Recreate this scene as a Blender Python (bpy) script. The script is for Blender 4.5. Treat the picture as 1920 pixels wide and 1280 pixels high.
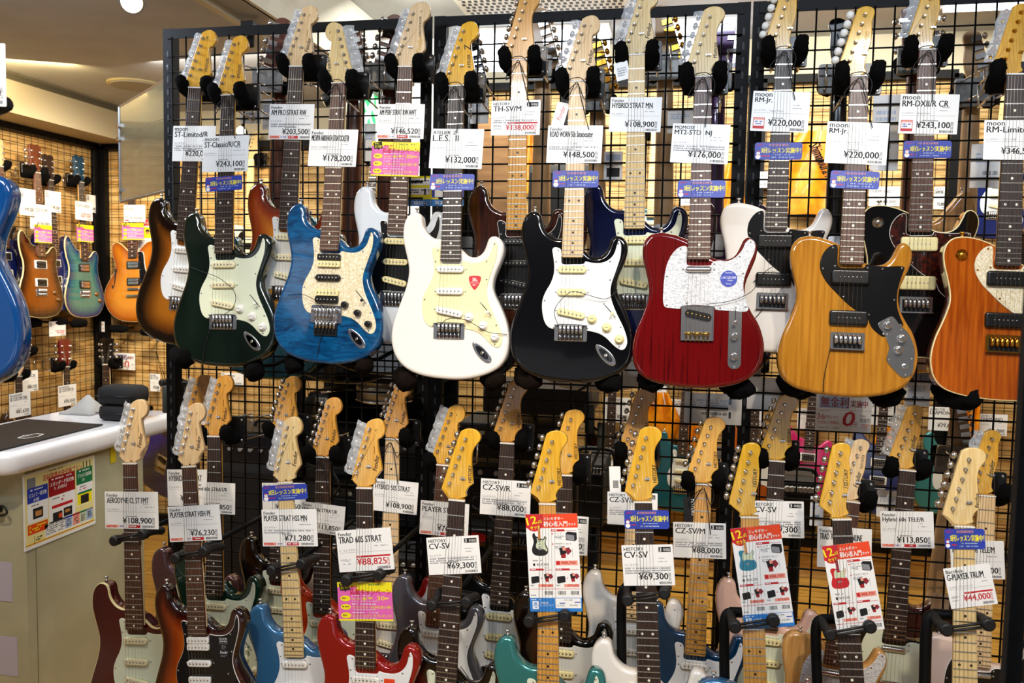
import bpy, math, random
from mathutils import Vector, Matrix, noise
from mathutils.geometry import delaunay_2d_cdt
import numpy as np

for o in list(bpy.data.objects):
    bpy.data.objects.remove(o)
SC = bpy.context.scene
COL = SC.collection
random.seed(7)

# ------------------------------------------------------------------ camera
FPX = 1582.58                      # focal length in pixels of a 1920 px wide frame
CAM = Vector((1.6316, -2.4761, 1.5517))
YAW, PITCH, ROLL = -.2015, .0705, .0186


def cam_axes():
    cy, sy, cp, sp = math.cos(YAW), math.sin(YAW), math.cos(PITCH), math.sin(PITCH)
    f = Vector((sy * cp, cy * cp, -sp)); r = Vector((cy, -sy, 0)); u = r.cross(f)
    c, s = math.cos(ROLL), math.sin(ROLL)
    return r * c + u * s, u * c - r * s, f


CR, CU, CF = cam_axes()
cd = bpy.data.cameras.new('camera')
cd.sensor_width = 36; cd.lens = FPX * 36 / 1920; cd.clip_start = .05; cd.clip_end = 60
cd.dof.use_dof = True; cd.dof.focus_distance = 2.35; cd.dof.aperture_fstop = 6.3
cam = bpy.data.objects.new('camera', cd); COL.objects.link(cam)
cam.matrix_world = Matrix.Translation(CAM) @ Matrix((CR, CU, -CF)).transposed().to_4x4()
SC.camera = cam

# ------------------------------------------------------------------ light, exposure
SC.view_settings.view_transform = 'Standard'
SC.view_settings.look = 'None'
SC.view_settings.gamma = 1
SC.view_settings.exposure = 0.0
SC.view_settings.use_curve_mapping = False
SC.cycles.use_denoising = True
SC.cycles.max_bounces = 6
SC.cycles.diffuse_bounces = 3
SC.cycles.glossy_bounces = 3
SC.cycles.transmission_bounces = 2
SC.cycles.transparent_max_bounces = 6
SC.cycles.caustics_reflective = False
SC.cycles.caustics_refractive = False
SC.cycles.sample_clamp_indirect = 4

# for the unseen store: invented bright and dark patches, added for chrome sparkle
W = bpy.data.worlds.new('world'); SC.world = W; W.use_nodes = True
_n, _l = W.node_tree.nodes, W.node_tree.links
_t = _n.new('ShaderNodeTexCoord'); _v = _n.new('ShaderNodeTexVoronoi'); _v.inputs['Scale'].default_value = 5.5; _v.inputs['Randomness'].default_value = .9
_r = _n.new('ShaderNodeValToRGB'); _e = _r.color_ramp.elements; _r.color_ramp.interpolation = 'CONSTANT'
_e[0].position = 0; _e[0].color = (.015, .015, .018, 1); _e[1].position = .34; _e[1].color = (.12, .11, .10, 1)
for _p, _c in ((.52, (.42, .42, .44, 1)), (.72, (.05, .05, .06, 1)), (.80, (1.9, 2.0, 2.2, 1))):
    _q = _e.new(_p); _q.color = _c
_l.new(_t.outputs['Generated'], _v.inputs['Vector']); _s = _n.new('ShaderNodeSeparateColor'); _l.new(_v.outputs['Color'], _s.inputs[0]); _l.new(_s.outputs[0], _r.inputs[0])
_l.new(_r.outputs[0], _n['Background'].inputs[0]); _n['Background'].inputs[1].default_value = .55


def lamp(name, kind, loc, power, col, target=None, **kw):
    l = bpy.data.lights.new(name, kind); l.energy = power; l.color = col
    for k, v in kw.items():
        setattr(l, k, v)
    o = bpy.data.objects.new(name, l); COL.objects.link(o); o.location = loc
    if target is not None:
        o.rotation_euler = (Vector(target) - Vector(loc)).to_track_quat('-Z', 'Y').to_euler()
    return o


XF_ = -1.68
COOL = (.76, .86, 1.0); WARM = (1.0, .83, .62); NEUT = (1.0, .93, .82)
# rows of ceiling fluorescents over the aisle the photographer stands in
lamp('fluorescent_light', 'AREA', (2.1, -2.0, 2.80), 35, COOL, (1.9, -.2, 1.2), shape='RECTANGLE', size=1.3, size_y=.18)
lamp('fluorescent_light', 'AREA', (0.5, -2.4, 2.80), 31, COOL, (.5, -.2, 1.2), shape='RECTANGLE', size=1.3, size_y=.18)
# warm track spotlights aimed at the rack
for x, y, tx, tz, e in ((1.0, -1.7, 1.02, 1.62, 47), (2.3, -1.5, 2.15, 1.5, 46), (.75, -2.2, .85, .75, 85), (2.1, -2.3, 1.6, .75, 120), (.2, -2.0, .30, 1.9, 18)):
    lamp('track_spotlight', 'SPOT', (x, y, 2.78 if x > .3 else 2.48), e, WARM, (tx, -.25, tz), spot_size=math.radians(48), spot_blend=.8, shadow_soft_size=.04)
# store lamps behind the rack
lamp('back_store_light', 'AREA', (1.7, 1.2, 2.80), 88, (1, .96, .86), (1.7, 2.1, 1.0), shape='RECTANGLE', size=2.8, size_y=.25)
lamp('back_store_light', 'AREA', (-.45, 1.0, 2.50), 14, NEUT, (-.3, 2.2, 1.0), shape='RECTANGLE', size=.8, size_y=.25)
for x, y, tx, ty, tz, e in ((-.75, .75, -1.9, 1.8, 1.6, 120), (-.6, .9, -1.2, 2.15, 1.7, 130), (-.9, .2, -1.95, 1.3, 1.8, 90), (-.25, .3, -.4, 2.1, .9, 18), (.15, -1.5, -.5, .0, .75, 75)):
    lamp('wall_spotlight', 'SPOT', (x, y, 2.47), e, (1, .84, .62), (tx, ty, tz), spot_size=math.radians(62), spot_blend=.9, shadow_soft_size=.04)
lamp('fascia_fill', 'POINT', (1.1, .55, 2.72), 9, (1, .96, .88), shadow_soft_size=.12)  # added fill out of frame, brightens the fascia and ceiling
lamp('counter_light', 'AREA', (-.7, -.3, 2.5), 20, COOL, (-.6, .2, 1), shape='RECTANGLE', size=.9, size_y=.2)
lamp('cove_light', 'AREA', (XF_ + .10, .9, 2.50), 5, (1, .75, .35), (XF_, 1.1, 2.44), shape='RECTANGLE', size=.8, size_y=.05)


# ------------------------------------------------------------------ pixel helpers (1920 x 1280 frame)
def ray(px, py):
    return CR * ((px - 960) / FPX) - CU * ((py - 640) / FPX) + CF


def at_y(px, py, y):
    d = ray(px, py); return CAM + d * ((y - CAM.y) / d.y)


def at_x(px, py, x):
    d = ray(px, py); return CAM + d * ((x - CAM.x) / d.x)


def at_z(px, py, z):
    d = ray(px, py); return CAM + d * ((z - CAM.z) / d.z)


def at_d(px, py, d):
    return CAM + ray(px, py) * d


# ------------------------------------------------------------------ materials
MATS = {}


def lin(h):
    h = h.lstrip('#'); c = [int(h[i:i + 2], 16) / 255 for i in (0, 2, 4)]
    return tuple(x / 12.92 if x <= .04045 else ((x + .055) / 1.055) ** 2.4 for x in c) + (1,)


def pmat(name, col, rough=.5, metal=0, coat=0, spec=.5, **kw):
    if name in MATS:
        return MATS[name]
    m = bpy.data.materials.new(name); m.use_nodes = True
    b = m.node_tree.nodes['Principled BSDF']
    b.inputs['Base Color'].default_value = lin(col) if isinstance(col, str) else col
    b.inputs['Roughness'].default_value = rough; b.inputs['Metallic'].default_value = metal
    b.inputs['Coat Weight'].default_value = coat; b.inputs['Coat Roughness'].default_value = .04
    b.inputs['Specular IOR Level'].default_value = spec
    for k, v in kw.items():
        b.inputs[k].default_value = v
    m.diffuse_color = b.inputs['Base Color'].default_value
    MATS[name] = m
    return m


def nodes(m):
    t = m.node_tree
    return t.nodes, t.links, t.nodes['Principled BSDF']


def ramp(nd, stops, interp='LINEAR'):
    r = nd.new('ShaderNodeValToRGB'); r.color_ramp.interpolation = interp
    el = r.color_ramp.elements
    while len(el) < len(stops):
        el.new(.5)
    for e, (p, c) in zip(el, stops):
        e.position = p; e.color = lin(c) if isinstance(c, str) else c
    return r


def coords(nd, lk, scale=(1, 1, 1), rot=(0, 0, 0)):
    t = nd.new('ShaderNodeTexCoord'); mp = nd.new('ShaderNodeMapping')
    mp.inputs['Scale'].default_value = scale; mp.inputs['Rotation'].default_value = rot
    lk.new(t.outputs['Object'], mp.inputs[0]); return mp


def noise_mat(name, c1, c2, scale=(30, 3, 30), nscale=5, rough=.3, coat=.6, metal=0, lo=.35, hi=.65, detail=4, dist=.3, bump=0, rot=(0, 0, 0)):
    """colour that wanders between c1 and c2 along a stretched noise (wood grain, pearl, sparkle)"""
    if name in MATS:
        return MATS[name]
    m = pmat(name, c1, rough, metal, coat); nd, lk, b = nodes(m)
    mp = coords(nd, lk, scale, rot)
    n = nd.new('ShaderNodeTexNoise'); n.inputs['Scale'].default_value = nscale
    n.inputs['Detail'].default_value = detail; n.inputs['Distortion'].default_value = dist
    r = ramp(nd, [(lo, c1), (hi, c2)])
    lk.new(mp.outputs[0], n.inputs['Vector']); lk.new(n.outputs['Fac'], r.inputs[0]); lk.new(r.outputs[0], b.inputs['Base Color'])
    if bump:
        bp = nd.new('ShaderNodeBump'); bp.inputs['Strength'].default_value = bump; bp.inputs['Distance'].default_value = .002
        lk.new(n.outputs['Fac'], bp.inputs['Height']); lk.new(bp.outputs[0], b.inputs['Normal'])
    return m


def burst_mat(name, stops, grain=.12, dmax=.09):
    """sunburst finish: the colour runs with the distance from the body's edge (stored per vertex)"""
    if name in MATS:
        return MATS[name]
    m = pmat(name, stops[-1][1], .12, 0, 1); nd, lk, b = nodes(m)
    a = nd.new('ShaderNodeAttribute'); a.attribute_name = 'edge_distance'
    mp = coords(nd, lk, (40, 3, 10)); n = nd.new('ShaderNodeTexNoise'); n.inputs['Scale'].default_value = 6
    lk.new(mp.outputs[0], n.inputs['Vector'])
    ma = nd.new('ShaderNodeMath'); ma.operation = 'MULTIPLY_ADD'; ma.inputs[1].default_value = grain; ma.inputs[2].default_value = -grain / 2
    lk.new(n.outputs['Fac'], ma.inputs[0])
    d = nd.new('ShaderNodeMath'); d.operation = 'MULTIPLY_ADD'; d.inputs[1].default_value = 1 / dmax
    lk.new(a.outputs['Fac'], d.inputs[0]); lk.new(ma.outputs[0], d.inputs[2])
    r = ramp(nd, stops); lk.new(d.outputs[0], r.inputs[0]); lk.new(r.outputs[0], b.inputs['Base Color'])
    return m


def glow(name, col, strength):
    m = pmat(name, col, .5)
    b = m.node_tree.nodes['Principled BSDF']
    b.inputs['Emission Color'].default_value = lin(col) if isinstance(col, str) else col
    b.inputs['Emission Strength'].default_value = strength
    return m


# ------------------------------------------------------------------ mesh builder
class MB:
    def __init__(self):
        self.v = []; self.f = []; self.m = []; self.s = []; self.att = None

    def add(self, vs, fs, mat=0, smooth=False):
        o = len(self.v); self.v.extend(tuple(p) for p in vs)
        for q in fs:
            self.f.append(tuple(i + o for i in q)); self.m.append(mat); self.s.append(smooth)
        return o

    def box(self, c, s, mat=0, M=None):
        x, y, z = c; a, b, d = (k / 2 for k in s)
        vs = [Vector((x + i * a, y + j * b, z + k * d)) for i in (-1, 1) for j in (-1, 1) for k in (-1, 1)]
        if M is not None:
            vs = [M @ p for p in vs]
        self.add(vs, [(0, 1, 3, 2), (4, 6, 7, 5), (0, 4, 5, 1), (2, 3, 7, 6), (0, 2, 6, 4), (1, 5, 7, 3)], mat)

    def bar(self, p, q, w, mat=0, n=4, smooth=False, w2=None):
        self.tube([p, q], w, mat, n, smooth, r2=w2)

    def tube(self, path, r, mat=0, n=6, smooth=True, r2=None, caps=True):
        P = [Vector(p) for p in path]; k = len(P); rings = []
        up = None
        for i, p in enumerate(P):
            t = (P[min(i + 1, k - 1)] - P[max(i - 1, 0)]).normalized()
            if up is None:
                up = t.orthogonal().normalized()
            else:
                up = (up - t * up.dot(t)); up = up.normalized() if up.length > 1e-6 else t.orthogonal().normalized()
            w = t.cross(up)
            rr = r[i] if isinstance(r, (list, tuple)) else (r if r2 is None else r + (r2 - r) * i / (k - 1))
            rings.append([p + (up * math.cos(a) + w * math.sin(a)) * rr for a in (2 * math.pi * (j + .5) / n for j in range(n))])
        vs = [p for g in rings for p in g]
        fs = [(i * n + j, i * n + (j + 1) % n, (i + 1) * n + (j + 1) % n, (i + 1) * n + j) for i in range(k - 1) for j in range(n)]
        if caps:
            fs += [tuple(range(n))[::-1], tuple((k - 1) * n + j for j in range(n))]
        self.add(vs, fs, mat, smooth)

    def lathe(self, c, axis, prof, mat=0, n=12, smooth=True):
        """prof: (height along axis, radius)"""
        a = Vector(axis).normalized(); u = a.orthogonal().normalized(); w = a.cross(u); c = Vector(c); k = len(prof)
        vs = [c + a * h + (u * math.cos(t) + w * math.sin(t)) * r for h, r in prof for t in (2 * math.pi * j / n for j in range(n))]
        fs = [(i * n + j, i * n + (j + 1) % n, (i + 1) * n + (j + 1) % n, (i + 1) * n + j) for i in range(k - 1) for j in range(n)]
        self.add(vs, fs, mat, smooth)
        o = len(self.v) - len(vs)
        self.f.append(tuple(o + j for j in range(n))[::-1]); self.m.append(mat); self.s.append(False)
        self.f.append(tuple(o + (k - 1) * n + j for j in range(n))); self.m.append(mat); self.s.append(False)

    def prism(self, pts, rings, mat=0, side=None, smooth=True, caps=(True, True)):
        """closed outline pts (x, y) run through rings of (inset, z) from back to front"""
        P = ccw(pts); n = len(P); vs = []
        for ins, z in rings:
            vs += [(x, y, z) for x, y in inset(P, ins)]
        k = len(rings)
        fs = [(i * n + j, i * n + (j + 1) % n, (i + 1) * n + (j + 1) % n, (i + 1) * n + j) for i in range(k - 1) for j in range(n)]
        o = self.add(vs, fs, mat if side is None else side, smooth)
        if caps[0]:
            self.f.append(tuple(o + j for j in range(n))[::-1]); self.m.append(mat); self.s.append(False)
        if caps[1]:
            self.f.append(tuple(o + (k - 1) * n + j for j in range(n))); self.m.append(mat); self.s.append(False)

    def mesh(self, name, mats):
        me = bpy.data.meshes.new(name); me.from_pydata(self.v, [], self.f)
        for m in mats:
            me.materials.append(m)
        me.polygons.foreach_set('material_index', self.m); me.polygons.foreach_set('use_smooth', self.s)
        if self.att:
            a = me.attributes.new('edge_distance', 'FLOAT', 'POINT')
            d = self.att + [0.0] * (len(self.v) - len(self.att)); a.data.foreach_set('value', d)
        me.update()
        return me


def ccw(P):
    a = sum(P[i][0] * P[(i + 1) % len(P)][1] - P[(i + 1) % len(P)][0] * P[i][1] for i in range(len(P)))
    return list(P) if a > 0 else list(P)[::-1]


def inset(P, d):
    if not d:
        return list(P)
    n = len(P); out = []
    for i in range(n):
        a, b, c = Vector(P[i - 1]), Vector(P[i]), Vector(P[(i + 1) % n])
        t = (c - a); t = t.normalized() if t.length > 1e-9 else Vector((1, 0))
        out.append((b.x - t.y * d, b.y + t.x * d))
    return out


def smooth_closed(P, sub=4):
    n = len(P); out = []
    for i in range(n):
        p0, p1, p2, p3 = (np.array(P[(i + k) % n], float) for k in (-1, 0, 1, 2))
        for j in range(sub):
            t = j / sub
            q = .5 * (2 * p1 + (p2 - p0) * t + (2 * p0 - 5 * p1 + 4 * p2 - p3) * t * t + (3 * p1 - p0 - 3 * p2 + p3) * t ** 3)
            out.append((float(q[0]), float(q[1])))
    return out


def smooth_path(P, sub=6):
    P = [Vector(p) for p in P]; Q = [P[0] * 2 - P[1]] + P + [P[-1] * 2 - P[-2]]; out = []
    for i in range(1, len(Q) - 2):
        p0, p1, p2, p3 = Q[i - 1:i + 3]
        for j in range(sub):
            t = j / sub
            out.append(.5 * (2 * p1 + (p2 - p0) * t + (2 * p0 - 5 * p1 + 4 * p2 - p3) * t * t + (3 * p1 - p0 - 3 * p2 + p3) * t ** 3))
    out.append(P[-1]); return out


def rrect(w, h, r, n=4, cx=0, cy=0):
    out = []
    for sx, sy, a in ((1, 1, 0), (-1, 1, 90), (-1, -1, 180), (1, -1, 270)):
        for i in range(n + 1):
            t = math.radians(a + 90 * i / n)
            out.append((cx + sx * (w / 2 - r) + r * math.cos(t), cy + sy * (h / 2 - r) + r * math.sin(t)))
    return out


# ------------------------------------------------------------------ objects
def link(name, mesh, parent=None, M=None):
    o = bpy.data.objects.new(name, mesh); COL.objects.link(o)
    if parent is not None:
        o.parent = parent
    if M is not None:
        o.matrix_local = M
    return o


def part(name, mb, mats, parent=None, M=None):
    return link(name, mb.mesh(name, mats if isinstance(mats, (list, tuple)) else [mats]), parent, M)


def tag(o, label, cat, group=None, kind=None):
    if label: o['label'] = label
    if cat: o['category'] = cat
    if group: o['group'] = group
    if kind: o['kind'] = kind
    return o


def thing(name, M, label, cat, group=None):
    o = bpy.data.objects.new(name, None); COL.objects.link(o); o.empty_display_size = .05
    o.matrix_world = M if isinstance(M, Matrix) else Matrix.Translation(M)
    return tag(o, label, cat, group)


def structure(name, mb, mats):
    o = part(name, mb, mats); o['kind'] = 'structure'; return o


TXT = {}


def text_geo(s, off=0):
    """flat glyph outlines of a string, normalised to a unit box: (verts, faces, width / height)"""
    s0 = s; s = (s, off)
    if s not in TXT:
        c = bpy.data.curves.new('t', 'FONT'); c.body = s0; c.resolution_u = 2; c.size = 1; c.offset = off
        o = bpy.data.objects.new('t', c); me = bpy.data.meshes.new_from_object(o)
        v = np.array([p.co[:2] for p in me.vertices]) if len(me.vertices) else np.zeros((0, 2))
        f = [tuple(p.vertices) for p in me.polygons]
        bpy.data.objects.remove(o); bpy.data.curves.remove(c); bpy.data.meshes.remove(me)
        lo, hi = v.min(0), v.max(0); d = hi - lo
        TXT[s] = ((v - lo) / d, f, float(d[0] / d[1]))
    return TXT[s]


def put_text(mb, s, x, y, w, h, z, mat, ang=0, shear=0, bold=False):
    """text in the box whose lower left corner is x, y (w None: natural width); ang turns it about that corner"""
    cjk = any(ord(ch) > 0x2fff for ch in s)
    v, f, asp = text_geo(s)
    if w is None:
        w = asp * h
    elif w < 0:
        w = -w * asp * h
    ca, sa = math.cos(ang), math.sin(ang)
    for dx in ((0, h * .03, h * .055) if bold else (0,)):
        pts = []
        for a, b in v:
            p, q = a * w + b * h * shear + dx, b * h
            pts.append((x + p * ca - q * sa, y + p * sa + q * ca, z + dx * .01))
        mb.add(pts, f, mat)
    return w

# ------------------------------------------------------------------ shared materials
CHROME = pmat('chrome', '#e6e6e8', .2, 1)
STEEL = pmat('steel_wire', '#c9c9c9', .3, 1)
GOLD = pmat('gold_hardware', '#e0a63a', .2, 1)
NICKEL = pmat('nickel_string', '#b9b4a8', .35, .9)
FRET = pmat('fret_wire', '#d8d2c4', .25, 1)
BLKMETAL = pmat('black_painted_steel', '#030304', .55, 0, 0, .2)
BLKPLASTIC = pmat('black_plastic', '#0c0c0d', .3)
RUBBER = pmat('black_rubber', '#0a0a0b', .55)
CREAM = pmat('cream_plastic', '#efe3a8', .35)
AGED = pmat('aged_white_plastic', '#e9e0b8', .35)
WHITEP = pmat('white_plastic', '#f1efe8', .3)
MINT = pmat('mint_pickguard', '#dfe6cd', .25, 0, .3)
CREAMG = pmat('cream_pickguard', '#efe6b4', .3, 0, .3)
WHITEG = pmat('white_pickguard', '#eceff0', .22, 0, .4)
PARCH = pmat('parchment_pickguard', '#d9d9d4', .25, 0, .3)
BLACKG = pmat('black_pickguard', '#0a0a0c', .2, 0, .4)
TORT = noise_mat('tortoise_pickguard', '#1c0805', '#5a1608', (30, 30, 30), 3, .2, .5, lo=.45, hi=.75)
PEARL = noise_mat('white_pearl_pickguard', '#b9bcc2', '#f4f5f7', (45, 90, 30), 3, .22, .5, lo=.4, hi=.6, detail=2, dist=1.5)
PEARLC = noise_mat('cream_pearl_pickguard', '#d9c79c', '#fbf1d8', (70, 50, 30), 3, .22, .5, lo=.4, hi=.6, detail=2, dist=1.5)
ROSE = noise_mat('dark_rosewood', '#1d110d', '#3a241b', (60, 5, 30), 6, .45, 0)
ROSER = noise_mat('reddish_rosewood', '#40261a', '#68422e', (80, 5, 30), 6, .4, 0)
ROSEB = noise_mat('brown_rosewood', '#3a2217', '#5d3a28', (80, 5, 30), 6, .45, 0)
MAPLE = noise_mat('pale_maple', '#d9b878', '#e8cd94', (40, 3, 20), 5, .3, .3)
MAPLEN = noise_mat('natural_maple', '#dcb682', '#edcf9f', (40, 3, 20), 5, .32, .3)
AMBER = noise_mat('amber_tinted_maple', '#d69a2c', '#e6b146', (40, 3, 20), 5, .22, .7)
YELLOW = noise_mat('yellow_tinted_maple', '#d39c16', '#e2b02a', (30, 3, 20), 5, .22, .7)
HONEY = noise_mat('honey_maple', '#c98d34', '#dda24a', (40, 3, 20), 5, .25, .5)
ROASTB = noise_mat('roasted_neck_wood', '#4b2210', '#6b351a', (40, 3, 20), 5, .35, .2)
WOODBACK = noise_mat('plain_neck_wood', '#a8743c', '#bd8a50', (40, 3, 20), 5, .4, .1)
DOTW = pmat('pearl_dot', '#f2eede', .3)
DOTB = pmat('black_dot', '#0c0a08', .4)
INK = pmat('black_ink', '#0d0d10', .7)
SCRIPT = pmat('brown_ink', '#22150a', .6)
GOLDINK = pmat('gold_ink', '#c99a28', .4)
WRAPM = pmat('clear_wrap', '#e9eef2', .12, 0, 0, .8, Alpha=.30)
FUR = noise_mat('black_fur', '#020202', '#0d0c0c', (200, 200, 200), 4, 1, 0, bump=.6)
FURB = noise_mat('brown_black_fur', '#060403', '#1d130c', (200, 200, 200), 4, 1, 0, bump=.6)
for _m in (FUR, FURB):
    _m.node_tree.nodes['Principled BSDF'].inputs['Specular IOR Level'].default_value = .1
CORDM = pmat('black_cord', '#08080a', .6)

SCALE = .648
fret_s = lambda k: SCALE * (1 - 2 ** (-k / 12))


# ------------------------------------------------------------------ guitar outlines, metres; x across, y = -distance from the nut
def W7(P, thin=0):                       # traced round the white double-cutaway guitar
    out = []
    for x, y in P:
        xc = 385 - .035 * (y - 60); d = x - xc
        d -= thin * max(0, min(1, (d - 60) / 150))
        out.append((d / 1917, -(y + 545) / 2106))
    return out


def T8(P):                               # traced round the red single-cutaway guitar
    return [((x - (347 - .03 * (y - 100))) / 1870, -(y + 504.5) / 1914) for x, y in P]


def R8(P):                               # traced round the amber single-cutaway guitar
    return [((x - (1097 - .047 * (y - 100))) / 1880, -(y + 511) / 1985) for x, y in P]


STRAT_BODY = smooth_closed(W7([(330, 322), (290, 318), (260, 305), (235, 280), (218, 245), (213, 212), (207, 185), (190, 169), (163, 166), (138, 182), (119, 212), (108, 260), (107, 320), (117, 380), (130, 440),
    (137, 490), (134, 540), (121, 600), (100, 660), (75, 730), (53, 800), (42, 870), (45, 930), (60, 985), (92, 1035), (142, 1075), (210, 1100), (300, 1113), (400, 1116), (490, 1105), (570, 1083), (628, 1050), (666, 1005),
    (686, 950), (693, 880), (686, 810), (670, 750), (646, 690), (624, 640), (612, 595), (617, 545), (632, 500), (652, 450), (667, 400), (669, 360), (656, 325), (632, 306), (606, 305), (588, 322), (577, 350), (562, 385),
    (538, 410), (505, 422), (470, 417), (445, 400), (425, 380), (400, 360)], 24))
TELE_BODY = smooth_closed(T8([(300, 288), (265, 270), (225, 255), (170, 245), (120, 253), (90, 281), (76, 325), (79, 380), (92, 440), (103, 500), (104, 550), (91, 600), (69, 660), (45, 720), (28, 790), (26, 850), (41, 910), (80, 955),
    (150, 981), (240, 993), (330, 997), (420, 991), (510, 971), (578, 932), (618, 870), (632, 800), (626, 740), (607, 680), (578, 630), (556, 580), (548, 530), (554, 480), (574, 430), (598, 370), (605, 320), (594, 285), (570, 268),
    (546, 277), (530, 310), (510, 348), (480, 371), (440, 376), (405, 367), (380, 350)]))
STRAT_GUARD = smooth_closed(W7([(268, 385), (278, 371), (296, 372), (312, 384), (316, 420), (318, 462), (372, 464), (424, 462), (436, 448), (470, 455), (520, 455), (560, 438), (588, 405), (602, 360), (610, 335), (618, 340), (624, 365), (620, 420), (606, 470),
    (590, 520), (574, 570), (568, 620), (578, 675), (602, 740), (628, 800), (644, 850), (648, 892), (634, 924), (612, 928), (580, 905), (545, 868), (505, 843), (460, 832), (432, 824), (428, 800), (360, 797), (290, 799), (284, 822),
    (250, 817), (226, 785), (214, 725), (216, 665), (234, 615), (258, 570), (274, 520), (277, 470), (272, 420)], 10), 3)
TELE_GUARD = smooth_closed(T8([(286, 318), (250, 318), (215, 352), (191, 402), (179, 460), (173, 530), (172, 585), (182, 611), (215, 616), (250, 618), (262, 604), (335, 600), (404, 604), (416, 620), (480, 624), (545, 627), (562, 612), (552, 570),
    (541, 520), (544, 470), (567, 400), (592, 340), (594, 298), (574, 279), (556, 292), (537, 330), (506, 366), (470, 384), (425, 382), (398, 394), (392, 405), (340, 408), (288, 405), (284, 380)]), 3)
RM_GUARD = smooth_closed(R8([(1026, 312), (988, 322), (956, 370), (950, 430), (975, 490), (1010, 533), (1060, 588), (1110, 630), (1150, 652), (1168, 700), (1200, 735), (1230, 745), (1280, 690), (1306, 690), (1290, 640), (1280, 590), (1284, 520), (1303, 450), (1314, 412),
    (1290, 405), (1240, 409), (1185, 406), (1150, 402), (1140, 418), (1085, 421), (1032, 418), (1026, 380)]), 3)
RM_PLATE = smooth_closed(R8([(1196, 690), (1224, 664), (1262, 648), (1292, 688), (1330, 730), (1352, 800), (1348, 870), (1338, 922), (1300, 938), (1264, 905), (1232, 858), (1244, 800), (1226, 742)]), 3)
ES_BODY = smooth_closed([(-.024, -.425), (-.05, -.405), (-.085, -.375), (-.118, -.365), (-.142, -.385), (-.148, -.42), (-.138, -.46), (-.126, -.50), (-.13, -.54), (-.165, -.59), (-.198, -.65), (-.203, -.71), (-.18, -.775), (-.125, -.825), (-.05, -.845),
    (.05, -.845), (.125, -.825), (.18, -.775), (.203, -.71), (.198, -.65), (.165, -.59), (.13, -.54), (.126, -.50), (.138, -.46), (.148, -.42), (.142, -.385), (.118, -.365), (.085, -.375), (.05, -.405), (.024, -.425)])
PRS_BODY = smooth_closed([(-.026, -.405), (-.055, -.395), (-.085, -.36), (-.115, -.325), (-.138, -.335), (-.148, -.38), (-.14, -.44), (-.122, -.50), (-.128, -.56), (-.152, -.62), (-.166, -.68), (-.155, -.74), (-.11, -.785), (-.04, -.80),
    (.04, -.80), (.11, -.785), (.155, -.74), (.166, -.68), (.152, -.62), (.13, -.56), (.122, -.50), (.13, -.455), (.128, -.42), (.108, -.40), (.085, -.41), (.06, -.435), (.03, -.44)])


def shear(P, k):
    return [(x + k * y, y) for x, y in P]


HEADS = {
    'strat': ([(-.0215, 0), (-.0225, .007), (-.030, .0125), (-.0362, .0205), (-.0372, .0265), (-.017, .0965), (.0036, .1638), (.009, .1724), (.02, .178), (.031, .1797), (.042, .1766), (.050, .167), (.0535, .153), (.051, .140), (.0436, .131),
               (.0362, .1265), (.0335, .120), (.0345, .105), (.038, .0845), (.042, .064), (.0444, .05), (.042, .044), (.0327, .0328), (.026, .022), (.0225, .010), (.0215, 0)],
              [(-.0218, .0397), (-.0153, .062), (-.008, .0838), (-.001, .1076), (.006, .129), (.0127, .1517)]),
    'history': (shear([(-.0212, 0), (-.022, .005), (-.029, .0145), (-.042, .024), (-.0447, .0306), (-.028, .099), (-.011, .168), (-.0055, .1774), (.0055, .183), (.02, .184), (.0345, .179), (.0433, .168), (.0433, .156), (.036, .145), (.029, .132), (.0265, .116),
               (.028, .0935), (.0327, .0645), (.0356, .0468), (.0327, .042), (.0242, .034), (.019, .021), (.0195, .010), (.0212, 0)], .035),
              shear([(-.0244, .0413), (-.018, .0645), (-.0127, .087), (-.006, .110), (0, .133), (.0065, .156)], .035)),
    'tele': (shear([(-.0212, 0), (-.023, .01), (-.0346, .02), (-.046, .03), (-.049, .0366), (-.036, .1), (-.023, .1647), (-.0185, .173), (-.0077, .178), (.004, .178), (.0154, .173), (.02, .163), (.0185, .151), (.016, .1414), (.0173, .125), (.0192, .105),
               (.0177, .0815), (.0135, .0615), (.0115, .045), (.0115, .025), (.0154, .0116), (.0212, 0)], .07),
             shear([(-.026, .0416), (-.022, .064), (-.017, .087), (-.0127, .11), (-.0077, .132), (-.003, .155)], .07)),
    'big': ([(-.0215, 0), (-.0225, .007), (-.030, .0125), (-.0372, .0205), (-.0382, .0265), (-.018, .0965), (.0026, .1658), (.009, .1764), (.022, .184), (.036, .187), (.050, .184), (.060, .172), (.0625, .155), (.058, .142), (.050, .134),
               (.0442, .128), (.0425, .120), (.0445, .105), (.049, .0845), (.052, .068), (.0525, .054), (.048, .046), (.0347, .0338), (.026, .022), (.0225, .010), (.0215, 0)],
            [(-.0218, .0397), (-.0153, .062), (-.008, .0838), (-.001, .1076), (.006, .129), (.0127, .1517)]),
    'three': ([(-.0215, 0), (-.024, .010), (-.032, .022), (-.036, .04), (-.040, .10), (-.043, .145), (-.034, .152), (-.018, .158), (0, .150), (.018, .158), (.034, .152), (.043, .145), (.040, .10), (.036, .04), (.032, .022), (.024, .010), (.0215, 0)],
              [(-.026, .045), (-.028, .082), (-.030, .118), (.030, .118), (.028, .082), (.026, .045)]),
}


def clip_guard(P):
    return P


def fuzz(mb, start, amp, seed=0):
    r = random.Random(seed)
    for i in range(start, len(mb.v)):
        x, y, z = mb.v[i]; q = noise.noise_vector(Vector((x, y, z)) * 45 + Vector((seed, 0, 0))) * amp * 2.6; x += q.x; y += q.y; z += q.z
        mb.v[i] = (x + r.uniform(-amp, amp), y + r.uniform(-amp, amp), z + r.uniform(-amp, amp))


CACHE = {}


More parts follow.
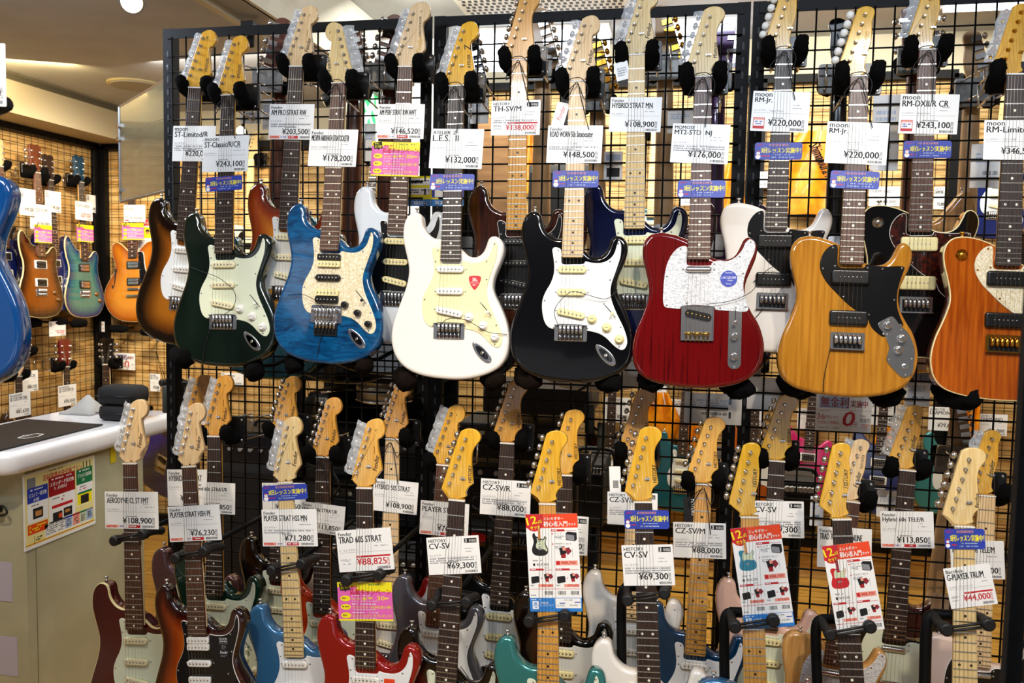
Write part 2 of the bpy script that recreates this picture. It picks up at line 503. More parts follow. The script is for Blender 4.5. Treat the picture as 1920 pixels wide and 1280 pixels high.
def cached(key, fn):
    if key not in CACHE:
        CACHE[key] = fn()
    return CACHE[key]


def body_mesh(name, outline, mat, bind, T=.044, r=.010, burst=False, backmat=None):
    mb = MB(); P = ccw(outline)
    ring = [(r * (1 - math.cos(a)), -T + r * (1 - math.sin(a))) for a in (math.radians(k) for k in (90, 60, 30, 0))][:0]
    prof = []
    for a in (90, 55, 25, 0):
        q = math.radians(a); prof.append((r * (1 - math.cos(q)), -T + r * (1 - math.sin(q))))
    front = [(i, -T - z) for i, z in reversed(prof)]
    if bind:
        prof = [(.004, -T), (.001, -T + .002), (0, -T + .004)]
        front = [(0, -.0075), (0, -.002), (.0006, -.0006), (.0026, -.0002)]
    rings = prof + front
    mb.prism(P, rings, 0, smooth=True, caps=(True, not burst))
    n = len(P)
    if bind:                                      # the last rings are the binding strip
        k = len(rings)
        for i in range(len(mb.f)):
            if len(mb.f[i]) == 4 and min(mb.f[i]) >= (len(prof)) * n:
                mb.m[i] = 1
    if burst:
        rim = inset(P, rings[-1][0]); rv = [Vector(p) for p in rim]
        pa = np.array(P); pb = np.roll(pa, -1, 0)

        def dist(x, y):
            q = np.array((x, y)); d = pb - pa; t = np.clip(((q - pa) * d).sum(1) / (d * d).sum(1), 0, 1)
            return float(np.sqrt((((pa + d * t[:, None]) - q) ** 2).sum(1)).min())

        def inside(x, y):
            c = False; j = n - 1
            for i in range(n):
                if (rim[i][1] > y) != (rim[j][1] > y) and x < (rim[j][0] - rim[i][0]) * (y - rim[i][1]) / (rim[j][1] - rim[i][1]) + rim[i][0]:
                    c = not c
                j = i
            return c
        xs = pa[:, 0]; ys = pa[:, 1]; st = .012; pts = []
        y = ys.min() + st / 2
        while y < ys.max():
            x = xs.min() + st / 2
            while x < xs.max():
                if inside(x, y) and dist(x, y) > .012:
                    pts.append(Vector((x, y)))
                x += st
            y += st
        co, ed, fa, *_ = delaunay_2d_cdt(rv + pts, [(i, (i + 1) % n) for i in range(n)], [], 1, 1e-6)
        att = [0.0] * len(mb.v)
        for k in range(len(rings)):
            for i in range(n):
                att[k * n + i] = rings[k][0] if k > len(prof) else -.004
        mb.add([(p.x, p.y, rings[-1][1]) for p in co], [tuple(f) for f in fa], 0, False)
        att += [dist(p.x, p.y) for p in co]
        mb.att = att
    return mb.mesh(name, [mat, bind] if bind else [mat])


def add_screw(mb, x, y, z, mat, r=.0026):
    mb.lathe((x, y, z), (0, 0, 1), [(0, r), (.0006, r), (.0012, r * .6)], mat, 8)


def guard_mesh(P, mat, edge, z0=0.0, screws=11, every=None):
    mb = MB(); P = ccw(P)
    mb.prism(P, [(0, z0), (0, z0 + .0012), (.0013, z0 + .0023)], 0, side=1)
    # front bevel shows the white inner ply
    Q = inset(P, .0062); n = len(P)
    for k in range(screws):
        i = int((k + .35) * n / screws) % n
        add_screw(mb, Q[i][0], Q[i][1], z0 + .0023, 2)
    return mb


def single_pickup(col):
    mb = MB()
    mb.prism(rrect(.074, .0185, .0088, 5), [(0, 0), (0, .0075), (.0012, .0092), (.003, .0098)], 0)
    for i in range(6):
        mb.lathe((-.026 + i * .0104, 0, .0095), (0, 0, 1), [(0, .0025), (.0009, .0025), (.0011, .0015)], 1, 8)
    for s in (-1, 1):
        add_screw(mb, s * .0418, 0, .0, 1, .0024)
    return mb.mesh('pickup', [col, STEEL])


def humbucker(c1, c2, ring=None):
    mb = MB()
    if ring:
        mb.prism(rrect(.09, .046, .004), [(0, 0), (0, .004), (.001, .005)], 2)
    for dy, m in ((.0095, 0), (-.0095, 1)):
        mb.prism(rrect(.068, .0175, .004, 4, 0, dy), [(0, .001), (0, .009), (.001, .010)], m)
        for i in range(6):
            mb.lathe((-.026 + i * .0104, dy, .010), (0, 0, 1), [(0, .0022), (.0008, .0022), (.001, .001)], 3, 8)
    return mb.mesh('pickup', [c1, c2, ring or c1, STEEL])


def soapbar(col):
    mb = MB()
    mb.prism(rrect(.088, .036, .006), [(0, 0), (0, .008), (.002, .010), (.005, .0105)], 0)
    for i in range(6):
        mb.lathe((-.024 + i * .0096, 0, .0103), (0, 0, 1), [(0, .0018), (.0008, .0018), (.001, .001)], 1, 8)
    return mb.mesh('pickup', [col, STEEL])


def strat_bridge(met):
    mb = MB()
    mb.prism(rrect(.086, .040, .003, 3, 0, -.661), [(0, 0), (0, .002), (.001, .003)], 0)
    mb.box((0, -.6395, .004), (.086, .0025, .008), 0); mb.box((0, -.6605, .0032), (.066, .036, .0006), 1)  # dark inset paints the shade in the gaps between saddles
    for i in range(6):
        x = -.0265 + i * .0106
        mb.tube([(x, -.642, .006), (x, -.644, .0085), (x, -.658, .0085), (x, -.6605, .005)], .0044, 0, 10)
        mb.tube([(x, -.662, .004), (x, -.679, .004)], .0036, 0, 10)
        mb.bar((x, -.66, .009), (x, -.678, .009), .0012, 1)
        mb.lathe((x, -.645, .010), (0, 0, 1), [(0, .0014), (.002, .0014)], 1, 6)
    for i in range(6):
        add_screw(mb, -.033 + i * .0132, -.6415, .008, 1, .0022)
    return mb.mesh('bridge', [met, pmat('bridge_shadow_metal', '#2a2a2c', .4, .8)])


def floyd_bridge(met):
    mb = MB()
    mb.prism(rrect(.092, .05, .004, 3, 0, -.650), [(0, 0), (0, .005), (.001, .006)], 0)
    for i in range(6):
        x = -.0265 + i * .0106
        mb.tube([(x, -.633, .010), (x, -.637, .0125), (x, -.66, .0125), (x, -.664, .009)], .0047, 0, 10)
        mb.tube([(x, -.668, .008), (x, -.69, .008)], .0040, 0, 10)
        mb.bar((x, -.688, .009), (x, -.703, .011), .0025, 1, 6)
        mb.lathe((x, -.640, .016), (0, 0, 1), [(0, .0018), (.002, .0018)], 1, 6)
    for s in (-1, 1):
        mb.lathe((s * .037, -.640, .006), (0, 0, 1), [(0, .006), (.006, .006), (.007, .004)], 0, 10)
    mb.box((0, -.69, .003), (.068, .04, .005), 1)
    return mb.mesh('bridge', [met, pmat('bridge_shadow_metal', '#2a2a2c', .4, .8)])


def hard_bridge(met):
    mb = MB()
    mb.prism(rrect(.080, .042, .003, 3, 0, -.648), [(0, 0), (0, .002), (.001, .003)], 0)
    mb.box((0, -.668, .006), (.08, .003, .012), 0); mb.box((0, -.65, .0032), (.066, .032, .0006), 1)  # dark inset under the saddles, shade put into the colour
    for i in range(6):
        x = -.0265 + i * .0106
        mb.tube([(x, -.636, .006), (x, -.639, .009), (x, -.651, .009), (x, -.6545, .006)], .0044, 0, 10)
        mb.bar((x, -.653, .008), (x, -.668, .008), .0014, 1)
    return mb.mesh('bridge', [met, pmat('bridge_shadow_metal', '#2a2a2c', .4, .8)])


def tele_bridge(met):
    mb = MB()
    mb.prism(rrect(.080, .087, .004, 3, 0, -.622), [(0, 0), (0, .0015), (.0005, .002)], 0)
    for s in (-1, 1):
        mb.box((s * .039, -.622, .004), (.0018, .086, .008), 0)
    mb.box((0, -.6645, .004), (.08, .0018, .008), 0)
    for k in range(3):
        x = -.021 + k * .021
        mb.bar((x - .0095, -.648, .008), (x + .0095, -.648, .008), .0042, 1, 10, True)
        mb.bar((x, -.652, .008), (x, -.664, .008), .0015, 0)
    for i in range(6):
        mb.bar((-.0265 + i * .0106, -.654, .006), (-.0265 + i * .0106, -.668, .006), .0017, 1)
    M = Matrix.Translation((.002, -.602, 0)) @ Matrix.Rotation(math.radians(-12), 4, 'Z')
    mb2 = MB(); mb2.prism(rrect(.066, .019, .009, 5), [(0, .001), (0, .007), (.001, .008)], 2)
    for i in range(6):
        mb2.lathe((-.026 + i * .0104, 0, .008), (0, 0, 1), [(0, .0023), (.0008, .0023), (.001, .001)], 1, 8)
    o = mb.add([M @ Vector(p) for p in mb2.v], [], 0)
    for f, m, s in zip(mb2.f, mb2.m, mb2.s):
        mb.f.append(tuple(i + o for i in f)); mb.m.append(m); mb.s.append(s)
    return mb.mesh('bridge', [met, pmat('brass_saddle', '#caa552', .25, 1), BLKPLASTIC])


def tom_bridge(met):
    mb = MB()
    mb.prism(rrect(.078, .011, .004, 3, 0, -.648), [(0, .002), (0, .012), (.002, .014)], 0)
    mb.prism(rrect(.095, .012, .005, 3, 0, -.690), [(0, .002), (0, .012), (.002, .014)], 0)
    for s in (-1, 1):
        for y in (-.648, -.69):
            mb.lathe((s * .037, y, 0), (0, 0, 1), [(0, .005), (.005, .005)], 0, 8)
    return mb.mesh('bridge', [met])


def knob_mesh(col, metal=False):
    mb = MB()
    if metal:
        mb.lathe((0, 0, 0), (0, 0, 1), [(0, .0095), (.012, .009), (.0155, .0085), (.017, .006)], 0, 16)
    else:
        mb.lathe((0, 0, 0), (0, 0, 1), [(0, .0128), (.003, .0125), (.004, .0105), (.013, .0088), (.0145, .007)], 0, 16)
        mb.box((0, 0, .0147), (.010, .0012, .0004), 1)
    return mb.mesh('knob', [col, INK])


def switch_mesh(tip):
    mb = MB()
    mb.box((0, 0, .0002), (.0022, .034, .0006), 1)
    mb.bar((0, -.008, 0), (0, -.013, .014), .0012, 1); mb.lathe((0, -.0125, .012), (0, -.3, 1), [(0, .0025), (.003, .0042), (.009, .0042), (.011, .002)], 0, 10)
    for s in (-1, 1):
        add_screw(mb, 0, s * .021, 0, 2)
    return mb.mesh('pickup_selector', [tip, INK, STEEL])


def toggle_mesh(met):
    mb = MB(); mb.lathe((0, 0, 0), (0, 0, 1), [(0, .014), (.0015, .014), (.003, .008), (.006, .0075), (.007, .003)], 0, 18); mb.lathe((0, 0, .006), (.1, -.3, 1), [(0, .002), (.010, .003), (.013, .0015)], 0, 8)
    return mb.mesh('toggle_switch', [met])


def jack_mesh(met):
    mb = MB(); P = []
    for k in range(24):
        a = 2 * math.pi * k / 24; x = math.cos(a); y = math.sin(a)
        P.append((x * .014 * (1 - .15 * y), y * .036))
    mb.prism(P, [(0, 0), (0, .0015), (.0015, .0022)], 0)
    mb.prism([(x * .62, y * .66) for x, y in P], [(0, .0022), (.002, .0008), (.004, .0004)], 1)
    mb.lathe((0, -.002, .0015), (0, .5, 1), [(0, .0055), (.003, .0055), (.0032, .003)], 0, 10)
    for s in (-1, 1):
        add_screw(mb, 0, s * .031, .0022, 2, .0022)
    return mb.mesh('jack_plate', [met, pmat('jack_dish', '#3a3a3e', .25, .9), STEEL])


def tuner_mesh(btn, pearl):
    """post at the origin, button towards -x"""
    mb = MB()
    mb.lathe((0, 0, 0), (0, 0, 1), [(0, .0055), (.0022, .005), (.0028, .0032), (.010, .0030), (.0115, .0022)], 0, 10)
    mb.box((-.006, 0, -.018), (.026, .013, .008), 0)
    mb.bar((-.014, 0, -.017), (-.024, 0, -.017), .0022, 0, 6)
    if pearl:
        mb.lathe((-.023, 0, -.017), (-1, 0, 0), [(0, .003), (.002, .0085), (.008, .0105), (.014, .0095), (.018, .005)], 1, 12)
    else:
        mb.lathe((-.023, 0, -.017), (-1, 0, 0), [(0, .003), (.001, .0065), (.004, .0092), (.008, .0092), (.011, .006), (.012, .003)], 1, 12)
    return mb.mesh('tuning_machine', [btn[0], btn[1]])


def strap_mesh(met):
    mb = MB(); mb.lathe((0, 0, 0), (0, 1, 0), [(0, .004), (.002, .006), (.004, .0032), (.009, .003), (.011, .0065), (.0135, .0065), (.0145, .003)], 0, 12)
    return mb.mesh('strap_button', [met])


def neck_mesh(mat):
    mb = MB(); n = 9; rings = []
    L = [(-.006, .0208, .013, .008), (.02, .0214, .019, .007), (.2, .0245, .020, .007), (.40, .0272, .022, .007), (.45, .0278, .024, .007)]
    for s, w, d, zt in L:
        rings.append([(w * math.cos(math.pi + math.pi * k / (n - 1)) if 0 < k < n - 1 else w * (-1 if k == 0 else 1), -s, zt + d * math.sin(math.pi + math.pi * k / (n - 1))) for k in range(n)])
    vs = [p for r in rings for p in r]
    fs = [(i * n + j, i * n + j + 1, (i + 1) * n + j + 1, (i + 1) * n + j) for i in range(len(L) - 1) for j in range(n - 1)]
    fs += [(i * n, (i + 1) * n, (i + 1) * n + n - 1, i * n + n - 1) for i in range(len(L) - 1)]
    fs += [tuple(range(n)), tuple((len(L) - 1) * n + j for j in range(n))[::-1]]
    mb.add(vs, fs, 0, True)
    return mb.mesh('neck', [mat])


def fretboard_mesh(mat, dot, frets):
    mb = MB(); e = fret_s(frets) + .007; wid = lambda s: .0211 + (.0281 - .0211) * s / .4665
    P = [(-wid(0), 0), (wid(0), 0), (wid(e), -e + .002), (wid(e) - .004, -e), (-wid(e) + .004, -e), (-wid(e), -e + .002)]
    mb.prism(P, [(0, .0068), (0, .0118), (.0012, .013)], 0, smooth=False)
    for k in range(1, frets + 1):
        s = fret_s(k); mb.box((0, -s, .0133), (2 * wid(s) - .001, .0024, .0016), 1)
    for k in (3, 5, 7, 9, 12, 15, 17, 19, 21):
        s = (fret_s(k) + fret_s(k - 1)) / 2
        for x in ((-.0125, .0125) if k == 12 else (0,)):
            mb.lathe((x, -s, .0131), (0, 0, 1), [(0, .0032), (.0002, .0032)], 2, 10)
    return mb.mesh('fretboard', [mat, FRET, dot])


def head_mesh(kind, mat, logo, flip, trussrod):
    mb = MB(); P = smooth_closed(HEADS[kind][0][:-1], 3)
    if flip:
        P = [(-x, y) for x, y in P]
    mb.prism(P, [(.0015, -.0105), (0, -.009), (0, .002), (.0008, .0036), (.002, .004)], 0)
    if trussrod:
        mb.lathe((0, .006, .004), (0, 0, 1), [(0, .0035), (.0003, .0035)], 1, 10)
        mb.box((0, .001, .0042), (.005, .009, .0004), 1)
    if logo:
        for s, x, y, h, a, inkm in logo:
            put_text(mb, s, x, y, -.8, h, .0043, inkm, math.radians(a), .18, bold=True)
    return mb.mesh('headstock', [mat, INK, SCRIPT, GOLDINK])


def strings_mesh(kind, i, flip):
    mb = MB(); x, y = HEADS[kind][1][i]; un = -.0175 + .007 * i; ub = -.0265 + .0106 * i
    if kind == 'three':
        un = -.0175 + .007 * i
    s = -1 if flip else 1
    mb.tube([(s * x, y, .012), (s * un, .0005, .0162), (s * ub, -.648, .0185)], (.00040, .00036, .00032, .00026, .00022, .0002)[i], 0, 4)
    return mb.mesh('string', [NICKEL])


# ------------------------------------------------------------------ the guitar
FENDER = [('Fender', .032, .044, .0125, 80, 2), ('STRATOCASTER', .0275, .088, .0024, 92, 2), ('F', .028, .146, .007, 0, 2)]
GUITARS = {}


def frame(nut, p2, L2, y1, y2, flip=False, twist=0, zf=.013):
    A = at_y(*nut, y1); B = at_y(*p2, y2)
    return frame_ab(A, B, L2, flip, twist, zf)


def frame_ab(A, B, L2, flip=False, twist=0, zf=.013):
    up = (A - B).normalized(); sc = (A - B).length / L2
    x = Vector((-1, 0, 0) if flip else (1, 0, 0)); x = Matrix.Rotation(math.radians(twist), 3, 'Z') @ x
    x = (x - up * x.dot(up)).normalized(); z = x.cross(up)
    M = Matrix((x * sc, up * sc, z * sc)).transposed().to_4x4()
    M.translation = A - z * zf * sc
    return M


def guitar(key, M, label, group, desc, shape='strat', body=None, guard=MINT, gedge=None, pick='sss', pcol=AGED, fb=ROSE, neck=MAPLE, head='strat', headmat=None, frets=21, dot=DOTW, bind=None, burst=False,
           knobs=AGED, met=CHROME, bridge='strat', logo=None, flip=False, wrap=False, pearl=False, truss=False, back=False, full=True, name='electric_guitar', strings=True, sticker=None, detail=True, shaft=True, cat='electric guitar'):
    """M puts the nut (y = 0) in the world; the Empty sits at the body's bottom"""
    outline = {'strat': STRAT_BODY, 'tele': TELE_BODY, 'rm': TELE_BODY, 'es': ES_BODY, 'prs': PRS_BODY}[shape]
    base = min(y for x, y in outline)
    root = thing(name, M @ Matrix.Translation((0, base, 0)), label, cat, group)
    L = Matrix.Translation((0, -base, 0))
    headmat = headmat or neck; gedge = gedge or (WHITEP if guard in (BLACKG, TORT) else guard)
    hm = HEADS[head]; sg = -1 if flip else 1

    def put(nm, key2, fn, X=None, to=None):
        if to is not None:                          # a piece that sits on a part: one level deeper
            return link(nm, cached(key2, fn), to, X if X is not None else Matrix())
        return link(nm, cached(key2, fn), root, L @ X if X is not None else L)
    go = None

    bo = put('body', ('body', shape, body.name, bind and bind.name, burst), lambda: body_mesh('body', outline, body, bind, burst=burst, T=.042 if shape != 'es' else .045))
    nk_ = put('neck', ('neck', neck.name), lambda: neck_mesh(neck))
    put('fretboard', ('fb', fb.name, dot.name, frets), lambda: fretboard_mesh(fb, dot, frets))
    put('headstock', ('head', head, headmat.name, str(logo), flip, truss), lambda: head_mesh(head, headmat, logo, flip, truss))
    nb = MB(); nb.box((0, .0015, .0105), (.0425, .0035, .009), 0)
    put('nut', ('nut', fb.name), lambda: nb.mesh('nut', [WHITEP]), None, nk_)
    for i, (x, y) in enumerate(hm[1]):
        dx, dy = hm[1][4][0] - hm[1][3][0], hm[1][4][1] - hm[1][3][1]
        if head == 'three':
            a = 0 if i < 3 else math.pi
        else:
            t = Vector((hm[1][5][0] - hm[1][0][0], hm[1][5][1] - hm[1][0][1])); a = math.atan2(-t.x * sg, t.y)
            a = a if not flip else a + math.pi
        put('tuning_machine', ('tuner', met.name, pearl), lambda: tuner_mesh((met, WHITEP if pearl else met), pearl), Matrix.Translation((x * sg, y, .004)) @ Matrix.Rotation(a, 4, 'Z'))
    if head != 'three' and not back:
        def tree():
            mb = MB(); mb.lathe((0, 0, 0), (0, 0, 1), [(0, .0042), (.002, .0042), (.003, .0028), (.006, .003), (.0075, .0018)], 0, 10); mb.box((0, 0, .0055), (.013, .004, .0012), 0); return mb.mesh('string_tree', [met])
        put('string_tree', ('tree', met.name), tree, Matrix.Translation((sg * .0115, .058, .004)))
    if wrap:
        def wr():
            mb = MB(); a, b = Vector(hm[1][0]), Vector(hm[1][5]); t = (b - a).normalized(); o = Vector((-t.y, t.x))
            r = random.Random(3); k = 14; rows = []
            for i in range(k):
                p = a - t * .012 + (b - a + t * .024) * (i / (k - 1)); w = .042 + r.uniform(-.003, .003)
                rows.append([(p + o * .012, -.002 + r.uniform(-.002, .002)), (p + o * .026, .000 + r.uniform(-.004, .004)), (p + o * w, -.012 + r.uniform(-.004, .004))])
            vs = [(sg * q.x, q.y, z) for row in rows for q, z in row] + [(sg * q.x, q.y, z - .0006) for row in rows for q, z in row]
            n = k * 3; fs = []
            for i in range(k - 1):
                for j in range(2):
                    c = i * 3 + j; fs += [(c, c + 1, c + 4, c + 3), (n + c, n + c + 3, n + c + 4, n + c + 1)]
            mb.add(vs, fs, 0, False)
            return mb.mesh('tuner_wrap', [WRAPM])
        put('tuner_wrap', ('wrap', head, flip), wr)
    put('strap_button', ('strap', met.name), lambda: strap_mesh(met), Matrix.Translation({'strat': (-.108, -.337, -.02), 'tele': (-.095, -.3915, -.02), 'rm': (-.095, -.3915, -.02), 'es': (0, -.43, -.05), 'prs': (-.118, -.327, -.02)}[shape]))
    if back:
        pl = MB(); pl.prism(rrect(.085, .14, .012, 4, .0, -.60), [(0, -.0445), (0, -.043)], 0)
        put('back_cover', ('backcover',), lambda: pl.mesh('back_cover', [BLKPLASTIC]))
        np_ = MB(); np_.prism(rrect(.05, .063, .005, 3, 0, -.43), [(0, -.0455), (0, -.0435)], 0)
        put('neck_plate', ('neckplate',), lambda: np_.mesh('neck_plate', [CHROME]))
    if full:
        G = {'strat': STRAT_GUARD, 'tele': TELE_GUARD, 'rm': RM_GUARD}.get(shape)
        if shape == 'es':
            G = smooth_closed([(.03, -.43), (.055, -.425), (.07, -.44), (.078, -.52), (.105, -.60), (.098, -.625), (.06, -.63), (.04, -.60), (.036, -.5)], 3)
        if G and guard:
            go = put('pickguard', ('guard', shape, guard.name, gedge.name, met.name), lambda: guard_mesh(G, guard, gedge).mesh('pickguard', [guard, gedge, met]))
        gz = .0023 if guard else 0
        pk = []
        if pick == 'sss':
            pk = [('s', -.494, 0), ('s', -.553, 0), ('s', -.609, -11)]
        elif pick == 'hsh':
            pk = [('h', -.497, 0), ('s', -.553, 0), ('h', -.608, 0)]
        elif pick == 'zebra':
            pk = [('z', -.500, 0), ('k', -.548, 0), ('y', -.600, 0)]
        elif pick == 'tele':
            pk = [('n', -.4865, 0)]
        elif pick == 'p90':
            pk = [('p', -.4925, 0), ('p', -.592, 0)]
        elif pick == 'hh':
            pk = [('r', -.505, 0), ('r', -.605, 0)]
        for t, y, a in pk:
            X = Matrix.Translation((0, y, gz if t != 'p' or y > -.55 else 0)) @ Matrix.Rotation(math.radians(a), 4, 'Z')
            if t in 'sk':
                c = BLKPLASTIC if t == 'k' else pcol
                put('pickup', ('single', c.name), lambda: single_pickup(c), X, go)
            elif t == 'h':
                put('pickup', ('hum', pcol.name), lambda: humbucker(pcol, pcol), X, go)
            elif t == 'z':
                put('pickup', ('zebra',), lambda: humbucker(BLKPLASTIC, CREAM), X, go)
            elif t == 'y':
                put('pickup', ('zebra2',), lambda: humbucker(CREAM, BLKPLASTIC), X, go)
            elif t == 'r':
                put('pickup', ('ringhum', pcol.name, met.name), lambda: humbucker(BLKPLASTIC if pcol is not CHROME else CHROME, BLKPLASTIC if pcol is not CHROME else CHROME, pcol if pcol is not CHROME else BLKPLASTIC), X, go)
            elif t == 'n':
                def nk():
                    mb = MB(); mb.prism(rrect(.064, .014, .006, 4), [(0, 0), (0, .006), (.003, .009), (.006, .0095)], 0)
                    for s in (-1, 1):
                        add_screw(mb, s * .038, 0, 0, 0, .0026)
                    return mb.mesh('pickup', [CHROME])
                put('pickup', ('telen',), nk, X, go)
            else:
                put('pickup', ('p90', pcol.name), lambda: soapbar(pcol), X, go)
        put('bridge', ('bridge', bridge, met.name), lambda: {'strat': strat_bridge, 'floyd': floyd_bridge, 'hard': hard_bridge, 'tele': tele_bridge, 'tom': tom_bridge}[bridge](met))
        if shape == 'strat' and detail:
            for x, y in ((.055, -.622), (.094, -.6434), (.127, -.673)):
                put('knob', ('knob', knobs.name, knobs in (CHROME, BLKPLASTIC)), lambda: knob_mesh(knobs, knobs in (CHROME, BLKPLASTIC)), Matrix.Translation((x, y, gz)), go)
            put('pickup_selector', ('switch', knobs.name), lambda: switch_mesh(knobs), Matrix.Translation((.099, -.598, gz)) @ Matrix.Rotation(math.radians(42), 4, 'Z'), go)
            put('jack_plate', ('jack', met.name), lambda: jack_mesh(met), Matrix.Translation((.092, -.714, 0)) @ Matrix.Rotation(math.radians(44), 4, 'Z'))
        elif shape == 'tele':
            def cp():
                mb = MB(); mb.prism(rrect(.032, .158, .0155, 6), [(0, 0), (0, .0015), (.0006, .002)], 0)
                for s in (-1, 1):
                    add_screw(mb, 0, s * .074, .002, 1)
                return mb.mesh('control_plate', [CHROME, STEEL])
            c = put('control_plate', ('teleplate',), cp, Matrix.Translation((.092, -.655, 0)))
            put('knob', ('knob', 'm', met.name), lambda: knob_mesh(met, True), Matrix.Translation((0, .003, .002)), c)
            put('knob', ('knob', 'm', met.name), lambda: knob_mesh(met, True), Matrix.Translation((0, -.047, .002)), c)
            put('pickup_selector', ('switchm',), lambda: switch_mesh(CHROME), Matrix.Translation((0, .051, .002)), c)
        elif shape == 'rm':
            c = put('control_plate', ('rmplate', met.name), lambda: guard_mesh(RM_PLATE, met, met, .0004, 6).mesh('control_plate', [met, met, STEEL]))
            for x, y in R8([(1240, 690), (1298, 752), (1284, 806)]):
                put('knob', ('knob', 'm', met.name), lambda: knob_mesh(met, True), Matrix.Translation((x, y, .0027)), c)
            jm = MB(); jm.lathe((0, 0, 0), (0, 0, 1), [(0, .008), (.003, .007), (.0035, .004)], 0, 12)
            x, y = R8([(1308, 885)])[0]
            put('jack_socket', ('jackm', met.name), lambda: jm.mesh('jack_socket', [met]), Matrix.Translation((x, y, .0027)), c)
            if bind:
                put('toggle_switch', ('toggle', met.name), lambda: toggle_mesh(met), Matrix.Translation((-.1, -.437, 0)))
        elif shape in ('es', 'prs') and detail:
            for x, y in (((.10, -.66), (.135, -.69), (.115, -.74), (.15, -.73)) if shape == 'es' else ((.095, -.66), (.12, -.70))):
                put('knob', ('knob', 'g', shape), lambda: knob_mesh(pmat('amber_knob', '#6a4414', .2), False), Matrix.Translation((x, y, 0)))
            if shape == 'es':
                def fh():
                    mb = MB(); P = [(-.128, -.53), (-.118, -.525), (-.113, -.54), (-.119, -.55), (-.125, -.59), (-.135, -.63), (-.143, -.645), (-.15, -.64), (-.152, -.625), (-.146, -.622), (-.14, -.63), (-.134, -.60), (-.131, -.56)]
                    mb.prism(smooth_closed(P, 3), [(0, 0), (0, .0006)], 0); return mb.mesh('sound_hole', [INK])
                put('sound_hole', ('fhole',), fh)
    if strings:
        for i in range(6):
            put('string', ('string', head, i, flip), lambda: strings_mesh(head, i, flip))
    if not full and not back:
        pass
    GUITARS[key] = (M, root, desc)
    return root


# ------------------------------------------------------------------ hangers, body rests, stands
def hanger(key, y1=0, arm=FUR, plate=BLKPLASTIC, small=False):
    M, root, desc = GUITARS[key]
    sc = M.to_scale().x; z = M.col[2].xyz.normalized(); A = M.translation
    R = M.to_3x3().normalized().to_4x4(); R.translation = A
    t = thing('guitar_hanger', R, 'black fur-padded hanger holding the ' + desc, 'guitar hanger', 'guitar hangers')
    pb = MB(); pb.prism(rrect(.105, .08, .006, 3, .012, .015), [(.001, -.062), (0, -.060), (0, -.050), (.001, -.048)], 0)
    for sx in (-.03, .054):
        for sy in (-.015, .045):
            pb.lathe((sx, sy, -.049), (0, 0, 1), [(0, .004), (.002, .004), (.003, .002)], 1, 8)
    link('back_plate', cached(('hplate', plate.name), lambda: pb.mesh('back_plate', [plate, STEEL])), t)
    for s in (-1, 1):
        def ar():
            mb = MB(); path = smooth_path([(s * .034, -.012, -.05), (s * .038, -.006, -.015), (s * .041, .012, .016), (s * .043, .034, .026)], 5); n = len(path)
            rad = [.011 + .009 * math.sin(math.pi * min(1, (k + 3) / (n + 2)) * .9) for k in range(n)]; rad[-1] = .008
            mb.tube(path, rad, 0, 14); fuzz(mb, 0, .0018, 5 + s); return mb.mesh('padded_arm', [arm])
        link('padded_arm', cached(('harm', s, arm.name), ar), t)
    d = (y1 or abs(A.y)) / max(.3, abs(z.y) if abs(z.y) > abs(z.x) else abs(z.x)) - .004
    if d > .07:
        for s in (-.02, .05):
            mb = MB()
            for y in (-.015, .045):
                mb.tube([(s, y, -.06), (s, y, -d)], .0028, 0, 6)
            mb.tube([(s, -.015, -d), (s, .045, -d)], .0028, 0, 6)
            part('wire_bracket', mb, [CHROME], t)
    return t


def cord(key, pts, label):
    """thin black cord in guitar coordinates (x, y from nut, z)"""
    M = GUITARS[key][0]; mb = MB(); P = smooth_path(pts, 6); mb.tube([M @ Vector(p) - (M @ Vector(pts[0])) for p in P], .0012, 0, 5)
    o = part('tie_cord', mb, [CORDM]); o.location = M @ Vector(pts[0]); return tag(o, label, 'cord', 'tie cords')


def rest(px, py, y, label, w=1.0, mat=FUR, ang=0):
    p = at_y(px, py, y); t = thing('body_rest', (p.x, 0, p.z + .016), label, 'guitar rest', 'padded body rests')
    mb = MB(); mb.tube([(0, -.004, 0), (0, y * .45, -.012), (0, y + .03, -.006)], .006, 0, 8); part('rest_arm', mb, [BLKMETAL], t)
    fb = MB(); sx = math.cos(ang); path = smooth_path([(-.030 * w * sx, y + .080, -.004), (-.012 * w * sx, y + .040, -.014), (.010 * w * sx, y + .005, -.018), (.034 * w * sx, y - .025, -.012 + .008 * math.sin(ang))], 5); n = len(path)
    fb.tube(path, [.030 * w * math.sin(math.pi * (k + 1.4) / (n + 1.8)) ** .5 for k in range(n)], 0, 16); fuzz(fb, 0, .0026, int(px)); part('fur_pad', fb, [mat], t)
    return t


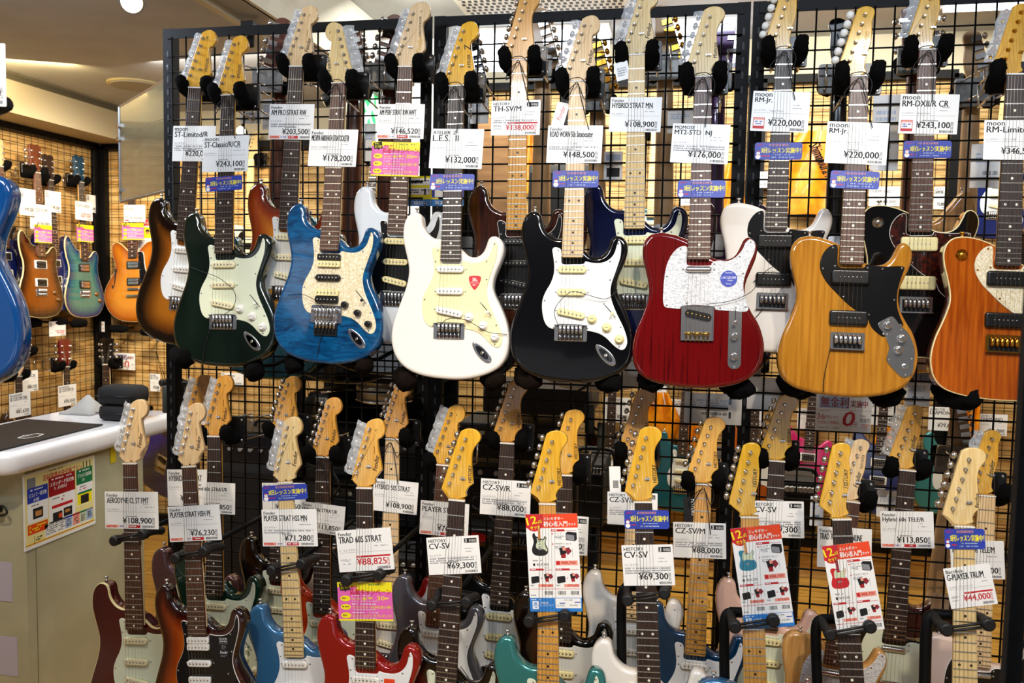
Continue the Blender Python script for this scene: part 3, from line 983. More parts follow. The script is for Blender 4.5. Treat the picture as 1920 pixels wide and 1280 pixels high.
def stand(key, px, py, dz, label, post=True, w=.075, side=1):
    """floor stand whose rubber yoke closes round a neck at the given pixel"""
    M, root, desc = GUITARS[key]; R = M.to_3x3().normalized(); s = (M.inverted() @ at_plane(M, px, py, .02))
    t = thing('guitar_stand', Matrix.Translation((M @ Vector((0, s.y, -.04)) * 1).to_3d()), label, 'guitar stand', 'guitar stands on the floor')
    O = t.matrix_world.translation; loc = lambda x, y, z: (M @ Vector((x, s.y + y, z))) - O
    for sx, yy in ((-1, -.012), (1, .006)):
        mb = MB(); mb.tube(smooth_path([loc(sx * .05, 0, -.055), loc(sx * .047, yy, -.02), loc(sx * .044, yy, .022)], 4), .011, 0, 10)
        mb.lathe(loc(sx * .044, yy, .012), (M.col[2].xyz), [(0, .0145), (.018, .0145), (.022, .010)], 0, 12)
        part('yoke_arm', mb, [RUBBER], t)
    mb = MB()
    for d in (-.0042, .0042):
        mb.tube([loc(-.044, -.012 + d, .028), loc(.044, .006 + d, .028)], .0032, 0, 6)
    part('strap', mb, [RUBBER], t)
    mb = MB(); low = loc(0, -.42, -.11); foot = Vector((low.x, low.y + .10, .02 - O.z))
    mb.tube([loc(-.05, 0, -.055), loc(.05, 0, -.055)], .012, 0, 10)
    if post:
        lo2 = loc(-.074, -.34, -.09); foot = Vector((lo2.x, lo2.y + .10, .02 - O.z))
        mb.tube(smooth_path([loc(-.045, .0, -.055), loc(-.060, -.010, -.055), loc(-.066, -.05, -.055), loc(-.070, -.2, -.058), lo2, foot], 5), .0125, 0, 10)
    elif dz:
        mb.tube([loc(0, 0, -.058), low, foot], .012, 0, 10)
    else:
        mb.tube([loc(0, 0, -.055), Vector((0, -O.y - .004, .0)) + loc(0, 0, -.055) * .3], .007, 0, 10)
    part('post' if post or dz else 'arm', mb, [BLKMETAL], t)
    for a in (-120, -10, 100) if post or dz else ():
        mb = MB(); mb.tube([foot + Vector((0, 0, .05)), foot + Vector((.1 * math.cos(math.radians(a)), .1 * math.sin(math.radians(a)), -.01))], .009, 0, 8); part('leg', mb, [BLKMETAL], t)
    return t


def at_plane(M, px, py, z):
    n = M.col[2].xyz.normalized(); p0 = M @ Vector((0, 0, z)); d = ray(px, py)
    return CAM + d * ((p0 - CAM).dot(n) / d.dot(n))

# ------------------------------------------------------------------ printed cards
PAPER = pmat('white_card', '#f4f4f2', .35)
PAPERW = pmat('warm_white_card', '#f6efe2', .4)
CM = [PAPER, INK, pmat('red_print', '#c81e28', .5), pmat('grey_print', '#8a8a90', .5), pmat('blue_print', '#2a3fa8', .4), pmat('yellow_print', '#f4e61e', .4),
      pmat('pink_print', '#e667b8', .4), pmat('orange_red_print', '#e8481f', .4), pmat('white_print', '#f6f6f4', .4), pmat('sky_blue_print', '#2c7fd0', .4),
      pmat('salmon_print', '#efa08c', .4), pmat('dark_red_print', '#a01c20', .4), pmat('green_print', '#1f7a4a', .4), pmat('pale_blue_print', '#a9bfe0', .4), pmat('pale_yellow_print', '#efe39a', .4),
      pmat('maroon_print', '#8c2430', .4), pmat('tan_print', '#c78a4c', .4), pmat('teal_print', '#2a7f9a', .4), pmat('mint_print', '#cfd8b8', .4)]
WHT, BLK, RED, GRY, BLU, YEL, PNK, ORG, WPR, SKY, SAL, DRD, GRN, PBL, PYL, MRN, TAN, TEA, MNT = range(19)


class Card:
    """sheet w x h lying in x, y with its front towards +z; content in fractions from the top left corner"""

    def __init__(s, w, h, mat=WHT, r=.0015, T=.0008):
        s.w, s.h, s.mb, s.z = w, h, MB(), .0001
        s.mb.prism(rrect(w, h, r, 3), [(0, -T), (0, 0)], mat, smooth=False)

    def xy(s, u, v):
        return (u - .5) * s.w, (.5 - v) * s.h

    def rect(s, u0, v0, u1, v1, mat, dz=0.0):
        (x0, y0), (x1, y1) = s.xy(u0, v1), s.xy(u1, v0); z = s.z + dz
        s.mb.add([(x0, y0, z), (x1, y0, z), (x1, y1, z), (x0, y1, z)], [(0, 1, 2, 3)], mat)

    def poly(s, pts, mat, dz=0.0):
        s.mb.add([(*s.xy(*p), s.z + dz) for p in pts], [tuple(range(len(pts)))[::-1]], mat)

    def disc(s, u, v, r, mat, dz=0.0, ry=None, n=18):
        x, y = s.xy(u, v); ry = ry or r
        s.mb.add([(x + r * math.cos(2 * math.pi * k / n), y + ry * math.sin(2 * math.pi * k / n), s.z + dz) for k in range(n)], [tuple(range(n))], mat)

    def text(s, t, u, v, u1, v1, mat, dz=.0002, ang=0, bold=False, shear=0, fill=False):
        """text between the fractions v (top) and v1 (bottom); stretched to u1 when fill, else squeezed only if too wide"""
        h = (v1 - v) * s.h; x, y = s.xy(u, v1); w = text_geo(t)[2] * h
        mx = (u1 - u) * s.w
        put_text(s.mb, t, x, y, mx if fill or w > mx else w, h, s.z + dz, mat, math.radians(ang), shear, bold)

    def dashes(s, u0, v0, u1, v1, mat, rows=1, seed=0, dz=.0001, fill=.8):
        """rows of print too small to read"""
        r = random.Random(seed); rh = (v1 - v0) / rows
        for k in range(rows):
            u = u0; end = u1 if k < rows - 1 else u0 + (u1 - u0) * r.uniform(.5, 1)
            while u < end:
                du = r.uniform(.008, .03)
                if r.random() < fill:
                    s.rect(u, v0 + rh * (k + .12), min(end, u + du), v0 + rh * (k + .72), mat, dz)
                u += du + .006

    def bars(s, u0, v0, u1, v1, seed=0, mat=BLK):
        r = random.Random(seed); u = u0
        while u < u1:
            d = r.uniform(.006, .014); s.rect(u, v0, min(u1, u + d), v1, mat, .0001); u += d + r.uniform(.005, .010)

    def mesh(s, name, mats=None):
        return s.mb.mesh(name, mats or CM)


def price_card(w, h, brand, model, price, red=False, three=False, strip=False, desc=0, sub='エレキギター', seed=0, stamp=False, sale=False, warm=False):
    c = Card(w, h)
    c.text(brand, .04, .055, .60, .14, BLK, bold=True); c.text(model, .04, .16, .82 if not three else .66, .315, BLK, bold=True)
    c.dashes(.72, .325, .90, .35, GRY, 1, seed); c.dashes(.68, .40, .93, .43, GRY, 1, seed + 1)
    c.text(sub, .04, .455, .55, .515, GRY)
    c.rect(.04, .54, .96, .545, GRY, .0001)
    if desc:
        c.dashes(.04, .555, .93, .555 + .055 * desc, GRY, desc, seed + 2, fill=.9)
    c.dashes(.36, .655, .68, .685, BLK, 1, seed + 3, fill=.95)
    pm = RED if red else BLK
    n = text_geo(price)[2]
    c.text(price, max(.28, max(.30, .87 - min(.58, n * .195 * h / w))), .692, .87, .878, pm, fill=True, bold=True)
    c.rect(.885, .70, .925, .875, pm, .0001); c.rect(.89, .71, .92, .865, WHT, .00015)
    c.text('税', .891, .715, .919, .785, pm, .0003, fill=True); c.text('込', .891, .79, .919, .86, pm, .0003, fill=True)
    if sale or red:
        c.rect(.34, .63, .95, .67, RED, .0002); c.dashes(.37, .64, .50, .66, WPR, 1, seed, .0003)
        c.dashes(.05, .70, .22, .76, GRY, 2, seed + 5); c.dashes(.05, .80, .28, .83, GRY, 1, seed + 6)
    if strip:
        c.rect(.02, .895, .66, .975, SAL, .0001); c.rect(.44, .895, .66, .975, RED, .0002); c.rect(.25, .90, .44, .97, WPR, .0002)
        c.dashes(.03, .905, .24, .965, RED, 2, seed, .0003); c.dashes(.27, .91, .42, .96, BLU, 1, seed, .0003); c.dashes(.46, .91, .64, .96, WPR, 1, seed + 2, .0003)
    if stamp:
        c.rect(.04, .66, .24, .94, RED, .0001); c.rect(.05, .675, .23, .925, WPR, .0002); c.rect(.05, .675, .23, .72, SAL, .0003); c.rect(.05, .87, .23, .925, RED, .0003)
        c.dashes(.07, .74, .21, .85, BLU, 2, seed, .0003)
    if three:
        c.rect(.72, .06, .955, .185, BLK, .0001); c.text('3', .735, .075, .80, .17, WPR, .0003, bold=True); c.text('年保証', .81, .09, .945, .165, WPR, .0003, fill=True)
    c.bars(.70, .905, .93, .965, seed)
    return c


def lesson_label(w, h, seed=0):
    c = Card(w, h, BLU, .006)
    c.text('島村楽器音楽教室', .30, .07, .72, .21, SAL, fill=True)
    c.text('3回レッスン実施中！', .13, .29, .97, .62, YEL, bold=True, fill=True)
    c.text('お試し！', .05, .08, .22, .22, RED, ang=8)
    c.dashes(.42, .68, .95, .76, PBL, 1, seed); c.dashes(.36, .82, .95, .91, PBL, 1, seed + 1); c.dashes(.14, .74, .34, .86, RED, 1, seed + 2)
    r = .072 * w                                         # a small snowman
    c.disc(.075, .83, r * .72, WPR, .0002); c.disc(.075, .64, r * .52, WPR, .0003); c.rect(.05, .50, .10, .56, RED, .0004); c.rect(.04, .715, .11, .745, RED, .0004)
    c.disc(.065, .63, r * .09, BLK, .0005); c.disc(.087, .63, r * .09, BLK, .0005)
    return c


def campaign_flyer(w, h, seed=0):
    c = Card(w, h, PNK)
    c.rect(0, 0, 1, .13, YEL); c.rect(0, .955, 1, 1, YEL, .0001); c.poly([(.38, .13), (1, .02), (1, .26), (.30, .22)], YEL, .00005)
    c.poly([(.03, .04), (.20, .0), (.235, .20), (.16, .21), (.15, .26), (.13, .215), (.05, .22)], BLK, .0002)
    c.text('お得!', .06, .10, .22, .19, YEL, .0004, fill=True); c.dashes(.06, .05, .19, .09, YEL, 1, seed, .0004)
    c.dashes(.26, .09, .50, .15, RED, 1, seed, .0003); c.dashes(.58, .05, .92, .09, GRN, 1, seed, .0003)
    c.text('応援キャンペーン', .23, .17, .97, .33, RED, .0003, bold=True, fill=True)
    c.text('30', .72, .36, .86, .47, YEL, .0003, bold=True, fill=True); c.dashes(.56, .38, .71, .46, YEL, 1, seed, .0003); c.dashes(.87, .39, .98, .46, YEL, 1, seed, .0003)
    for k, v in enumerate((.42, .64, .86)):
        c.disc(.14, v, .095 * w, YEL, .0002, .075 * h); c.dashes(.08, v - .03, .20, v + .03, MRN, 1, seed + k, .0003)
        c.text(('キャンペーン期間', 'アクセサリー券がお買い得！', 'オリジナルグッズプレゼント！')[k], .26, v - .03, .97 if k else .53, v + .05, YEL, .0003, bold=True, fill=True)
        c.dashes(.26, v - .09, .8, v - .05, WPR, 1, seed + 3 + k, .0003); c.dashes(.26, v + .065, .85, v + .085, WPR, 1, seed + 9 + k, .0003)
    return c


def mini_guitar(c, u, v, sc, body, gmat, neckm, tele=False):
    """printed picture of a guitar on a flyer"""
    x0, y0 = c.xy(u, v); P = TELE_BODY if tele else STRAT_BODY; G = TELE_GUARD if tele else STRAT_GUARD
    for pts, m, z in ((P[::3], body, .0002), (G[::2], gmat, .0003)):
        pts = ccw(pts); c.mb.add([(x0 + x * sc, y0 + y * sc, c.z + z) for x, y in pts], [tuple(range(len(pts)))], m)
    for a, b, d, e, m in ((-.025, -.20, .025, -.46, neckm), (-.035, -.64, .035, -.67, GRY)):
        c.mb.add([(x0 + a * sc, y0 + d0 * sc, c.z + .0004) for a, d0 in ((a, e), (d, e), (d, b), (a, b))], [(0, 1, 2, 3)], m)
    if not tele:
        for y in (-.5, -.555, -.61):
            c.mb.add([(x0 + a * sc, y0 + q * sc, c.z + .0004) for a, q in ((-.035, y - .008), (.035, y - .008), (.035, y + .008), (-.035, y + .008))], [(0, 1, 2, 3)], GRY)


def beginner_flyer(w, h, body, tele, tail, seed=0, neckm=TAN):
    c = Card(w, h); k = 1 if tail else 1.17
    V = lambda v: v * k
    c.rect(0, 0, 1, V(.145), ORG)
    x, y = c.xy(.16, V(.10)); c.poly([(.0, .0), (.33, .0)] + [(.16 + .175 * math.cos(math.radians(a)), V(.085) + V(.095) * math.sin(math.radians(a))) for a in (0, 30, 60, 90, 120, 150)] + [(0, V(.13))], RED, .0002)
    c.text('12', .03, V(.035), .23, V(.115), YEL, .0004, ang=12, bold=True, fill=True); c.text('点', .24, V(.055), .31, V(.095), YEL, .0004, bold=True)
    c.text('セット', .09, V(.125), .28, V(.165), YEL, .0004, ang=10, bold=True, fill=True)
    c.text('エレキギター', .35, V(.03), .73, V(.065), WPR, .0003, bold=True, fill=True); c.text('初心者入門', .34, V(.075), .80, V(.13), WPR, .0003, bold=True, fill=True); c.text('セット', .82, V(.095), .96, V(.125), WPR, .0003, bold=True, fill=True)
    mini_guitar(c, .25, V(.02), .52 * h * k, body, MNT, neckm, tele)
    c.rect(.48, V(.16), .74, V(.182), RED, .0001); c.rect(.48, V(.174), .96, V(.178), RED, .0001); c.dashes(.50, V(.165), .72, V(.178), WPR, 1, seed, .0003)
    for v, t in ((.205, 'アンプ'), (.31, 'アクセサリーセット')):
        c.disc(.50, V(v), .014 * w, RED, .0001); c.text(t, .54, V(v - .012), .86, V(v + .012), BLK)
        c.dashes(.54, V(v + .02), .74, V(v + .06), GRY, 3, seed)
    c.poly([(.76, V(.20)), (.80, V(.185)), (.97, V(.195)), (.97, V(.265)), (.93, V(.285)), (.76, V(.27))], BLK, .0002); c.poly([(.77, V(.21)), (.92, V(.225)), (.92, V(.28)), (.77, V(.265))], GRY, .0003)

    def kit(u, v, s):
        c.poly([(u, v), (u + .09 * s, v - .02 * s), (u + .14 * s, v + .05 * s), (u + .02 * s, v + .07 * s)], BLK, .0002); c.poly([(u + .10 * s, v), (u + .19 * s, v - .01 * s), (u + .24 * s, v + .03 * s), (u + .16 * s, v + .07 * s)], MRN, .0003)
        c.poly([(u + .06 * s, v - .01 * s), (u + .11 * s, v - .015 * s), (u + .13 * s, v + .02 * s), (u + .07 * s, v + .025 * s)], SAL, .0004); c.rect(u + .03 * s, v + .05 * s, u + .12 * s, v + .10 * s, DRD, .0002)
        c.rect(u + .25 * s, v, u + .255 * s, v + .09 * s, GRY, .0002)
    kit(.62, V(.355), 1.0)
    c.text('¥69,300', .17, V(.505), .40, V(.535), BLK, fill=True); c.dashes(.10, V(.47), .38, V(.49), GRY, 1, seed); c.rect(.10, V(.507), .14, V(.533), BLK, .0001); c.dashes(.31, V(.55), .46, V(.56), GRY, 1, seed)
    c.rect(.54, V(.48), .96, V(.528), SAL, .0001); c.rect(.55, V(.485), .62, V(.523), RED, .0002); c.text('¥88,700', .64, V(.487), .92, V(.521), RED, .0003, bold=True, fill=True)
    for u, p in ((.03, '¥82,100'), (.53, '¥79,600')):
        c.rect(u, V(.56), u + .27, V(.58), RED, .0001); c.rect(u, V(.573), u + .44, V(.577), RED, .0001); c.dashes(u + .02, V(.563), u + .24, V(.576), WPR, 1, seed, .0003)
        c.poly([(u + .02, V(.645)), (u + .16, V(.635)), (u + .18, V(.65)), (u + .18, V(.70)), (u + .03, V(.715)), (u + .02, V(.70))], BLK, .0002); c.disc(u + .22, V(.66), .012 * w, RED)
        kit(u + .27, V(.62), .75)
        c.rect(u + .15, V(.72), u + .44, V(.75), SAL, .0001); c.text(p, u + .21, V(.723), u + .42, V(.747), RED, .0003, bold=True, fill=True); c.dashes(u, V(.725), u + .12, V(.745), GRY, 1, seed)
    c.rect(.02, V(.768), .98, V(.772), RED, .0001)
    for u in (.30, .55, .80):
        c.bars(u, V(.79), u + .16, V(.828), seed + int(u * 10))
    c.dashes(.03, V(.825), .20, V(.845), GRY, 1, seed)
    if tail:
        c.rect(0, .86, 1, 1, SKY, .0001); c.rect(.49, .865, .98, .965, WPR, .0002); c.rect(.05, .895, .17, .975, WPR, .0002); c.text('冬', .06, .90, .16, .965, SKY, .0004, bold=True, fill=True)
        c.text('3回限定', .20, .90, .36, .92, WPR, .0003, fill=True); c.text('レッスンセット', .20, .925, .46, .945, WPR, .0003, fill=True)
        c.text('13,750', .52, .93, .66, .95, BLK, .0004, fill=True); c.text('10,450', .77, .925, .92, .945, BLK, .0004, fill=True); c.rect(.57, .91, .68, .92, BLU, .0003); c.rect(.86, .90, .97, .91, BLU, .0003); c.text('ギター教室', .66, .875, .82, .89, BLK, .0004, fill=True)
        c.dashes(.03, .872, .32, .885, WPR, 1, seed, .0003)
    return c


def finance_poster(w, h, seed=0, mirror=False):
    c = Card(w, h)
    c.text('無金利', .08, .10, .58, .38, MRN, .0004, bold=True, fill=True); c.rect(.06, .08, .60, .40, PBL, .0001); c.text('実施中', .62, .17, .92, .36, MRN, .0004, bold=True, fill=True)
    c.rect(.0, .44, 1, .448, TAN, .0001)
    c.text('36', .03, .55, .17, .70, RED, .0003); c.text('回払いまで', .18, .59, .42, .67, DRD, .0003, fill=True); c.text('分割払い手数料', .04, .74, .42, .82, RED, .0003, fill=True)
    c.text('0', .46, .47, .67, .86, RED, .0004, shear=.2, bold=True, fill=True); c.text('円', .66, .73, .74, .87, RED, .0003, fill=True)
    c.rect(.80, .50, 1, 1, WPR, .0001); c.text('低金利', .80, .63, .98, .74, BLK, .0003, fill=True); c.dashes(.80, .55, .98, .60, TAN, 1, seed, .0003); c.dashes(.82, .78, .98, .95, SAL, 4, seed, .0003)
    c.dashes(.06, .47, .42, .50, GRY, 1, seed); c.dashes(.06, .90, .7, .94, GRY, 1, seed)
    return c


CARD_N = [0]


def on_guitar(key, quad, build, label, cat='price card', group='price cards', name='price_card', z=.0148):
    """stand a card in the strings of a guitar: quad = pixel corners TL, TR, BL (or x0, y0, x1, y1)"""
    M = GUITARS[key][0]
    if len(quad) == 4:
        x0, y0, x1, y1 = quad; quad = ((x0, y0), (x1, y0), (x0, y1))
    a, b, d = (at_plane(M, *q, z * 1) for q in quad)
    X = (b - a).normalized(); n = M.col[2].xyz.normalized(); Y = n.cross(X); w, h = (b - a).length, abs((d - a).dot(Y))
    o = a + X * (w / 2) - Y * (h / 2)
    R = Matrix((X, Y, n)).transposed().to_4x4(); R.translation = o
    CARD_N[0] += 1
    ob = link(name, build(w, h).mesh(name)); ob.matrix_world = R
    return tag(ob, label, cat, group)


def on_plane(p, X, n, w, h, card, label, cat, group=None, name='price_card'):
    X = Vector(X).normalized(); n = Vector(n).normalized(); Y = n.cross(X)
    R = Matrix((X, Y, n)).transposed().to_4x4(); R.translation = Vector(p)
    ob = link(name, card.mesh(name)); ob.matrix_world = R
    return tag(ob, label, cat, group)

# ------------------------------------------------------------------ the room
def plank_mat(name, c1, c2, c3, axis, w=.12, l=1.4, rough=.55, coat=0):
    """boards with grain; axis 'z': boards lie along x or y and stack upwards, axis 'f': floor boards along y"""
    m = pmat(name, c1, rough, 0, coat); nd, lk, b = nodes(m)
    t = nd.new('ShaderNodeTexCoord'); sp = nd.new('ShaderNodeSeparateXYZ'); cb = nd.new('ShaderNodeCombineXYZ'); ad = nd.new('ShaderNodeMath'); ad.operation = 'ADD'
    lk.new(t.outputs['Object'], sp.inputs[0])
    if axis == 'z':
        lk.new(sp.outputs[0], ad.inputs[0]); lk.new(sp.outputs[1], ad.inputs[1]); lk.new(ad.outputs[0], cb.inputs[0]); lk.new(sp.outputs[2], cb.inputs[1])
    else:
        lk.new(sp.outputs[0], cb.inputs[0]); lk.new(sp.outputs[1], cb.inputs[1])
    br = nd.new('ShaderNodeTexBrick'); br.inputs['Scale'].default_value = 1; br.inputs['Brick Width'].default_value = l; br.inputs['Row Height'].default_value = w; br.inputs['Mortar Size'].default_value = .002
    br.inputs['Color1'].default_value = (0, 0, 0, 1); br.inputs['Color2'].default_value = (1, 1, 1, 1); br.inputs['Mortar'].default_value = (.0, 0, 0, 1); br.offset = .37; br.inputs['Bias'].default_value = 0
    lk.new(cb.outputs[0], br.inputs['Vector'])
    mp = nd.new('ShaderNodeMapping'); mp.inputs['Scale'].default_value = (2.2, 26, 1); lk.new(cb.outputs[0], mp.inputs[0])
    mx = nd.new('ShaderNodeVectorMath'); mx.operation = 'ADD'; lk.new(mp.outputs[0], mx.inputs[0])
    sc = nd.new('ShaderNodeVectorMath'); sc.operation = 'SCALE'; sc.inputs['Scale'].default_value = 17; lk.new(br.outputs['Color'], sc.inputs[0]); lk.new(sc.outputs[0], mx.inputs[1])
    n = nd.new('ShaderNodeTexNoise'); n.inputs['Scale'].default_value = 1.6; n.inputs['Detail'].default_value = 6; n.inputs['Distortion'].default_value = 1.2; lk.new(mx.outputs[0], n.inputs['Vector'])
    r = ramp(nd, [(.28, c3), (.42, c2), (.62, c1)]); lk.new(n.outputs['Fac'], r.inputs[0])
    mi = nd.new('ShaderNodeMixRGB'); mi.blend_type = 'MULTIPLY'; mi.inputs[2].default_value = (.25, .18, .1, 1); lk.new(br.outputs['Fac'], mi.inputs[0]); lk.new(r.outputs[0], mi.inputs[1]); lk.new(mi.outputs[0], b.inputs['Base Color'])
    return m


PLANK = plank_mat('pine_plank_wall', '#dcb878', '#c39550', '#8a5a2a', 'z')
FLOORM = plank_mat('oak_floor_boards', '#cfa04c', '#bd8a38', '#9a6a26', 'f', .09, 1.1, .3, .3)
CEILM = noise_mat('ceiling_paint', '#aeb0b3', '#b8babc', (3, 3, 3), 2, .8, 0)
BEIGE = pmat('beige_wall_paint', '#c9bea2', .8); FASCIA = noise_mat('stained_white_paint', '#e6e6d8', '#d2d0bd', (2, 2, 2), 3, .7, 0, lo=.5, hi=.8)
XL, YB, ZL, ZS, ZH, XF, XE = -1.95, 2.18, 2.54, 2.345, 2.84, -1.68, .05
g = MB(); g.box((1, .2, -.05), (9, 9, .1)); structure('floor', g, [FLOORM])
g = MB(); g.box(((XE - 3) / 2, -.5, ZL + .05), (XE + 3, 6.2, .1)); structure('ceiling', g, [CEILM])
g = MB(); g.box(((XE + 5) / 2, -.5, ZH + .05), (5 - XE, 6.2, .1)); structure('ceiling', g, [CEILM])
g = MB(); g.box((XE + .004, -.5, (ZL + ZH) / 2 + .02), (.024, 6.0, ZH - ZL + .04)); structure('trim_1', g, [FASCIA])
g = MB(); g.box(((XF - 2.2) / 2, .2, (ZS + ZL) / 2), (XF + 2.2, 4.4, ZL - ZS)); structure('ceiling', g, [BEIGE])
g = MB(); g.box((XF + .006, .2, ZL - .02), (.012, 4.4, .03)); structure('trim_2', g, [pmat('dark_metal_trim', '#5a5648', .5)])
g = MB(); g.box((XL - .05, -.4, 1.27), (.1, 5.2, 2.54)); structure('wall_left', g, [PLANK])
g = MB(); g.box((2.4, YB + .05, 1.31), (4.8, .1, 2.62)); structure('wall_back', g, [PLANK])
g = MB(); g.box((-1.0, YB + .05, 1.17), (2.0, .1, 2.34)); structure('wall_back', g, [PLANK])
g = MB(); g.box((-1.0, YB + .06, 2.5), (2.0, .1, .33)); structure('wall_back', g, [BEIGE])
g = MB(); g.box((1.4, YB + .06, 2.73), (6.9, .1, .22)); structure('wall_back', g, [BEIGE])
g = MB(); g.box((4.2, -.5, 1.42), (.1, 6, 2.84)); structure('wall_right', g, [BEIGE])
a, b = at_y(722, 150, 1.95), at_y(832, 150, 1.95)
g = MB(); g.box(((a.x + b.x) / 2, 2.03, ZH / 2), (b.x - a.x, .16, ZH)); structure('wall_column', g, [pmat('white_column_paint', '#f3f3ee', .6)])


def grid(name, o, ux, w, h, sp=.05, r=.0017, x0=0, z0=0, mat=None, parent=None, frame=.03, nz=None, label=None, group=None, off=(0, 0)):
    """welded wire grid with a square-tube frame in the plane through o along ux and z"""
    ux = Vector(ux); uy = Vector((0, 0, 1)); n = ux.cross(uy); t = thing(name, o, label, 'wire grid', group)
    mb = MB(); x = off[0] + sp
    while x < w - .01:
        mb.bar(ux * x, ux * x + uy * h, r); x += sp
    z = off[1] + sp
    while z < h - .01:
        mb.bar(uy * z + n * r, ux * w + uy * z + n * r, r); z += sp
    part('wire_mesh', mb, [BLKMETAL], t)
    for p, q in (((0, 0), (0, h)), ((w, 0), (w, h)), ((0, h), (w, h)), ((0, 0), (w, 0))):
        mb = MB(); P, Q = ux * p[0] + uy * p[1], ux * q[0] + uy * q[1]; d = (Q - P).normalized(); s = d.cross(n) * frame / 2; m = n * frame / 2
        mb.add([P + s + m, P - s + m, P - s - m, P + s - m, Q + s + m, Q - s + m, Q - s - m, Q + s - m], [(0, 1, 2, 3)[::-1], (4, 5, 6, 7), (0, 1, 5, 4), (1, 2, 6, 5), (2, 3, 7, 6), (3, 0, 4, 7)])
        part('frame_bar', mb, [BLKMETAL], t)
    return t


grid('wire_grid', (XL + .03, -.3, .05), (0, 1, 0), 2.42, 2.28, label='black wire grid covering the plank wall beside the corner, under the soffit', frame=.04)
grid('wire_grid', (XL + .06, YB - .03, .05), (1, 0, 0), 1.48, 2.28, label='black wire grid on the plank wall behind the amber semi-hollow guitar', frame=.04)
grid('wire_grid', (-.38, YB - .03, .05), (1, 0, 0), .36, 2.28, label='narrow black wire grid on the plank wall behind the amber sunburst guitar', frame=.04)
for i in range(4):
    grid('wire_grid', (.03 + i * .98, YB - .03, .2), (1, 0, 0), .93, 2.42, label='black wire grid on the far plank wall seen through the display rack', frame=.04, group='wire grids on the far wall')

# ------------------------------------------------------------------ the display rack the guitars hang on
Z0 = 2.25
rack = thing('display_rack', (.9, 0, 0), 'long black steel display rack with wire mesh bays, carrying the upper guitars', 'display rack')
RB = Vector((.9, 0, 0))
SLOT = pmat('slot_hole', '#30343a', .6)


def upright(x, double):
    mb = MB(); xs = ((-.02, .02) if double else (0,))
    for dx in xs:
        mb.box((x + dx - RB.x, .012, 1.17), (.034, .003, 2.34)); mb.box((x + dx + (.017 if dx <= 0 else -.017) * (1 if not double else -1) - RB.x, .028, 1.17), (.003, .034, 2.34))
        z = .1
        while z < 2.3:
            mb.prism([(p[0], p[1]) for p in rrect(.006, .02, .003, 2)], [(0, 0), (0, .0006)], 1)
            o = len(mb.v) - 24
            for k in range(o, len(mb.v)):
                a, b, c = mb.v[k]; mb.v[k] = (x + dx - RB.x + a, .0100 - c, z + b)
            z += .04
    part('upright', mb, [BLKMETAL, SLOT], rack)


for x, d in ((-.022, False), (.865, True), (1.787, True), (2.70, True)):
    upright(x, d)
for x0, x1, w0 in ((-.022, .845, 0), (.885, 1.767, .9069), (1.807, 2.68, 1.8569)):
    mb = MB(); mb.box(((x0 + x1) / 2 - RB.x, .008, 2.322), (x1 - x0, .004, .030)); mb.box(((x0 + x1) / 2 - RB.x, .025, 2.336), (x1 - x0, .034, .003)); part('top_beam', mb, [BLKMETAL], rack)
    mb = MB(); mb.box(((x0 + x1) / 2 - RB.x, .008, .12), (x1 - x0, .004, .034)); part('bottom_beam', mb, [BLKMETAL], rack)
    mb = MB(); x = w0
    while x < x1 - .012:
        if x > x0 + .012:
            mb.bar((x - RB.x, 0, .13), (x - RB.x, 0, 2.31), .0027, 0, 6, True)
        x += .05
    z = Z0
    while z > .14:
        mb.bar((x0 - RB.x + .005, .004, z), (x1 - RB.x - .005, .004, z), .0027, 0, 6, True); z -= .05
    part('mesh_panel', mb, [BLKMETAL], rack)

t = thing('display_rack', (1.989, -1.5, 0), 'black corner post of the near rack with mesh bars, blurred close to the camera', 'display rack')
mb = MB(); mb.box((0, 0, 1.15), (.016, .016, 2.3)); part('upright', mb, [pmat('matt_black_steel', '#04060a', .6, 0, 0, .2)], t)
mb = MB(); z = .08
while z < 2.25:
    mb.bar((.004, -.015, z), (.004, -.82, z), .0028, 0, 6, True); z += .05
for k in range(1, 9):
    mb.bar((.009, -.1 * k, .05), (.009, -.1 * k, 2.28), .0028, 0, 6, True)
part('mesh_panel', mb, [pmat('grey_black_wire', '#1c2226', .35)], t)

# ------------------------------------------------------------------ finishes
def gloss(name, col, metal=0, rough=.12):
    return pmat(name, col, rough, metal, 1)


GREEN = noise_mat('dark_green_finish', '#0a130e', '#121f17', (6, 2, 6), 2, .14, 1)
BLUEQ = noise_mat('quilted_blue_finish', '#042a52', '#0e5c90', (6, 22, 6), 2.2, .12, 1, lo=.3, hi=.7, dist=1.6)
WHITE = gloss('white_finish', '#f3eee6'); COOLWHITE = gloss('pale_blue_white_finish', '#dfe7ef'); PEARLW = gloss('pearl_white_finish', '#ece9e4')
BLACK = gloss('black_finish', '#060608')
REDG = noise_mat('grained_red_finish', '#2c0305', '#640a0c', (60, 1.6, 60), 3, .1, 1, lo=.25, hi=.45)
AMBERB = noise_mat('amber_ash_finish', '#a0661a', '#bb8028', (40, 1.5, 40), 3, .12, 1)
ORANGE = noise_mat('orange_finish', '#8f3c0a', '#b45a12', (40, 2, 40), 3, .14, 1)
WALNUT = noise_mat('walnut_brown_finish', '#24100a', '#3b1a0e', (30, 2, 30), 3, .12, 1)
NAVY = gloss('navy_finish', '#0b1030')
DKRED = gloss('dark_red_finish', '#4b0a12'); LAKE = gloss('lake_blue_finish', '#3d74a3', .35, .2); CANDY = gloss('candy_red_finish', '#93100f', .2)
TEAL = gloss('teal_finish', '#337f7c', .35, .2); MAUVE = gloss('mauve_finish', '#5d3d40', .4, .25); GREENM = gloss('metallic_green_finish', '#0f3528', .4, .2)
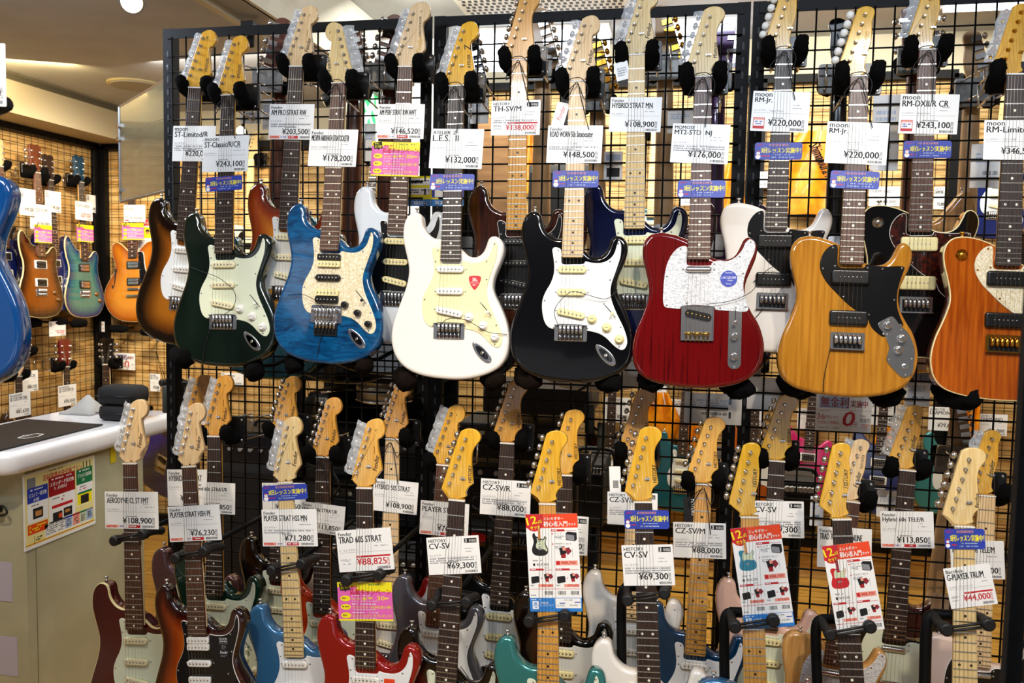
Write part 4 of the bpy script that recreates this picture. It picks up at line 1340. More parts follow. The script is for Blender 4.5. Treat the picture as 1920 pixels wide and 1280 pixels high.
REDOR = gloss('red_orange_finish', '#c23a10', .2); SILVER = gloss('silver_grey_finish', '#6f6f78', .6, .25); BLUED = gloss('deep_blue_finish', '#123f66', .4, .2)
PINK = gloss('shell_pink_finish', '#e8bfae'); PINKP = gloss('pale_pink_finish', '#e6cfc4')
NATURAL = noise_mat('natural_ash_finish', '#c48c4a', '#dba967', (45, 2, 45), 3, .16, .8)
BLUER = gloss('royal_blue_finish', '#151a8c'); BLUEN = gloss('bright_blue_finish', '#0b4480')
BURST2 = burst_mat('tobacco_burst', [(.0, '#080504'), (.3, '#1c0d06'), (.62, '#7c4410'), (.95, '#a8651a')])
BURSTH = burst_mat('honey_burst', [(.0, '#4a1206'), (.3, '#8c3310'), (.7, '#b8671c'), (1, '#c98a35')], dmax=.085)
BURSTR = burst_mat('red_tobacco_burst', [(.0, '#120303'), (.25, '#3a0c07'), (.6, '#8d360c'), (1, '#b65c14')], dmax=.08)
BURST3 = burst_mat('dark_sunburst', [(.0, '#060303'), (.35, '#140604'), (.62, '#4d1207'), (1, '#a85414')], dmax=.1)
BURSTF = burst_mat('flame_brown_burst', [(.0, '#120703'), (.3, '#351604'), (1, '#7c420e')], .5, .07)
BURSTB = burst_mat('teal_quilt_burst', [(.0, '#07194a'), (.25, '#123e63'), (.6, '#2b6469'), (1, '#3f776f')], .6, .07)
BURSTE = burst_mat('ice_tea_burst', [(.0, '#7c350a'), (.4, '#aa6214'), (1, '#c07c22')], .2, .09)
BINDC = pmat('cream_binding', '#e8d9a0', .35)
E21, E22, D12 = fret_s(21) + .007, fret_s(22) + .007, (fret_s(11) + fret_s(12)) / 2


def solve(nut, p2, L2, y1, y2, lim=.06):
    """slide the guitar's plane a little so that its length comes out true"""
    A, B = at_y(*nut, y1), at_y(*p2, y2); d = (1 - (A - B).length / L2) * (y1 - CAM.y)
    d = max(-lim, min(lim, d)); return y1 + d, y2 + d


LMOON = [('moon', .033, .052, .010, 84, 1), ('M', .030, .150, .009, 80, 1)]
LHIST = [('HISTORY', .034, .047, .0095, 92, 1)]
LTELE = [('HISTORY', .0185, .072, .0095, 86, 1)]
LMOONT = [('moon', .0185, .070, .011, 86, 3)]
LSQ = [('Fender', .0395, .042, .014, 82, 3), ('STRATOCASTER', .040, .088, .0068, 92, 1), ('F', .035, .155, .007, 0, 2)]
LATZ = [('ATELIER', .036, .050, .009, 94, 1), ('Z', .035, .100, .018, 94, 1)]
LBAC = [('Bacchus', .033, .045, .009, 90, 2)]
LMOM = [('Momose', .033, .05, .010, 92, 2)]
LFENR = [('Fender', -.0265, .038, .0135, 100, 2), ('F', -.040, .146, .007, 0, 2)]
LTELF = [('Fender', .0125, .042, .0135, 82, 1), ('TELECASTER', .0185, .094, .0065, 86, 1)]
LTELG = [('Fender', .0135, .052, .0135, 82, 2)]

# key: nut px, second px, its distance from the nut, planes at the two points, label, desc, options
UP = [
 ('F1', (426.6, 178.9), (414.2, 595.6), .648, -.20, -.27, 'glossy dark green electric guitar with mint pickguard, hung before the tobacco sunburst one', 'dark green guitar with mint pickguard',
  dict(body=GREEN, guard=MINT, pcol=AGED, neck=AMBER, fb=ROSE, knobs=WHITEP, logo=LMOON, wrap=True)),
 ('F2', (634.4, 156), (609.4, 587), .648, -.20, -.27, 'quilted blue electric guitar with pearl pickguard, two-colour pickups and reversed headstock', 'quilted blue guitar with reversed headstock',
  dict(body=BLUEQ, guard=PEARLC, pick='zebra', neck=MAPLE, fb=ROSER, knobs=BLKPLASTIC, bridge='floyd', logo=LFENR, flip=True, wrap=True, frets=22)),
 ('F3', (855.6, 161.3), (839.8, 612), .648, -.20, -.27, 'white electric guitar with cream pickguard, red pick-shaped sticker and yellow headstock', 'white guitar with cream pickguard',
  dict(body=WHITE, guard=CREAMG, pcol=WHITEP, neck=YELLOW, fb=ROSE, knobs=WHITEP, logo=LATZ, wrap=True, frets=22)),
 ('F4', (1083, 153), (1069, 615.6), .648, -.20, -.27, 'worn black electric guitar with white pickguard and maple neck in the upper row', 'worn black guitar with white pickguard',
  dict(body=BLACK, guard=WHITEG, pcol=CREAM, neck=MAPLEN, fb=MAPLEN, dot=DOTB, knobs=CREAM, logo=FENDER[:1] + FENDER[2:], wrap=True)),
 ('F5', (1319, 144), (1307, 625), .648, -.20, -.27, 'transparent red single-cutaway electric guitar with white pearl pickguard and blue round sticker', 'red guitar with white pearl pickguard',
  dict(shape='tele', body=REDG, guard=PEARL, pick='tele', bridge='tele', neck=MAPLE, fb=ROSER, head='history', logo=LMOM, wrap=True, truss=True)),
 ('F6', (1611.6, 143), (1590.4, 638.6), .648, -.20, -.27, 'amber single-cutaway electric guitar with black pickguard and chrome control plate', 'amber guitar with black pickguard',
  dict(shape='rm', body=AMBERB, guard=BLACKG, gedge=BLACKG, pick='p90', pcol=BLKPLASTIC, bridge='hard', neck=YELLOW, fb=ROSER, head='tele', logo=LMOONT, pearl=True)),
 ('F7', (1905.4, 140), (1885, 644), .648, -.20, -.27, 'orange single-cutaway electric guitar with cream binding, pearl pickguard and gold hardware', 'orange guitar with cream binding',
  dict(shape='rm', body=ORANGE, bind=BINDC, guard=PEARLC, pick='p90', pcol=BLKPLASTIC, bridge='hard', met=GOLD, neck=AMBER, fb=ROSE, head='tele', logo=LMOONT, wrap=True)),
 ('B1', (364.8, 165), (337, 563), .648, -.10, -.13, 'tobacco sunburst electric guitar with white pickguard, hung behind the dark green one', 'tobacco sunburst guitar with white pickguard',
  dict(body=BURST2, burst=True, guard=WHITEG, pcol=WHITEP, neck=AMBER, fb=ROSE, logo=LMOON, wrap=True)),
 ('B2', (554.7, 125), (532, 543), .648, -.12, -.15, 'amber sunburst electric guitar with parchment pickguard, hung behind the quilted blue one', 'amber sunburst guitar with parchment pickguard',
  dict(body=BURSTH, burst=True, guard=PARCH, pcol=AGED, neck=MAPLEN, fb=ROSE, logo=FENDER, wrap=True, frets=22)),
 ('B3', (759.5, 125.6), (737, 553), .648, -.12, -.15, 'pale blue-white electric guitar with black pickguard, hung behind the cream-guarded white one', 'pale blue-white guitar with black pickguard',
  dict(body=COOLWHITE, guard=BLACKG, pcol=CREAM, neck=MAPLEN, fb=ROSEB, head='big', logo=LSQ, wrap=True, frets=22)),
 ('B4', (974, 112.5), (964.4, 558), .648, -.12, -.15, 'walnut brown electric guitar with black pickguard and three black pickups', 'walnut brown guitar with black pickguard',
  dict(body=WALNUT, guard=BLACKG, pcol=BLKPLASTIC, neck=HONEY, fb=HONEY, dot=DOTB, head='history', logo=None, frets=21)),
 ('B5', (1194, 103), (1187.5, 558), .648, -.12, -.15, 'navy blue electric guitar with mint pickguard and pale maple neck in the upper row', 'navy blue guitar with mint pickguard',
  dict(body=NAVY, guard=MINT, pcol=CREAM, neck=MAPLE, fb=MAPLE, dot=DOTB, logo=FENDER[:1], wrap=True, truss=True)),
 ('B6', (1471, 94), (1448.6, 563.5), .648, -.12, -.15, 'white single-cutaway electric guitar with black pickguard and black pickups', 'white guitar with black pickguard',
  dict(shape='rm', body=WHITE, guard=BLACKG, gedge=BLACKG, pick='p90', pcol=BLKPLASTIC, bridge='hard', neck=YELLOW, fb=ROSE, head='tele', logo=LMOONT, pearl=True)),
 ('B7', (1740, 93.4), (1719.5, 571), .648, -.12, -.15, 'black single-cutaway electric guitar with cream binding, tortoise pickguard and cream pickups', 'black guitar with tortoise pickguard',
  dict(shape='rm', body=BLACK, bind=BINDC, guard=TORT, pick='p90', pcol=CREAM, bridge='hard', neck=YELLOW, fb=ROSER, head='tele', logo=LMOONT, wrap=True)),
]
LOW = [
 ('L1', (242.4, 870), (251.4, 1181), E21, -0.440, -0.470, 'dark red electric guitar with cream binding and mint pickguard, standing beside the counter', 'dark red guitar with cream binding',
  dict(body=DKRED, bind=BINDC, guard=MINT, pcol=AGED, neck=MAPLEN, fb=ROSEB, logo=FENDER[:2], wrap=True, truss=True)),
 ('L2', (353, 876), (369, 1191.5), E22, -0.530, -0.560, 'red-brown sunburst electric guitar with black pickguard and white humbuckers', 'sunburst guitar with white humbuckers',
  dict(body=BURSTR, burst=True, guard=BLACKG, pick='hsh', pcol=WHITEP, neck=MAPLEN, fb=ROSEB, logo=FENDER, wrap=True, truss=True, frets=22)),
 ('L3', (533.7, 906), (550.6, 1232.5), E22, -0.440, -0.470, 'light metallic blue electric guitar with white pickguard and maple fretboard', 'light blue guitar with white pickguard',
  dict(body=LAKE, guard=WHITEG, pcol=WHITEP, neck=MAPLE, fb=MAPLE, dot=DOTB, logo=FENDER, wrap=True, truss=True, frets=22)),
 ('L4', (682.5, 916), (684.4, 1253), E21, -0.530, -0.560, 'candy red electric guitar with white pickguard, standing under the pink flyer', 'candy red guitar under the pink flyer',
  dict(body=CANDY, guard=WHITEG, pcol=WHITEP, neck=AMBER, fb=ROSE, logo=FENDER, wrap=True)),
 ('L5', (856, 939), (842, 1173), D12, -0.440, -0.470, 'dark sunburst electric guitar with mint pickguard, standing before the silver grey one', 'dark sunburst guitar before the silver one',
  dict(body=BURST3, burst=True, guard=MINT, pcol=AGED, neck=YELLOW, fb=ROSE, head='history', logo=LHIST)),
 ('L6', (1026, 946), (1027, 1185), D12, -0.530, -0.560, 'teal electric guitar with maple neck, standing behind the red and white flyer', 'teal guitar with maple neck',
  dict(body=TEAL, guard=MINT, pcol=AGED, neck=YELLOW, fb=HONEY, dot=DOTB, head='history', logo=LHIST)),
 ('L7', (1206, 942.5), (1214, 1188), D12, -0.440, -0.470, 'white electric guitar with dark fretboard, standing before the pearl white one', 'white guitar with dark fretboard',
  dict(body=WHITE, guard=MINT, pcol=AGED, neck=YELLOW, fb=ROSE, head='history', logo=LHIST)),
 ('L8', (1406, 971), (1414.7, 1221), D12, -0.530, -0.560, 'electric guitar with honey maple neck and yellow headstock behind the blue-guitar flyer', 'guitar with honey maple neck',
  dict(shape='tele', body=LAKE, guard=MINT, pick='tele', bridge='tele', neck=YELLOW, fb=HONEY, dot=DOTB, head='tele', logo=LTELE)),
 ('L9', (1578.8, 975), (1595, 1231), D12, -0.440, -0.470, 'red electric guitar with dark fretboard and yellow headstock behind the red-guitar flyer', 'guitar with dark neck and yellow headstock',
  dict(shape='tele', body=CANDY, guard=MINT, pick='tele', bridge='tele', neck=YELLOW, fb=ROSE, head='tele', logo=LTELE)),
 ('L10', (1809, 988.8), (1810, 1246.6), D12, -0.530, -0.560, 'electric guitar with pale maple neck and headstock, standing beside the black corner post', 'pale maple guitar beside the corner post',
  dict(shape='tele', body=NATURAL, guard=BLACKG, pick='tele', bridge='tele', neck=MAPLE, fb=MAPLE, dot=DOTB, head='history', logo=LBAC)),
 ('K1', (360, 818), (357, 1115), E21, -0.080, -0.110, 'mauve electric guitar mostly hidden behind the white-humbucker sunburst one', 'mauve guitar',
  dict(body=MAUVE, guard=MINT, pcol=AGED, neck=HONEY, fb=ROSE, logo=FENDER, wrap=True)),
 ('K2', (401, 819), (400.6, 1117), E21, -0.250, -0.280, 'metallic green electric guitar with mint pickguard in the lower row', 'metallic green guitar',
  dict(body=GREENM, guard=MINT, pcol=AGED, neck=HONEY, fb=ROSE, logo=FENDER, wrap=True)),
 ('K3', (528, 812), (519, 1090), E21, -0.165, -0.195, 'sunburst electric guitar with mint pickguard, standing behind the light blue one', 'sunburst guitar behind the light blue one',
  dict(body=BURST3, burst=True, guard=MINT, pcol=AGED, neck=HONEY, fb=ROSE, logo=FENDER)),
 ('K4', (605, 858), (602, 1150), E21, -0.250, -0.280, 'red-orange electric guitar with mint pickguard in the lower back row', 'red-orange guitar',
  dict(body=REDOR, guard=MINT, pcol=AGED, neck=HONEY, fb=ROSE, logo=FENDER)),
 ('K5', (735, 824), (728.7, 1117), E21, -0.110, -0.140, 'red electric guitar with parchment pickguard and maple neck behind the pink flyer', 'maple-necked red guitar',
  dict(body=CANDY, guard=PARCH, pcol=AGED, neck=HONEY, fb=MAPLEN, dot=DOTB, logo=FENDER)),
 ('K6', (831, 873), (814, 1176), E22, -0.210, -0.240, 'silver grey electric guitar with white pickguard', 'silver grey guitar',
  dict(body=SILVER, guard=WHITEG, pcol=WHITEP, neck=AMBER, fb=ROSER, logo=FENDER, wrap=True, frets=22)),
 ('K7', (951, 832), (936, 1137), E21, -0.110, -0.140, 'black electric guitar with white pickguard in the lower back row', 'black guitar in the lower row',
  dict(body=BLACK, guard=WHITEG, pcol=CREAM, neck=HONEY, fb=ROSE, head='history', logo=LHIST)),
 ('K8', (1059, 892), (1052, 1204), E21, -0.210, -0.240, 'dark sunburst electric guitar with cream pickguard, standing behind the teal one', 'dark sunburst guitar behind the teal one',
  dict(body=BURST3, burst=True, guard=PARCH, pcol=CREAM, neck=AMBER, fb=ROSE, head='history', logo=LHIST)),
 ('K9', (1192, 852), (1184, 1163), E21, -0.110, -0.140, 'pearl white electric guitar with maple fretboard in the lower back row', 'pearl white guitar',
  dict(body=PEARLW, guard=WHITEG, pcol=WHITEP, neck=HONEY, fb=MAPLEN, dot=DOTB, head='history', logo=LHIST)),
 ('K10', (1319, 909), (1303, 1229), E21, -0.210, -0.240, 'deep blue electric guitar with white pickguard and maple fretboard', 'deep blue guitar',
  dict(body=BLUED, guard=WHITEG, pcol=WHITEP, neck=AMBER, fb=HONEY, dot=DOTB, head='history', logo=LHIST)),
 ('K11', (1457, 865.5), (1439, 1182), E21, -0.110, -0.140, 'shell pink double-cutaway electric guitar with mint pickguard', 'shell pink guitar with mint pickguard',
  dict(body=PINK, guard=MINT, pcol=CREAM, neck=YELLOW, fb=ROSE, head='history', logo=LHIST)),
 ('K12', (1597.7, 942), (1564, 1248), E21, -0.210, -0.240, 'natural wood single-cutaway electric guitar behind the red-guitar flyer', 'natural wood guitar',
  dict(shape='tele', body=NATURAL, guard=PEARL, pick='tele', bridge='tele', neck=MAPLEN, fb=ROSEB, head='tele', logo=LTELF, wrap=True)),
 ('K13', (1702, 883), (1677.7, 1202), E21, -0.110, -0.140, 'black single-cutaway electric guitar with mint pickguard in the lower row', 'black mint-guarded guitar',
  dict(shape='tele', body=BLACK, guard=MINT, pick='tele', bridge='tele', neck=AMBER, fb=ROSE, head='tele', logo=LTELG, wrap=True)),
 ('K14', (1851, 930.6), (1837, 1251), E21, -0.210, -0.240, 'pale pink single-cutaway electric guitar with black pickguard by the corner post', 'pale pink guitar',
  dict(shape='tele', body=PINKP, guard=BLACKG, pick='tele', bridge='tele', neck=AMBER, fb=MAPLEN, dot=DOTB, head='tele', logo=LTELG, wrap=True)),
]
for key, a, b, L2, y1, y2, lab, desc, o in UP + LOW:
    y1, y2 = solve(a, b, L2, y1, y2, .05 if key[0] in 'FB' else .012)
    up = key[0] in 'FB'
    guitar(key, frame(a, b, L2, y1, y2), lab, 'electric guitars hung in the upper row' if up else 'electric guitars standing in the lower rows', desc, **o)
for k in ['F%d' % i for i in range(1, 8)] + ['B%d' % i for i in range(1, 8)] + ['K2', 'K3', 'K4', 'K5', 'K7', 'K8', 'K9', 'K10', 'K11', 'K12', 'K13', 'K14', 'K1', 'K6']:
    hanger(k)

# stickers on bodies
def sticker(key, x, y, build, label, z=.003):
    M = GUITARS[key][0]; n = M.col[2].xyz.normalized(); o = M @ Vector((x, y, z))
    X = M.col[0].xyz.normalized(); Y = n.cross(X); R = Matrix((X, Y, n)).transposed().to_4x4(); R.translation = o
    ob = link('sticker', build.mesh('sticker')); ob.matrix_world = R; return tag(ob, label, 'sticker')


c = Card(.036, .040, RED, .001); c.mb = MB()
P = smooth_closed([(-.016, .016), (0, .019), (.016, .016), (.014, 0), (.006, -.014), (0, -.019), (-.006, -.014), (-.014, 0)], 3); c.mb.prism(P, [(0, -.0004), (0, 0)], RED, smooth=False)
c.text('30', .30, .17, .58, .42, WPR, bold=True); c.text('th', .60, .28, .72, .42, WPR); c.text('Anniversary', .18, .47, .82, .56, WPR, fill=True); c.dashes(.34, .62, .66, .72, WPR, 2)
sticker('F3', .067, -.529, c, 'red pick-shaped sticker on the cream pickguard of the white guitar')
c = Card(.042, .042, BLU); c.mb = MB(); c.disc(.5, .5, .0205, BLU, .0, n=28); c.text('LACQUER', .08, .36, .92, .52, WPR, shear=.15, fill=True); c.text('Finish', .45, .55, .72, .64, WPR, fill=True); c.text('Momose', .36, .76, .64, .84, WPR, fill=True); c.rect(.3, .14, .7, .17, WPR, .0002)
x, y = T8([(474, 470)])[0]; sticker('F5', x, y, c, 'blue round lacquer sticker on the white pearl pickguard')
c = Card(.030, .055, BLK); c.text('PLAYER', .12, .06, .88, .14, WPR, fill=True); c.text('SERIES', .12, .18, .88, .26, WPR, fill=True); c.text('STRATOCASTER', .08, .30, .92, .35, GRY, fill=True); c.text('Fender', .15, .66, .85, .80, WPR, shear=.2, fill=True); c.dashes(.3, .4, .7, .6, GRY, 4); c.dashes(.2, .86, .8, .96, GRY, 2)
sticker('L2', .075, -.508, c, 'black printed leaflet sticker on the black pickguard of the sunburst guitar')
c = Card(.028, .045, ORG); c.text('MADE IN JAPAN', .08, .25, .92, .36, WPR, fill=True); c.text('TRADITIONAL', .1, .42, .9, .52, WPR, fill=True); c.dashes(.2, .6, .8, .9, WPR, 3)
sticker('L4', .062, -.512, c, 'orange-red sticker on the white pickguard of the candy red guitar')

# ------------------------------------------------------------------ price cards in the strings
PC = [  # guitar, pixel box, brand, model, price, options
 ('B1', (325, 236, 405, 302), 'moon', 'ST-Limited/R', '¥220,000', dict(desc=3)),
 ('F1', ((381, 256), (467, 253), (380, 323)), 'moon', 'ST-Classic/R/CR', '¥243,100', {}),
 ('B2', ((506, 195), (590, 195), (505, 261)), 'Fender', 'AM PRO STRAT RW', '¥203,500', dict(strip=True, desc=2)),
 ('F2', ((582, 242), (672, 243), (581, 311)), 'Fender', 'MICHIYA HARUHATA STRATOCASTER', '¥178,200', dict(sub='エレキギター／T.G.C 春畑道哉シグネイチャー')),
 ('B3', (709, 195, 797, 260), 'Fender', 'AM PERF STRAT RW AWT', '¥146,520', dict(strip=True)),
 ('F3', ((809, 241), (908, 242), (807, 315)), 'ATELIER  Z', 'L.E.S.  II', '¥132,000', {}),
 ('B4', ((922, 189), (1014, 187), (923, 254)), 'HISTORY', 'TH-SV/M', '¥138,000', dict(red=True, three=True, desc=2, sub='H／エレキギター／THギター')),
 ('F4', (1028, 235, 1131, 305), 'Fender', 'ROAD WORN 50s Stratocaster', '¥148,500', dict(desc=2, sub='アルダーボディ／メイプル指板')),
 ('B5', (1145, 182, 1242, 247), 'Fender', 'HYBRID STRAT MN', '¥108,900', {}),
 ('F5', ((1262, 231), (1370, 234), (1259, 304)), 'MOMOSE', 'MT2-STD  NJ', '¥176,000', dict(desc=3)),
 ('B6', ((1413, 170), (1521, 173), (1411, 245)), 'moon', 'RM-Jr.', '¥220,000', dict(stamp=True, sub='エレキギター／Reggae Master')),
 ('F6', ((1552, 227), (1668, 231), (1547, 305)), 'moon', 'RM-Jr.', '¥220,000', dict(sub='エレキギター／Reggae Master')),
 ('B7', ((1689, 176), (1800, 177), (1687, 250)), 'moon', 'RM-DXII/R CR', '¥243,100', dict(stamp=True, sub='エレキギター／RegaeMaster')),
 ('F7', (1846, 225, 1958, 299), 'moon', 'RM-Limited', '¥346,500', dict(sub='エレキギター／スポット生産')),
 ('L1', ((196, 921), (296, 922), (194, 990)), 'Fender', 'AERODYNE CL ST FMT', '¥108,900', dict(strip=True)),
 ('L2', ((314, 950), (411, 945), (316, 1016)), 'Fender', 'PLAYER STRAT HSH PF', '¥76,230', dict(strip=True)),
 ('K1', (313, 880, 392, 948), 'Fender', 'HYBRID 60S STRAT', '¥108,900', {}),
 ('K2', ((357, 902), (441, 906), (355, 960)), 'Fender', 'Hybrid 60s STRAT/R', '¥113,850', {}),
 ('L3', ((490, 955), (593, 954), (488, 1024)), 'Fender', 'PLAYER STRAT HSS MN', '¥71,280', dict(strip=True, desc=2)),
 ('K3', (491, 905, 572, 962), 'Fender', 'HYBRID 60S STRAT', '¥118,250', {}),
 ('K4', ((565, 939), (648, 950), (563, 994)), 'Fender', 'Hybrid 60s STRAT/R', '¥113,850', {}),
 ('L4', ((629, 995), (732, 988), (632, 1073)), 'Fender', 'TRAD 60S STRAT', '¥88,825', dict(red=True, sub='E／エレキギター')),
 ('K5', ((701, 896), (785, 905), (699, 956)), 'Fender', 'HYBRID 50S STRAT', '¥108,900', {}),
 ('K6', ((789, 937), (880, 945), (785, 1000)), 'Fender', 'PLAYER STRAT', '¥76,230', dict(strip=True)),
 ('L5', ((799, 1008), (897, 1003), (800, 1078)), 'HISTORY', 'CV-SV', '¥69,300', dict(three=True, desc=3)),
 ('K7', ((902, 896), (996, 903), (900, 963)), 'HISTORY', 'CZ-SV/R', '¥88,000', dict(three=True, desc=3)),
 ('K8', ((1021, 962), (1104, 969), (1018, 1034)), 'HISTORY', 'CZ-SV', '¥88,000', dict(three=True, desc=3)),
 ('K9', ((1139, 921), (1233, 925), (1137, 982)), 'HISTORY', 'CZ-SV/M', '¥88,000', dict(three=True, desc=3)),
 ('L7', ((1165, 1022), (1261, 1020), (1163, 1098)), 'HISTORY', 'CV-SV', '¥69,300', dict(three=True, desc=3)),
 ('K10', ((1262, 978), (1361, 981), (1261, 1044)), 'HISTORY', 'CZ-SV/M', '¥88,000', dict(three=True, desc=3)),
 ('K11', ((1410, 938), (1507, 940), (1407, 1006)), 'HISTORY', 'CV-SV', '¥69,300', dict(three=True, desc=3)),
 ('K12', ((1533, 986), (1635, 992), (1531, 1062)), 'Fender', 'TRAD 70S TELE THINLINE', '¥115,500', {}),
 ('K13', ((1650, 958), (1750, 959), (1648, 1026)), 'Fender', 'Hybrid 60s TELE/R', '¥113,850', dict(strip=True)),
 ('L10', ((1768, 1066), (1855, 1055), (1773, 1143)), 'Bacchus', 'G-PLAYER TRL/M', '¥44,000', dict(red=True, sub='エレキギター／グローバルシリーズ')),
 ('K14', ((1781, 1013), (1882, 1014), (1779, 1084)), 'Fender', 'HYBRID 50s TELE/M', '¥108,900', dict(strip=True)),
]
for i, (k, q, br, mo, pr, o) in enumerate(PC):
    on_guitar(k, q, lambda w, h: price_card(w, h, br, mo, pr, seed=i, **o), 'white price card on the neck of the ' + GUITARS[k][2], z=.0152)
for i, (k, q) in enumerate([('F1', ((385, 333), (454, 328), (384, 360))), ('F3', (807, 326, 890, 356)), ('F4', (1037, 320, 1123, 351)), ('F5', (1271, 338, 1361, 370)), ('B6', (1416, 267, 1505, 299)), ('F6', ((1558, 319), (1650, 322), (1557, 352))),
                          ('B7', (1695, 264, 1785, 296)), ('L3', ((491, 911), (575, 906), (493, 940))), ('L7', (1170, 956, 1254, 991)), ('L10', (1770, 991, 1846, 1029))]):
    on_guitar(k, q, lambda w, h: lesson_label(w, h, i), 'blue lesson label on the ' + GUITARS[k][2], 'label', 'blue lesson labels', 'lesson_label', .0153)
for i, (k, q) in enumerate([('B3', ((698, 265), (788, 267), (697, 329))), ('L4', ((632, 1091), (734, 1091), (631, 1163)))]):
    on_guitar(k, q, lambda w, h: campaign_flyer(w, h, i), 'pink and yellow campaign flyer on the ' + GUITARS[k][2], 'flyer', 'pink campaign flyers', 'campaign_flyer', .0153)
for k, q, b, te, ta, nm in [('L6', ((985, 964), (1082, 962), (982, 1146)), BLK, False, True, TAN), ('L8', ((1369, 991), (1462, 982), (1381, 1181)), TEA, True, True, TAN), ('L9', ((1541, 1024), (1629, 1014), (1551, 1189)), RED, True, False, MRN)]:
    on_guitar(k, q, lambda w, h: beginner_flyer(w, h, b, te, ta, 3, nm), 'red and white flyer picturing a %s guitar, tucked in the strings of a guitar' % {BLK: 'black', TEA: 'blue', RED: 'red'}[b], 'flyer', 'beginner set flyers', 'beginner_flyer', .0153)

# padded rests under the upper guitars
for i, (px, py, y, w, d) in enumerate([(335, 668, -.25, 1.15, 'dark green guitar, its outer side'), (470, 695, -.25, 1.0, 'dark green guitar, towards the blue one'), (545, 684, -.24, .9, 'quilted blue guitar, towards the green one'), (676, 684, -.26, .9, 'quilted blue guitar, towards the white one'),
        (755, 712, -.27, 1.0, 'white guitar, towards the blue one'), (920, 712, -.27, 1.0, 'white guitar, towards the black one'), (986, 710, -.26, 1.0, 'black guitar, towards the white one'), (1136, 716, -.27, .95, 'black guitar, towards the red one'),
        (1219, 717, -.27, .85, 'red guitar, towards the black one'), (1382, 727, -.27, .95, 'red guitar, towards the amber one'), (1495, 726, -.27, .95, 'amber guitar, towards the red one'), (1660, 738, -.24, 1.1, 'amber guitar, towards the orange one'), (1800, 744, -.25, 1.05, 'orange guitar')]):
    rest(px, py, y, 'black fur-padded rest under the ' + d, w, FURB if i in (3, 4, 5, 6) else FUR, .3 * (i % 3))
for k, px, py in [('L1', 250, 1005), ('L4', 690, 1080), ('L5', 858, 1130), ('L6', 1030, 1156), ('L7', 1222, 1115), ('L8', 1415, 1165), ('L9', 1578, 1178), ('L10', 1800, 1170), ('L2', 362, 1037), ('L3', 541, 1060)]:
    stand(k, px, py, 0, 'black stand yoke round the neck of the ' + GUITARS[k][2], k in ('L8', 'L9', 'L10', 'L7'))
# tie cords at the nuts and security wires over the bodies
for k in ('F1', 'F2', 'F3', 'F4', 'F5', 'F6', 'B4', 'B6', 'B7', 'K4', 'K5', 'K10'):
    r = random.Random(k)
    cord(k, [(-.025, .002, .019), (-.01, .006, .024), (.012, .004, .024), (.028, -.02, .02), (.02, -.05, .022), (0, -.01, .025), (-.03, -.035, .02), (-.034, -.055, .02), (-.02, -.04, .022), (0, -.005, .026), (.012, -.05, .023), (.016 + r.uniform(-.01, .02), -.13, .02)],
         'thin black cord knotted at the nut of the ' + GUITARS[k][2])
for k, pts in (('F1', [(-.105, -.5, .004), (-.06, -.515, .02), (.0, -.535, .03), (.05, -.575, .03), (.04, -.62, .02), (-.02, -.66, .016), (-.05, -.72, .005), (-.06, -.78, .003)]),
               ('F2', [(-.12, -.6, .004), (-.06, -.60, .02), (.0, -.63, .026), (.02, -.66, .02), (-.01, -.71, .006), (-.02, -.77, .003)]),
               ('F3', [(-.02, -.655, .02), (-.0, -.63, .028), (.05, -.63, .02), (.11, -.66, .018), (.16, -.665, .004)]),
               ('F4', [(-.03, -.645, .02), (-.04, -.60, .026), (.0, -.555, .03), (.04, -.56, .022), (.09, -.57, .014), (.12, -.545, .006)]),
               ('F5', [(.02, -.575, .014), (.08, -.565, .012), (.13, -.54, .012), (.15, -.50, .012)]),
               ('F6', [(-.04, -.665, .016), (-.05, -.74, .004), (-.05, -.775, .003)]), ('B6', [(-.05, -.60, .004), (0, -.56, .02), (.03, -.60, .02), (-.03, -.68, .006), (-.06, -.72, .003)]), ('B5', [(.05, -.58, .012), (.07, -.62, .01), (.11, -.64, .01), (.14, -.60, .008)])):
    M = GUITARS[k][0]; mb = MB(); o = M @ Vector(pts[0]); mb.tube([M @ p - o for p in smooth_path(pts, 6)], .0009, 0, 5)
    w = part('security_wire', mb, [CORDM]); w.location = o; tag(w, 'thin black security wire looped over the body of the ' + GUITARS[k][2], 'wire', 'security wires')
# hang tags
for k, q, col, txt, lab in (('B5', ((1150, 120), (1176, 113), (1149, 155)), WHT, None, 'small white hang tag on a string beside the navy guitar\'s nut'), ('F4', ((1046, 190), (1068, 195), (1041, 236)), WHT, 'Fender', 'slim white hang tag with red script behind the worn black guitar\'s card'),
                            ('K9', (1142, 874, 1163, 922), WHT, 'bars', 'small white barcode tag hanging above a price card'), ('K10', (1281, 932, 1301, 977), BLK, 'HISTORY', 'narrow black hang tag with white lettering beside the deep blue guitar')):
    def ht(w, h):
        c = Card(w, h, col)
        if txt == 'Fender':
            x, y = c.xy(.3, .75); put_text(c.mb, 'Fender', x + .012, y, h * .6, w * .4, .0004, RED, math.radians(84), .15)
        elif txt == 'bars':
            c.bars(.3, .55, .8, .85, 1)
        elif txt:
            x, y = c.xy(.72, .08); put_text(c.mb, txt, x, y, h * .7, w * .45, .0004, WPR, math.radians(-90))
        else:
            c.dashes(.15, .3, .85, .8, GRY, 4, 2)
        return c
    on_guitar(k, q, ht, lab, 'tag', None, 'hang_tag', .004 if k == 'F4' else .012)

